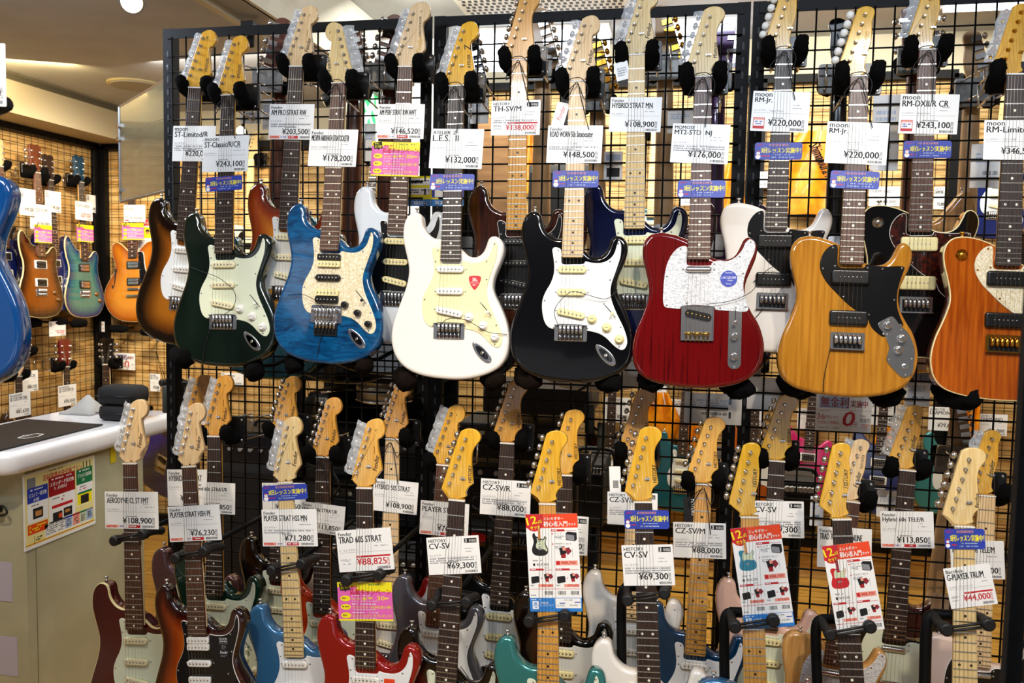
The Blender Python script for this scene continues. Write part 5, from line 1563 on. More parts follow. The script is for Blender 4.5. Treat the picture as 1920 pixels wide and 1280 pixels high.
# ------------------------------------------------------------------ guitars on the other side of the rack, seen from behind
TEALB = gloss('dark_teal_finish', '#135a66', .2); BURG = gloss('burgundy_finish', '#3a0a12'); PURP = noise_mat('purple_sparkle', '#2a0d3a', '#8a3a9a', (260, 260, 260), 3, .3, .8, lo=.5, hi=.75, metal=.3)
BLONDE = noise_mat('blonde_neck_back', '#b08a5e', '#c49f72', (8, 1, 8), 3, .4, .2); CREAMF = gloss('cream_finish', '#d9d0ba'); DKBLUE = gloss('dark_blue_finish', '#101e58')
REAR = [('R1', (527, 166), (519, 613), 'strat', TEALB, ROASTB, 'dark teal guitar turned to the other aisle, behind the amber sunburst one', CHROME),
        ('R2', (668, 176), (652, 622), 'strat', BLACK, ROASTB, 'black guitar turned to the other aisle, behind the quilted blue one', CHROME),
        ('R3', (733, 160), (716, 607), 'rm', BLACK, ROASTB, 'black guitar turned to the other aisle, behind the pale blue-white one', CHROME),
        ('R4', (882, 168), (878, 610), 'tele', BLACK, pmat('black_neck', '#070707', .2), 'black-necked guitar turned to the other aisle, behind the white cream-guarded one', CHROME),
        ('R5', (1018, 145), (1012, 590), 'strat', BURG, BLONDE, 'maple-necked guitar turned to the other aisle, between walnut and worn black guitars', CHROME),
        ('R6', (1121, 200), (1117, 640), 'tele', CREAMF, BLONDE, 'gold-tunered guitar turned to the other aisle, behind the worn black one', GOLD),
        ('R7', (1247, 142), (1243, 590), 'strat', MAUVE, BLONDE, 'blonde-necked guitar turned to the other aisle, between navy and red guitars', GOLD),
        ('R8', (1345, 160), (1334, 605), 'prs', PURP, PURP, 'purple sparkle guitar turned to the other aisle, behind the red one', CHROME),
        ('R9', (1572, 165), (1560, 610), 'tele', BLACK, pmat('black_neck', '#070707', .2), 'black-necked guitar turned to the other aisle, behind the amber one', BLKPLASTIC),
        ('R10', (1716, 130), (1700, 590), 'prs', NATURAL, ROASTB, 'brown-necked guitar turned to the other aisle, behind the tortoise-guarded black one', CHROME),
        ('R11', (1820, 190), (1800, 640), 'strat', pmat('brown_gloss', '#4a2a12', .15, 0, 1), BLONDE, 'brown glossy guitar turned to the other aisle, beside the tortoise-guarded black one', CHROME),
        ('R12', (1786, 862), (1736, 1240), 'strat', BURG, BLONDE, 'burgundy guitar turned to the other aisle, behind the black mint-guarded one', CHROME)]
for key, a, b, sh, bm, nm, desc, met in REAR:
    i_ = int(key[1:]) % 3; y1, y2 = solve(a, b, .648, .13 + .08 * i_, .17 + .08 * i_, .012)
    A, B = at_y(*a, y1), at_y(*b, y2)
    guitar(key, frame_ab(A, B, .648, True, 0, .013), desc[0:].replace(' guitar turned', ' electric guitar turned'), 'guitars turned to the other aisle', desc.split(',')[0].replace(' turned to the other aisle', ''), shape=sh, body=bm, guard=None, neck=nm, fb=ROSE, head='three' if sh == 'prs' else 'tele', met=met, back=True, full=False, strings=False, flip=key in ('R1', 'R3'))
SHEETM = noise_mat('grey_metal_plate', '#6d6d6c', '#8d8c88', (12, 12, 12), 4, .4, 0, metal=.6)
for k in [r[0] for r in REAR]:
    hanger(k, plate=SHEETM)

# ------------------------------------------------------------------ the far wall behind the rack
PINKH = gloss('magenta_finish', '#c2185f'); GREY_TXT = GRY
FAR = [('W1', (1150, 690), (1141, 905), 'strat', BURST3, True, WHITEG, 'sunburst guitar on the far wall below the orange cloth', ROSE), ('W2', (1288, 700), (1276, 915), 'strat', TEALB, False, PARCH, 'dark teal guitar on the far wall between two orange cloths', ROSE),
       ('W3', (1420, 690), (1408, 905), 'strat', ORANGE, False, PARCH, 'orange guitar on the far wall behind the double upright', ROSE), ('W4', (1528, 690), (1512, 905), 'prs', PINKH, False, None, 'magenta guitar on the far wall behind the interest-free poster', ROSE),
       ('W5', (1662, 700), (1646, 915), 'prs', DKBLUE, False, None, 'dark blue guitar on the far wall behind the natural wood one', ROSE), ('W6', (1800, 700), (1776, 920), 'strat', TEAL, False, PARCH, 'teal guitar on the far wall beside the black post', ROSE),
       ('W7', (1885, 180), (1866, 400), 'strat', DKBLUE, False, PEARL, 'dark blue guitar with pearl pickguard high on the far wall', MAPLE), ('W8', (1228, 250), (1220, 470), 'strat', TEALB, False, PEARL, 'teal guitar high on the far wall behind the navy one', MAPLE),
       ('W9', (700, 300), (690, 505), 'prs', BLACK, False, None, 'black guitar on the far wall behind the pale blue-white guitar', ROSE), ('W10', (470, 300), (463, 500), 'tele', CREAMF, False, BLACKG, 'cream guitar on the far wall behind the dark green guitar', MAPLE)]
for key, a, b, sh, bm, bu, gd, desc, fb in FAR:
    o_ = .085 * (int(key[1:]) % 2); A, B = at_y(*a, YB - .1 - o_), at_y(*b, YB - .13 - o_)
    guitar(key, frame_ab(A, B, .648), desc.replace(' guitar ', ' electric guitar ', 1), 'electric guitars on the far wall', desc.replace(' on the far wall', ''), shape=sh, body=bm, burst=bu, guard=gd, pick='hh' if sh == 'prs' else 'sss', pcol=WHITEP if sh == 'prs' else AGED, fb=fb, neck=MAPLE, head='three' if sh == 'prs' else 'strat', bridge='tom' if sh == 'prs' else 'strat', detail=False)
    hanger(key, YB - .03 - A.y)

CLOTH = noise_mat('orange_polishing_cloth', '#d97a08', '#f0980f', (8, 8, 8), 3, .35, .3)


def bag(px, py, y, w, h, label, top=.5, seed=0, text=None):
    """soft hanging cloth: a folded sheet, wider at the bottom"""
    r = random.Random(seed); k_ = (YB + 2.42) / (y + 2.48); w *= k_; h *= k_; p = at_y(px, py, YB - .058); nx, nz = 9, 12; rows = []
    for j in range(nz):
        v = j / (nz - 1); ww = w * (top + (1 - top) * min(1, v * 1.6)) * (1 - .25 * max(0, v - .8) * 5 * r.uniform(.5, 1)); off = w * .06 * math.sin(v * 4 + seed)
        rows.append([(off + ww * (i / (nx - 1) - .5), .022 * math.sin(i * 1.7 + v * 3 + seed) - .012, -h * v) for i in range(nx)])
    mb = MB(); vs = [q for row in rows for q in row]; n = len(vs); vs += [(x, yy + .008, z) for x, yy, z in vs]
    fs = []
    for j in range(nz - 1):
        for i in range(nx - 1):
            c = j * nx + i; q = (c, c + nx, c + nx + 1, c + 1); fs += [q, tuple(k + n for k in q[::-1])]
    mb.add(vs, fs, 0, True)
    if text:
        pts = MB(); put_text(pts, text, 0, 0, h * .62, w * .16, 0, 0, math.radians(-62), .2, True)
        mb.add([(x - w * .10, -.036, z - h * .18) for x, z, _ in pts.v], pts.f, 1)
    o = part('orange_cloth', mb, [CLOTH, INK]); o.location = p; return tag(o, label, 'cloth', 'orange cloths behind the rack')


for a in [(1370, 305, .9, .13, .30, 'slim orange cloth hanging behind the red guitar', .3, 1), (1528, 246, .8, .25, .30, 'large orange bag with black lettering hanging behind the rack', .55, 2, 'Shimamura music'), (1598, 250, 1.0, .07, .14, 'small orange cloth beside the price card of the amber guitar', .5, 3), (1590, 330, .7, .08, .13, 'orange cloth tail below the lettered orange bag', .6, 8),
          (995, 250, .9, .06, .24, 'narrow orange cloth behind the walnut brown guitar', .5, 4), (1243, 735, 1.6, .17, .22, 'orange cloth hanging on the far wall above the sunburst guitar', .4, 5), (1300, 790, 1.6, .06, .14, 'short orange cloth beside the teal guitar on the far wall', .8, 6), (1660, 800, 1.6, .12, .22, 'orange cloth behind the natural wood guitar', .6, 7), (1822, 740, 1.7, .07, .22, 'orange cloth low on the far wall by the post', .8, 9), (158, 690, 2.0, .04, .07, 'tiny orange cloth hanging in the corner above the black bag', .7, 10)]:
    bag(*a)

# cards on the far wall and sheets hung on the other side of the rack
def wall_card(box, y, card, label, group, name='price_card', X=(1, 0, 0), n=(0, -1, 0)):
    x0, y0, x1, y1 = box; f = (lambda a, b: at_y(a, b, y)) if n[1] else (lambda a, b: at_x(a, b, y))
    a, b, c = f(x0, y0), f(x1, y0), f(x0, y1); w = abs((b - a).dot(Vector(X))); h = a.z - c.z
    m = (a + b) / 2; return on_plane((m.x, m.y, a.z - h / 2), X, n, w, h, card(w, h), label, 'price card' if name == 'price_card' else 'sheet', group, name)


for i, (bx, br, pr, lab) in enumerate([((1081, 702, 1122, 740), 'SCHECTER', '¥64,000', 'below the worn black guitar'), ((1135, 744, 1182, 790), 'SCHECTER', '¥130,000', 'beside the topmost sunburst headstock'), ((1200, 717, 1250, 760), 'SCHECTER', '¥54,400', 'below the red guitar\'s fur rest'), ((1256, 748, 1290, 790), 'SCHECTER', '¥149,600', 'beside the orange cloth above the sunburst guitar'),
                                        ((1398, 762, 1430, 797), 'SCHECTER', '¥158,400', 'just beside the double upright'), ((1496, 765, 1545, 803), 'SCHECTER', '¥145,200', 'half hidden by the interest-free poster'), ((1632, 748, 1682, 796), 'SCHECTER', '¥55,440', 'between the poster and the amber guitar\'s rest'), ((1742, 762, 1800, 806), 'SCHECTER', '¥79,640', 'below the orange guitar'), ((1838, 775, 1890, 815), 'SCHECTER', '¥51,000', 'low beside the black post'),
                                        ((1415, 322, 1452, 352), 'SCHECTER', '¥149,600', 'above the white single-cutaway guitar'), ((1630, 350, 1688, 386), 'SCHECTER', '¥88,000', 'beside the blue label of the amber guitar'), ((1752, 350, 1774, 392), 'SCHECTER', '¥76,000', 'behind the tortoise-guarded guitar'), ((1275, 360, 1300, 385), 'SCHECTER', '¥99,000', 'behind the red guitar\'s blue label'), ((1562, 372, 1600, 410), 'SCHECTER', '¥81,400', 'below the lettered orange bag'),
                                        ((415, 698, 456, 723), 'PRS', '¥60,830', 'below the dark green guitar'), ((1168, 392, 1195, 420), 'SCHECTER', '¥59,800', 'behind the navy guitar\'s neck')]):
    wall_card(bx, YB - .055, lambda w, h: price_card(w, h, br, 'DIAMOND', pr, seed=40 + i), 'white price card on the far wall ' + lab, 'price cards on the far wall')
for i, (bx, lab) in enumerate([((492, 186, 512, 243), 'beside the amber sunburst guitar\'s card'), ((684, 232, 704, 302), 'beside the exit sign'), ((882, 176, 916, 232), 'behind the yellow headstock guitar\'s card'), ((1252, 204, 1300, 250), 'above the red guitar\'s card'), ((1200, 664, 1258, 722), 'beside the red guitar\'s lower edge'), ((1284, 735, 1392, 792), 'below the red guitar, hung on the mesh'), ((1698, 712, 1745, 760), 'between the amber and orange guitars'), ((1822, 270, 1900, 352), 'behind the orange guitar\'s card'), ((450, 178, 490, 232), 'behind the dark green guitar\'s neck'), ((1638, 178, 1690, 320), 'behind the amber guitar\'s card'), ((1645, 918, 1690, 968), 'above the black mint-guarded guitar\'s card'), ((1520, 930, 1545, 985), 'behind the natural wood guitar\'s card')]):
    def sh(w, h):
        c = Card(w, h); c.dashes(.12, .2, .85, .45, PBL, 3, i); c.dashes(.3, .6, .85, .75, GRY, 1, i); return c
    wall_card(bx, .0095, sh, 'pale card seen from behind through the mesh ' + lab, 'cards seen from behind', 'reversed_card')
wall_card((1531, 735, 1636, 806), -.003, lambda w, h: finance_poster(w, h, 1), 'grey interest-free poster with red zero, fixed to the mesh below the amber guitar', None, 'finance_poster')
wall_card((1402, 706, 1482, 768), .0095, lambda w, h: finance_poster(w, h, 2), 'grey poster on the back of the mesh beside the double upright', None, 'finance_poster', X=(-1, 0, 0), n=(0, 1, 0))
def sheet(w, h):
    c = Card(w, h); c.rect(.1, .1, .9, .3, PBL); c.rect(.1, .36, .9, .39, YEL); c.rect(.15, .55, .85, .85, BLK); c.dashes(.1, .42, .9, .5, GRY, 2, 3); return c
wall_card((1133, 284, 1168, 340), .0095, sheet, 'printed sheet with a black block hanging behind the worn black guitar', None, 'printed_sheet')
def shop_poster(w, h):
    c = Card(w, h, YEL); c.rect(0, .78, 1, 1, SKY); c.rect(.45, .1, 1, .72, BLU); c.rect(.02, .08, .42, .3, WPR); c.rect(.02, .4, .42, .62, WPR); c.dashes(.04, .12, .4, .27, BLK, 2, 1); c.dashes(.04, .44, .4, .58, BLK, 2, 2)
    c.poly([(.5, .7), (.5, .4), (.58, .25), (.72, .3), (.72, .7)], WPR, .0002); c.disc(.62, .38, .06 * w, SKY, .0003); c.text('OK', .74, .2, .98, .7, SKY, .0003, bold=True); c.text('ご検討に！写真・動画', .05, .82, .95, .96, WPR, .0003, fill=True); return c
wall_card((762, 330, 870, 386), .0095, shop_poster, 'yellow and blue shop poster behind the white guitar\'s neck', None, 'shop_poster')
def dark_poster(w, h):
    c = Card(w, h, BLK); c.text('H', .58, .42, .80, .72, WPR, bold=True); c.rect(.1, .1, .5, .12, GRY); return c

# ------------------------------------------------------------------ lights, sign, boards and amplifiers in the other aisle
for i, (x0, x1) in enumerate(((893, 1002), (1022, 1140), (1248, 1396))):
    a, b = at_y(x0, 100, 1.9), at_y(x1, 100, 1.9); t = thing('ceiling_light', ((a.x + b.x) / 2, 1.9, 2.66), 'glowing white fluorescent ceiling light ' + ('behind the walnut brown headstock', 'behind the worn black guitar\'s headstock', 'behind the red guitar\'s headstock')[i], 'ceiling light', 'fluorescent lights behind the rack')
    mb = MB(); mb.box((0, 0, .08), (b.x - a.x, .14, .16)); part('diffuser', mb, [glow('fluorescent_diffuser', '#eef4ff', 3.2)], t)
    mb = MB(); mb.box((0, .0, .172), (b.x - a.x + .02, .2, .02)); part('housing', mb, [pmat('lamp_housing', '#d8d8d4', .5)], t)
a, b = at_z(1770, 14, ZH - .02), at_z(1990, 12, ZH - .02)
t = thing('ceiling_light', ((a.x + b.x) / 2, a.y - .12, ZH - .02), 'glowing white ceiling panel at the top edge above the orange guitar', 'ceiling light')
mb = MB(); mb.box((0, 0, -.01), ((b - a).length, .26, .02)); part('diffuser', mb, [glow('fluorescent_diffuser', '#eef4ff', 3.2)], t)
mb = MB(); mb.box((0, 0, .01), ((b - a).length + .04, .30, .02)); part('housing', mb, [pmat('lamp_housing', '#d8d8d4', .5)], t)
p = at_y(452, 246, 1.7); t = thing('spotlight', (p.x, p.y, p.z), 'small glaring spotlight seen beside the dark green guitar\'s card', 'spotlight')
mb = MB(); mb.lathe((0, 0, 0), (.35, -1, -.1), [(.0065, .0235), (.009, .022)], 0, 16); part('lens', mb, [glow('warm_lamp_glow', '#ffd9a0', 60)], t)
mb = MB(); mb.lathe((0, .002, 0), (-.35, 1, .1), [(-.008, .026), (0, .027), (.07, .022), (.09, .012)], 0, 16); mb.tube([(-.03, .07, .0), (-.03, .07, ZL - p.z)], .006, 0, 8); part('housing', mb, [BLKMETAL], t)
p = at_y(606, 190, 1.2); t = thing('spotlight', p, 'black spotlight aimed down behind the quilted blue guitar', 'spotlight')
mb = MB(); mb.lathe((0, 0, 0), (.9, .3, .5), [(0, .028), (.01, .03), (.07, .026), (.10, .014)], 0, 14); mb.tube([(.06, .02, .03), (.06, .02, ZL - p.z if p.x < XE else ZH - p.z)], .006, 0, 8); part('housing', mb, [BLKMETAL], t)
mb = MB(); mb.lathe((0, 0, 0), (.9, .3, .5), [(-.001, .022), (0, .022)], 0, 14); part('lens', mb, [glow('dim_lamp_glow', '#ffe0b0', 2)], t)
p = at_z(248, 0, ZL - .07); t = thing('spotlight', p, 'silver spotlight on the ceiling, glowing warm at the top edge', 'spotlight')
mb = MB(); mb.lathe((.012, -.02, -.014), (-.5, .8, .5), [(0, .040), (.006, .042), (.07, .040), (.09, .02)], 0, 20); mb.tube([(-.02, .03, .03), (-.02, .03, .07)], .01, 0, 8); part('housing', mb, [pmat('silver_lamp', '#8a8680', .35, .8)], t)
mb = MB(); mb.lathe((.012, -.02, -.014), (-.5, .8, .5), [(-.002, .034), (-.0005, .034)], 0, 20); part('lens', mb, [glow('warm_lamp_face', '#ffe3b8', 9)], t)
mb = MB(); a, b = at_z(386, 0, ZL - .012), at_z(700, 190, ZL - .012); mb.box(((a.x + b.x) / 2, .6, ZL - .012), (.034, 3.0, .024)); o = part('lighting_track', mb, [pmat('track_metal', '#b9b3a2', .5)]); tag(o, 'long ceiling lighting track running away above the rack\'s end', 'track')
p = at_z(470, 46, ZL - .03); t = thing('track_adapter', p, 'black track lamp adapter on the ceiling track above the rack\'s top beam', 'lamp adapter')
mb = MB(); mb.box((0, 0, -.012), (.05, .06, .036)); part('housing', mb, [BLKPLASTIC], t); mb = MB(); mb.lathe((0, 0, -.03), (0, 0, -1), [(0, .014), (.05, .014), (.055, .01)], 0, 12); part('stem', mb, [BLKMETAL], t)
p = at_z(255, 157, ZL); r = abs(at_z(304, 157, ZL).x - at_z(206, 157, ZL).x) / 2
t = thing('ceiling_speaker', (p.x, p.y, ZL), 'round beige ceiling speaker above the framed board', 'speaker')
mb = MB(); mb.lathe((0, 0, 0), (0, 0, -1), [(0, r), (.008, r), (.012, r * .93)], 0, 40); part('rim', mb, [pmat('beige_rim', '#b5a478', .5)], t); mb = MB(); mb.lathe((0, 0, -.012), (0, 0, -1), [(0, r * .9), (.004, r * .88)], 0, 40); part('grille', mb, [pmat('speaker_grille', '#9c9686', .7)], t)
p = at_z(1020, 0, ZH); t = thing('air_vent', (p.x, p.y + .0, ZH), 'white ceiling air conditioner grille with black slots at the top edge', 'air vent')
mb = MB(); mb.box((0, 0, -.008), (.80, .46, .016)); part('cover', mb, [pmat('vent_cover', '#d9d6cc', .5)], t)
mb = MB()
for j in range(10):
    for i in range(26):
        if True:
            mb.box((-.37 + i * .0285 + (j % 2) * .010, -.2 + j * .042, -.0163), (.016, .028, .001))
part('grille', mb, [INK], t)
# exit sign: green with a white running figure
A_, B_ = at_y(668, 160, 1.55), at_y(713, 172, 1.95); hgt = A_.z - at_y(668, 262, 1.55).z; X = Vector((B_.x - A_.x, B_.y - A_.y, 0)); wd = X.length; X.normalize(); n = X.cross(Vector((0, 0, 1)))
t = thing('exit_sign', (A_ + B_) / 2 - Vector((0, 0, hgt / 2)), 'green and white running-figure exit sign behind the rack', 'exit sign'); R = Matrix((X, Vector((0, 0, 1)), n)).transposed().to_4x4()
mb = MB(); mb.prism(rrect(wd, hgt, .01, 3), [(0, -.05), (0, 0)], 0, smooth=False); mb.tube([(0, hgt / 2, -.02), (0, ZH - t.location.z, -.02)], .008, 0, 8); part('case', mb, [pmat('sign_case', '#e9efe6', .5)], t, R)
c = MB(); gl = [glow('exit_green', '#17c765', .8), glow('exit_white', '#eef8ee', .8)]; c.prism(rrect(wd * .94, hgt * .92, .006, 3), [(0, .0006), (0, .001)], 0, smooth=False)
for pts in ([(-.30, -.46), (-.20, -.05), (.02, .12), (.10, .02), (-.06, -.12), (-.18, -.46)], [(.0, .14), (.16, -.1), (.32, -.12), (.34, -.2), (.12, -.22), (.02, -.05)], [(-.06, .1), (.1, .3), (.26, .2), (.34, .04), (.28, .0), (.16, .14), (.04, .02)], [(.3, -.46), (.3, .42), (.42, .42), (.42, -.46)], [(-.04, .12), (-.2, .22), (-.34, .1), (-.3, .05), (-.2, .12), (-.1, .04)]):
    c.add([(x * wd, y * hgt, .0014) for x, y in pts], [tuple(range(len(pts)))[::-1]], 1)
c.add([(.16 * wd + .07 * wd * math.cos(k * .5236), .36 * hgt + .07 * wd * math.sin(k * .5236), .0014) for k in range(12)], [tuple(range(12))], 1)
part('face', c, gl, t, R)

AMPB = noise_mat('amp_vinyl', '#0b0b0c', '#161617', (120, 120, 120), 4, .6, 0, bump=.3); CLOTHB = noise_mat('amp_grille_cloth', '#0e0e0f', '#232325', (300, 300, 300), 3, .9, 0)


def amp(px0, py0, px1, py1, y, d, label, knobs=True, strip=.25, name='guitar_amplifier', pole=True, cloth=None, letters=None, cat='amplifier', base=None):
    a, b = at_y(px0, py0, y), at_y(px1, py1, y)
    if base is not None:
        b.z = base; a.z = max(a.z, b.z + .04)
    w, h = b.x - a.x, a.z - b.z; z0 = b.z
    t = thing(name, ((a.x + b.x) / 2, y + d / 2, z0), label, cat)
    mb = MB(); mb.prism(rrect(w, d, .012, 3), [(.004, 0), (0, .004), (0, h - .004), (.004, h)], 0); part('cabinet', mb, [AMPB], t)
    if strip < 1:
        mb = MB(); mb.box((0, -d / 2 - .002, h * (1 - strip) / 2 + .005), (w * .94, .008, h * (1 - strip) * .9)); part('speaker_grille', mb, [cloth or CLOTHB], t)
    if knobs:
        mb = MB(); mb.box((0, -d / 2 - .002, h * (1 - strip / 2)), (w * .94, .008, h * strip * .75)); put = MB()
        if letters:
            put_text(put, letters, 0, 0, w * .2, h * .12, 0, 1, 0, 0, True); mb.add([(x - w * .1, -d / 2 - .0068, h * .93 + yy) for x, yy, _ in put.v], put.f, 1)
        cp_ = part('control_panel', mb, [pmat('amp_panel', '#1b1b1d', .35), WHITEP], t)
        for i in range(7):
            mb = MB(); mb.lathe((-w * .4 + w * .13 * i, -d / 2 - .006, h * (1 - strip / 2)), (0, -1, 0), [(0, min(.012, h * .09)), (.012, min(.010, h * .075))], 0, 12); part('knob', mb, [pmat('amp_knob', '#bdbdb8', .3, .4)], cp_)
    if z0 > .05 and pole:
        mb = MB(); mb.tube([(0, 0, .002), (0, 0, .02 - z0)], .022, 0, 10); mb.box((0, 0, .01 - z0), (w * .6, d * .6, .02)); part('stand_pole', mb, [BLKMETAL], t)
    if base is not None:
        return t
    mb = MB(); mb.tube(smooth_path([(-.07, 0, h), (-.05, 0, h + .025), (.05, 0, h + .025), (.07, 0, h)], 4), .008, 0, 8); part('carry_handle', mb, [RUBBER], t)
    return t


def shelf(px0, px1, pys, y, d, label):
    a, b = at_y(px0, 700, y), at_y(px1, 700, y); zs = [at_y((px0 + px1) / 2, p, y).z for p in pys]; w = b.x - a.x; t = thing('equipment_shelf', ((a.x + b.x) / 2, y + d / 2, 0), label, 'shelf')
    for z in zs:
        mb = MB(); mb.box((0, 0, z - .012), (w, d, .024)); part('shelf_board', mb, [BLKMETAL], t)
    mb = MB(); mb.box((0, d / 2 - .006, zs[0] / 2 + .1), (w - .06, .004, zs[0] - .2)); part('dark_backing', mb, [BLKMETAL], t)  # added black sheet, darkens what shows through the shelf
    for i in (-1, 1):
        for j in (-1, 1):
            mb = MB(); mb.box((i * (w / 2 - .015), j * (d / 2 - .015), zs[0] / 2 + .02), (.03, .03, zs[0] + .04)); part('shelf_post', mb, [BLKMETAL], t)
    return zs


SH = shelf(556, 815, (708, 804, 902, 992), 1.0, .4, 'black shelf of amplifiers and cables behind the blue and white guitars')
amp(578, 735, 618, 800, 1.05, .3, 'low black amplifier on the shelf behind the quilted blue guitar', pole=False, strip=.4, base=SH[1] + .001); amp(590, 815, 785, 898, 1.05, .3, 'wide black amplifier on the shelf, lower than the silver drum', pole=False, strip=.35, base=SH[2] + .001); amp(590, 908, 785, 990, 1.05, .3, 'black combo amplifier on the lowest shelf behind the price cards', pole=False, strip=.3, base=SH[3] + .001)
amp(905, 723, 1106, 782, .75, .35, 'large black speaker cabinet under the worn black guitar', pole=False, knobs=False, strip=0); amp(860, 790, 1062, 868, .8, .3, 'black amplifier head with a row of knobs under the black cabinet', pole=False, strip=.5, letters='Roland'); amp(850, 872, 1080, 978, .85, .3, 'black combo amplifier under the amplifier head', strip=.2)
amp(991, 309, 1126, 430, 1.35, .12, 'square black amplifier cabinet hanging behind the worn black guitar', knobs=False, strip=.1); amp(1085, 868, 1130, 990, .5, .3, 'grey-black speaker cabinet behind the sunburst guitar on the far wall', strip=.2)
amp(1295, 862, 1420, 960, .9, .25, 'small black amplifier behind the deep blue guitar\'s neck', strip=.35); amp(1150, 830, 1215, 925, .8, .2, 'black pedal case behind the pearl white guitar', strip=.3); amp(1470, 900, 1530, 1000, .8, .2, 'black amplifier behind the shell pink guitar\'s card', strip=.3); amp(400, 805, 548, 1140, 1.1, .3, 'tall black amplifier stack behind the metallic green guitar', strip=.2)
amp(560, 1000, 700, 1180, .75, .22, 'black combo amplifier on the floor behind the light blue guitar', strip=.2); amp(706, 1040, 850, 1190, .75, .22, 'black combo amplifier on the floor behind the pink flyer', strip=.2); amp(862, 1060, 985, 1200, .65, .18, 'black combo amplifier on the floor behind the dark sunburst and teal guitars', strip=.2)
a, b = at_y(822, 222, 1.45), at_y(948, 470, 1.45); t = thing('wooden_board', ((a.x + b.x) / 2, 1.45, b.z), 'brown wooden display board behind the white and walnut guitars', 'board')
mb = MB(); mb.box((0, .01, (a.z - b.z) / 2), (b.x - a.x, .02, a.z - b.z)); part('panel', mb, [noise_mat('brown_board', '#7a5530', '#8f6a3e', (3, 3, 14), 3, .6, 0)], t)
for i in (-1, 1):
    mb = MB(); mb.box((i * (b.x - a.x) * .4, .03, (a.z + .0) / 2 - b.z), (.03, .02, a.z)); part('support', mb, [BLKMETAL], t)
a = at_y(700, 738, 1.0); t = thing('snare_drum', a, 'small silver drum with metal rims on the shelf below the white guitar', 'drum')
mb = MB(); mb.lathe((0, .15, -.045), (0, 0, 1), [(0, .13), (.085, .13)], 0, 32); part('shell', mb, [pmat('brushed_silver', '#a8a298', .35, .8)], t)
for z in (-.05, .04):
    mb = MB(); mb.lathe((0, .15, z), (0, 0, 1), [(0, .135), (.012, .135)], 0, 32); part('rim', mb, [CHROME], t)
mb = MB(); mb.tube([(-.13, .1, .0), (-.19, .06, .0), (-.26, .03, -.01)], .007, 0, 8); part('strainer', mb, [CHROME], t); mb = MB(); mb.tube([(0, .15, -.04), (0, .15, SH[1] + .002 - a.z)], .012, 0, 10); part('stand_pole', mb, [CHROME], t)
a, b = at_y(800, 985, .5), at_y(1010, 1035, .5); t = thing('keyboard_case', ((a.x + b.x) / 2, .57, b.z), 'long black instrument case with red oval and white lettering behind the silver guitar', 'case')
mb = MB(); w, h = b.x - a.x, a.z - b.z; mb.prism(rrect(w, .14, .02, 3), [(.005, 0), (0, .005), (0, h - .005), (.005, h)], 0); mb.add([(-.02 + .05 * math.cos(k * .35), -.0705, h * .5 + .022 * math.sin(k * .35)) for k in range(18)], [tuple(range(18))], 1)
q = MB(); put_text(q, 'AIR', 0, 0, .14, h * .5, 0, 2, 0, .2, True); mb.add([(x + .06, -.071, z + h * .2) for x, z, _ in q.v], q.f, 2); part('shell', mb, [BLKPLASTIC, pmat('red_emblem', '#c9202a', .4), WHITEP], t)
mb = MB(); mb.box((0, .0, -(b.z) / 2), (w * .8, .06, b.z)); part('stand', mb, [BLKMETAL], t)
for i, (px, py, lab) in enumerate(((620, 960, 'metallic green and red-orange guitars'), (700, 1000, 'pink flyer guitars'), (905, 1060, 'silver and black guitars'), (1100, 800, 'black cabinet and the sunburst headstock'))):
    r = random.Random(i); p = at_y(px, py, .012); mb = MB(); mb.tube(smooth_path([(r.uniform(-.05, .05), r.uniform(-.004, .012), .25 - k * .055) for k in range(9)], 5), .0045, 0, 6); o = part('cable', mb, [CORDM]); o.location = p
    tag(o, 'tangled black cable hanging behind the mesh between the ' + lab, 'cable')
for i, (px, py, w, h, lab) in enumerate(((582, 765, .03, .07, 'hanging beside the red-orange guitar\'s headstock'), (1106, 785, .028, .085, 'hanging beside the dark sunburst headstock'), (1128, 815, .026, .075, 'hanging lower beside the pearl white headstock'), (312, 748, .02, .09, 'hanging at the end of the rack'))):
    p = at_y(px, py, .02); t = thing('power_adapter', p, 'grey-green box on a thin cord ' + lab, 'box', 'grey boxes on cords'); mb = MB(); mb.prism(rrect(w, .025, .006, 3), [(.002, -h / 2), (0, -h / 2 + .003), (0, h / 2 - .003), (.002, h / 2)], 0); part('case', mb, [pmat('grey_green_plastic', '#3f453e', .5)], t)
    mb = MB(); mb.tube([(-.006, 0, h / 2), (-.004, -.05, h / 2 + .12), (.006, 0, h / 2)], .001, 0, 5); part('cord', mb, [CORDM], t)

# ------------------------------------------------------------------ the left side: counter, wall guitars, framed board
t = thing('counter', (-.6, .12, 0), 'beige service counter with thick rounded white top', 'counter')
CBODY = noise_mat('greenish_beige_laminate', '#a9a587', '#b5b092', (3, 3, 3), 2, .45, 0)
mb = MB(); mb.box((0, 0, .47), (.36, .60, .94)); part('base', mb, [CBODY], t)
mb = MB(); mb.prism(rrect(.46, .90, .06, 6, 0, .03), [(.022, .925), (.006, .932), (0, .95), (0, .98), (.006, .994), (.022, 1.0)], 0); part('countertop', mb, [pmat('glossy_white_top', '#f2f1f4', .18, 0, .5)], t)
mb = MB(); mb.box((.1805, -.26, .5), (.0015, .0012, .85)); part('edge_seam', mb, [pmat('seam', '#6c684f', .6)], t)
mb = MB(); p = at_x(212, 846, -.418); mb.box((p.x - t.location.x, p.y - t.location.y, p.z), (.002, .03, .085)); part('yellow_tape', mb, [pmat('yellow_tape_paint', '#d8c21a', .5)], t)
for q in ((8, 1090), (18, 1230)):
    mb = MB(); p = at_y(q[0], q[1], -.181); mb.box((p.x - t.location.x - .03, p.y - t.location.y, p.z), (.12, .002, .13)); part('paper_notice', mb, [pmat('faded_paper', '#b5aebc', .6)], t)
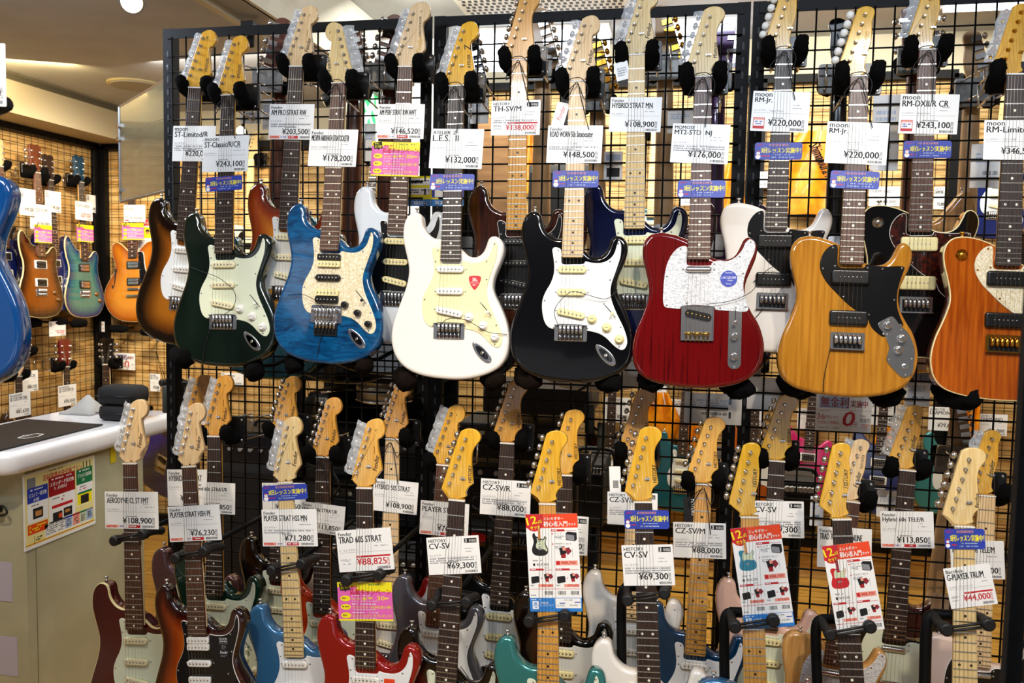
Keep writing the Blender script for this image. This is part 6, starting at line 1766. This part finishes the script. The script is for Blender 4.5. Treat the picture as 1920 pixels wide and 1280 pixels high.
def string_poster(w, h):
    c = Card(w, h, WHT); c.rect(.02, .03, .98, .96, PYL); c.rect(.02, .925, .98, .935, YEL, .0001); c.rect(.02, .935, .98, .945, RED, .0001)
    c.text('島村楽器の弦交換プラン', .26, .075, .80, .16, RED, .0003, bold=True, fill=True); c.dashes(.34, .035, .70, .055, BLK, 1, 1)
    for k, u in enumerate((.82, .87, .92)):
        c.rect(u, .05, u + .012, .14, BLK, .0002)
    c.rect(.05, .07, .16, .25, GRY, .0001)
    for u0, u1, v0, v1, vh, col, tt, pr in ((.05, .32, .20, .66, .40, BLU, 'エコノミー弦交換', '648'), (.33, .70, .14, .76, .40, DRD, 'スタンダード弦交換', '1,080'), (.72, .96, .14, .66, .36, GRN, 'デラックス弦交換', '2,160')):
        c.rect(u0, v0, u1, v1, WPR, .0001); c.rect(u0, v0, u1, vh, col, .0002); c.text(tt, u0 + .02, v0 + .07, u1 - .02, v0 + .125, WPR, .0004, bold=True, fill=True); c.text(pr, u0 + .08, v0 + .14, u1 - .12, v0 + .19, WPR, .0004, fill=True); c.dashes(u0 + .04, v0 + .02, u1 - .04, v0 + .05, WPR, 1, 2, .0004); c.dashes(u0 + .05, vh + .03, u1 - .05, vh + .05, BLK, 1, 3, .0003)
    c.rect(.37, .53, .66, .57, RED, .0003); c.disc(.515, .48, .012 * w, RED, .0003); c.rect(.12, .48, .25, .62, BLK, .0003); c.rect(.15, .52, .23, .59, TAN, .0004); c.rect(.38, .63, .51, .75, BLK, .0003); c.rect(.46, .66, .505, .72, ORG, .0004); c.rect(.53, .61, .65, .73, BLK, .0003); c.rect(.55, .64, .62, .68, TAN, .0004); c.rect(.73, .48, .95, .65, YEL, .0002); c.rect(.78, .52, .90, .64, BLK, .0003); c.dashes(.76, .42, .94, .45, RED, 1, 4, .0003); c.rect(.74, .47, .95, .50, GRN, .0003)
    c.rect(.05, .68, .31, .81, ORG, .0001); c.dashes(.07, .70, .29, .79, YEL, 3, 5, .0003); c.rect(.27, .74, .92, .925, WPR, .0001); c.dashes(.28, .76, .55, .90, GRY, 5, 6, .0003)
    for k, (u, m) in enumerate(((.55, PBL), (.66, SAL), (.76, MNT), (.86, PBL))):
        c.rect(u, .74, u + .1, .90, m, .0002); c.rect(u, .74, u + .1, .765, (BLU, DRD, GRN, GRY)[k], .0003); c.dashes(u + .02, .78, u + .08, .89, BLK, 5, 7 + k, .0004)
    c.rect(.13, .84, .135, .94, BLK, .0002); c.dashes(.15, .86, .24, .92, BLK, 2, 8); return c
a, b, d = at_x(42, 892, -.417), at_x(177, 856, -.417), at_x(48, 1035, -.417)
on_plane((-.4165, (a.y + b.y) / 2, (a.z + d.z) / 2 + .002), (0, 1, 0), (1, 0, 0), b.y - a.y, a.z - d.z, string_poster(b.y - a.y, a.z - d.z), 'yellow poster of string replacement prices on the counter\'s side', 'poster', None, 'price_poster')
mb = MB(); P = [at_z(*q, 1.002) for q in ((-60, 812), (50, 787), (193, 797), (-20, 850))]; O = P[0].copy(); mb.add([p - O for p in P] + [p - O + Vector((0, 0, .004)) for p in P], [(0, 1, 2, 3), (4, 5, 6, 7)[::-1], (0, 1, 5, 4), (1, 2, 6, 5), (2, 3, 7, 6), (3, 0, 4, 7)], 0)
cen = at_z(58, 817, 1.0066) - O; hx = [cen + Vector((.03 * math.cos(k * math.pi / 3), .05 * math.sin(k * math.pi / 3), 0)) for k in range(6)]; hi = [cen + (q - cen) * .84 for q in hx]; mb.add(hx + hi, [(k, (k + 1) % 6, 6 + (k + 1) % 6, 6 + k) for k in range(6)], 1)
q = MB(); put_text(q, 'AKS', 0, 0, .034, .018, 0, 1); mb.add([cen + Vector((-.006 - y, x - .017, 0)) for x, y, _ in q.v], q.f, 1)
o = part('counter_mat', mb, [pmat('black_mat', '#0c0b0d', .6), WHITEP]); o.location = O; tag(o, 'flat black mat with white hexagon emblem lying on the counter', 'mat')
NYL = noise_mat('black_nylon', '#07080b', '#101217', (40, 40, 40), 3, .8, 0, bump=.4)
for i, (z0, h, w, lab) in enumerate(((1.001, .06, .155, 'lower black nylon pouch of the two stacked on the counter'), (1.062, .07, .165, 'upper black nylon pouch of the two stacked on the counter'))):
    p = at_z(216, 790, 1.0); mb = MB(); mb.prism(rrect(w, .12, .03, 5), [(.02, 0), (.004, .008), (0, h * .45), (.004, h * .85), (.022, h)], 0)
    mb.tube([(-w * .48, -.061, h * .5), (w * .48, -.061, h * .5)], .002, 1, 6); o = part('nylon_pouch', mb, [NYL, BLKPLASTIC]); o.location = (p.x, p.y + .05, z0); tag(o, lab, 'pouch')
p = at_z(150, 776, 1.0); mb = MB(); r = random.Random(4); nx, ny = 10, 8; vs = []
for j in range(ny):
    for i in range(nx):
        u, v = i / (nx - 1) - .5, j / (ny - 1) - .5; z = .062 * math.exp(-((u - .15) ** 2 * 9 + v * v * 7)) + .01 * r.random() * (1 if abs(u) < .45 and abs(v) < .45 else 0); vs.append((u * .14, v * .10, z + .006))
n = len(vs); vs += [(x, y, .0) for x, y, z in vs]; fs = []
for j in range(ny - 1):
    for i in range(nx - 1):
        c_ = j * nx + i; q = (c_, c_ + 1, c_ + nx + 1, c_ + nx); fs += [q, tuple(k + n for k in q[::-1])]
rim = [i for i in range(nx)] + [j * nx + nx - 1 for j in range(1, ny)] + [(ny - 1) * nx + i for i in range(nx - 2, -1, -1)] + [j * nx for j in range(ny - 2, 0, -1)]
fs += [(rim[k], n + rim[k], n + rim[(k + 1) % len(rim)], rim[(k + 1) % len(rim)]) for k in range(len(rim))]
mb.add(vs, fs, 0, True); o = part('polishing_cloth', mb, [pmat('grey_cloth', '#a9a7a4', .9)]); o.location = (p.x, p.y + .02, 1.001); tag(o, 'crumpled light grey cloth on the counter beside the black pouches', 'cloth')
p = at_z(276, 770, 1.0); mb = MB(); mb.prism(rrect(.02, .06, .006, 3), [(0, 0), (0, .012), (.004, .016)], 0)
for k in (-.012, 0, .012):
    mb.box((.008, k, .014), (.012, .006, .01), 0)
o = part('hand_tool', mb, [BLKPLASTIC]); o.location = (p.x, p.y, 1.001); tag(o, 'small black toothed tool on the counter beside the first headstock', 'tool')

mb = MB(); p = at_y(-4, 956, -.20); mb.tube(smooth_path([(-.03, .012, .0), (.0, -.01, .012), (.03, -.012, .018), (.045, -.012, .0), (.03, -.01, -.012), (.0, -.008, -.016), (-.03, -.004, -.02)], 5), .0035, 0, 6); mb.tube([(-.03, 0, -.012), (.015, -.008, .006)], .011, 0, 8)
o = part('cable_plug', mb, [CORDM]); o.location = p; tag(o, 'looped black cable and plug beside the counter at the picture\'s edge', 'cable')

# framed board hooked to the rack's end
A_, B_ = at_y(224, 170, .40), at_y(310, 186, .03); h = (A_.z + B_.z) / 2 - at_y(240, 378, .40).z; X = Vector((B_.x - A_.x, B_.y - A_.y, 0)); w = X.length; X.normalize(); n = X.cross(Vector((0, 0, 1)))
R = Matrix((X, Vector((0, 0, 1)), n)).transposed().to_4x4(); t = thing('framed_board', (A_ + B_) / 2 - Vector((0, 0, h)), 'aluminium-framed translucent board hooked to the end of the rack', 'board')
mb = MB(); mb.prism(rrect(w - .01, h - .01, .004, 2, 0, h / 2), [(0, -.004), (0, .002)], 0, smooth=False); part('panel', mb, [noise_mat('olive_acrylic', '#55513f', '#66614b', (2, 14, 2), 2, .25, .3)], t, R)
for x0, y0, x1, y1 in ((-w / 2, 0, -w / 2, h), (w / 2, 0, w / 2, h), (-w / 2, h, w / 2, h), (-w / 2, 0, w / 2, 0), (-w / 2, h * .68, w / 2, h * .66)):
    mb = MB(); mb.bar((x0, y0, 0), (x1, y1, 0), .006 if abs(y0 - h * .68) > .01 else .003, 0, 4); part('frame_rail', mb, [pmat('aluminium', '#b8bcc2', .3, .9)], t, R)
for y in (.12, .66, .8):
    mb = MB(); mb.box((-w / 2 + .01, h * y, .007), (.03, .012, .012)); part('frame_clip', mb, [CHROME], t, R)
mb = MB(); mb.tube(smooth_path([(w / 2, h, 0), (w / 2 + .01, h + .03, 0), (w / 2 + .03, h + .04, 0)], 4), .003, 0, 6); part('hook', mb, [CHROME], t, R)

# guitars on the plank walls of the corner
def wall_guitar(key, a, b, side, off, label, desc, **o):
    if side == 'x':
        A, B = at_x(*a, XL + off), at_x(*b, XL + off + .03)
        M = frame_ab(A, B, .648, False, 90)
    else:
        A, B = at_y(*a, YB - off), at_y(*b, YB - off - .03); M = frame_ab(A, B, .648)
    guitar(key, M, label, 'electric guitars on the corner walls', desc, **o)
    hanger(key, off - .025)


wall_guitar('P1', (71, 324), (82, 544), 'x', .20, 'flame brown electric guitar with white-ringed pickups on the corner wall', 'flame brown guitar', shape='prs', body=BURSTF, burst=True, bind=BINDC, guard=None, pick='hh', pcol=WHITEP, neck=ROASTB, fb=ROSER, head='three', bridge='strat', headmat=ROASTB)
wall_guitar('P2', (153, 342), (163, 547), 'x', .12, 'teal blue quilted electric guitar on the corner wall', 'teal quilted guitar', shape='prs', body=BURSTB, burst=True, bind=BINDC, guard=None, pick='hh', pcol=CHROME, neck=HONEY, fb=ROSE, head='three', bridge='strat', headmat=pmat('dark_teal_veneer', '#0f3c55', .2))
wall_guitar('P3', (96, 338), (110, 537), 'x', .10, 'dark blue electric guitar hung behind the flame brown one', 'dark blue guitar behind the flame brown', shape='prs', body=DKBLUE, guard=None, pick='hh', pcol=WHITEP, neck=ROASTB, fb=ROSE, head='three', bridge='strat', headmat=ROSE)
wall_guitar('P4', (1, 312), (17, 527), 'x', .10, 'blue electric guitar on the corner wall at the picture\'s edge', 'blue guitar on the corner wall', shape='prs', body=DKBLUE, guard=None, pick='hh', pcol=WHITEP, neck=MAPLEN, fb=ROSER, head='three', bridge='strat')
wall_guitar('P5', (245, 338), (249, 541), 'y', .12, 'amber semi-hollow electric guitar with sound holes on the plank wall', 'amber semi-hollow guitar', shape='es', body=BURSTE, burst=True, bind=BINDC, guard=BLACKG, gedge=WHITEP, pick='hh', pcol=CHROME, neck=ROASTB, fb=ROSE, head='three', bridge='tom')
wall_guitar('Q1', (51, 662), (54, 880), 'x', .12, 'electric guitar with red-brown headstock low on the corner wall, by the blue body', 'low red-brown headstock guitar', shape='prs', body=WALNUT, guard=None, pick='hh', neck=ROASTB, fb=ROSE, head='three', bridge='strat', headmat=ORANGE)
wall_guitar('Q2', (36, 706), (40, 930), 'x', .30, 'electric guitar with pale maple headstock low on the corner wall', 'low pale headstock guitar', shape='strat', body=BLACK, guard=None, pick='hh', neck=MAPLEN, fb=ROSE, head='strat', bridge='strat')
wall_guitar('Q3', (126, 688), (130, 905), 'x', .21, 'electric guitar with glossy red headstock low on the corner wall', 'low red headstock guitar', shape='prs', body=BURG, guard=None, pick='hh', neck=MAPLEN, fb=ROSE, head='three', bridge='strat', headmat=REDG)
wall_guitar('Q4', (198, 684), (201, 895), 'y', .2, 'electric guitar with black headstock low in the wall corner', 'low black headstock guitar', shape='prs', body=BLACK, guard=None, pick='hh', neck=MAPLEN, fb=ROSE, head='three', bridge='strat', headmat=BLACK)
LX = dict(X=(0, 1, 0), n=(1, 0, 0))
for i, (bx, off, br, mo, pr, red, lab) in enumerate([((36, 352, 66, 402), .24, 'PRS', '', '¥99,000', False, 'tilted beside the flame brown guitar\'s neck'), ((56, 381, 96, 428), .228, 'PRS', 'CUSTOM', '¥594,000', False, 'in front of the flame brown guitar\'s neck'), ((84, 356, 114, 396), .125, 'PRS', 'S2', '¥199,200', False, 'over the dark blue guitar'), ((141, 376, 173, 411), .148, 'PRS', 'CUSTOM24', '¥605,000', True, 'in front of the teal quilted guitar\'s neck'), ((162, 364, 180, 397), .038, 'PRS', 'SE', '¥99,000', False, 'behind the teal quilted guitar\'s neck'),
    ((0, 336, 23, 374), .125, 'PRS', 'S2', '¥223,500', True, 'over the blue guitar at the picture\'s edge'), ((42, 697, 71, 736), .142, 'PAUL REED SMITH', 'SE GARCIA', '¥88,550', False, 'by the low red-brown headstock'), ((17, 739, 57, 785), .325, 'PAUL REED SMITH', 'SE CUSTOM 24N', '¥81,620', False, 'by the low pale maple headstock'), ((109, 724, 143, 764), .234, 'PAUL REED SMITH', 'SE CUSTOM 24', '¥98,450', False, 'by the low glossy red headstock'), ((92, 603, 123, 631), .17, 'PRS', '', '¥4,400', True, 'above the low glossy red headstock')]):
    wall_card(bx, XL + off, lambda w, h: price_card(w, h, br, mo or 'SE', pr, red=red, seed=70 + i), 'white price card on the corner wall, ' + lab, 'price cards on the corner walls', **LX)
wall_card((232, 384, 272, 416), YB - .146, lambda w, h: price_card(w, h, 'Gibson', 'ES-335', '¥328,900', seed=90, stamp=True), 'white price card on the neck of the amber semi-hollow guitar', 'price cards on the corner walls')
wall_card((281, 700, 300, 733), YB - .06, lambda w, h: price_card(w, h, 'PAUL REED', 'SE STD', '¥74,000', seed=91), 'white price card beside the end of the rack, above the counter', 'price cards on the corner walls')
for bx, off, lab in (((64, 420, 97, 454), .236, 'flame brown guitar'), ((144, 420, 175, 452), .156, 'teal quilted guitar')):
    wall_card(bx, XL + off, lambda w, h: campaign_flyer(w, h, 5), 'pink and yellow campaign flyer below the price card of the ' + lab, 'pink campaign flyers', 'campaign_flyer', **LX)
wall_card((229, 418, 269, 449), YB - .152, lambda w, h: campaign_flyer(w, h, 6), 'pink and yellow campaign flyer on the amber semi-hollow guitar', 'pink campaign flyers', 'campaign_flyer')
wall_card((215, 661, 253, 692), YB - .05, lambda w, h: finance_poster(w, h, 4), 'white interest-free card with red zero on the plank wall above the pouches', None, 'finance_poster')
wall_card((168, 602, 196, 621), YB - .06, lambda w, h: finance_poster(w, h, 5), 'small card with red zero below the teal quilted guitar', None, 'finance_poster')
def notice(w, h):
    c = Card(w, h); c.rect(0, 0, 1, .16, RED); c.text('お知らせ', .2, .04, .9, .13, WPR, .0003); c.rect(.3, .2, 1, .5, YEL); c.disc(.6, .32, .12 * w, BLK, .0003); c.disc(.6, .36, .09 * w, TAN, .0004); c.dashes(.05, .55, .95, .9, GRY, 6, 2); c.rect(.4, .68, .7, .73, YEL, .0003); return c
wall_card((258, 412, 289, 480), YB - .07, notice, 'red, yellow and white notice behind the amber semi-hollow guitar', None, 'printed_notice')
wall_card((6, 424, 30, 640), XL + .05, dark_poster, 'tall dark poster with white letter on the corner wall', None, 'wall_poster', **LX)
for px, py, s, lab in ((62, 606, 'x', 'flame brown guitar'), (110, 604, 'x', 'dark blue guitar on the corner wall'), (148, 606, 'x', 'teal quilted guitar'), (222, 616, 'y', 'amber semi-hollow guitar'), (280, 622, 'y', 'amber semi-hollow guitar, nearer the rack')):
    p = at_x(px, py, XL + .15) if s == 'x' else at_y(px, py, YB - .15); d = Vector((1, 0, 0)) if s == 'x' else Vector((0, -1, 0)); t = thing('body_rest', p - d * .12, 'black fur-padded rest below the ' + lab, 'guitar rest', 'padded body rests'); s_ = Vector((0, 1, 0)) if s == 'x' else Vector((1, 0, 0))
    mb = MB(); mb.tube([-d * .02, d * .1], .006, 0, 8); part('rest_arm', mb, [BLKMETAL], t); mb = MB(); pth = [d * .12 + s_ * k for k in (-.06, -.045, -.02, .02, .045, .06)]; mb.tube(pth, [.012, .022, .026, .026, .022, .012], 0, 12); fuzz(mb, 0, .002, int(px)); part('fur_pad', mb, [FUR], t)

# near guitar at the picture's edge, the blue one behind the counter
A, B = at_d(-138, -113, 1.5), at_d(-146, 587, 1.5)
guitar('N1', frame_ab(A, B, .648, False, 12), 'blue electric guitar body close at the picture\'s edge, mostly cut off', None, 'close blue guitar', body=BLUEN, guard=None, neck=MAPLE, fb=ROSE, detail=False, head='three')
hanger('N1', .12)
t = thing('display_rack', (at_d(-150, 640, 1.75) * 1).xy.to_3d(), 'black post of the near rack holding the close blue guitar', 'display rack'); O_ = t.location.copy()
mb = MB(); mb.box((0, 0, 1.2), (.04, .04, 2.4)); mb.box((0, 0, .01), (.4, .3, .02)); part('upright', mb, [BLKMETAL], t)
mb = MB(); q = at_d(6, 198, 1.36); z_ = Vector((0, 0, q.z)); mb.tube([z_, q - O_ + Vector((-.02, .02, 0))], .006, 0, 8); mb.tube([q - O_ + Vector((-.05, .03, 0)), q - O_ + Vector((.012, -.01, 0))], .013, 0, 12); part('display_arm', mb, [RUBBER], t)
A, B = at_y(330, 640, .64), at_y(298, 880, .68)
guitar('N2', frame_ab(A, B, .648, False, -20), 'royal blue electric guitar standing between the counter and the rack', None, 'royal blue guitar', shape='tele', body=BLUER, guard=None, pick='none', bridge='tele', neck=BLONDE, fb=ROSE, head='tele')
stand('N2', 322, 720, 1, 'black stand holding the royal blue guitar', False)
c = Card(.06, .20, WHT); c.rect(0, .05, 1, .2, YEL); c.dashes(.1, .3, .9, .9, GRY, 8, 1); p = at_d(-32, 140, 1.3); on_plane(p, (CR.x, CR.y, 0), Vector((CR.x, CR.y, 0)).normalized().cross(Vector((0, 0, 1))), .07, .095, c if False else price_card(.07, .095, 'Fender', 'PLAYER', '¥76,230', seed=99), 'white card on a black arm close at the picture\'s edge', 'price card')
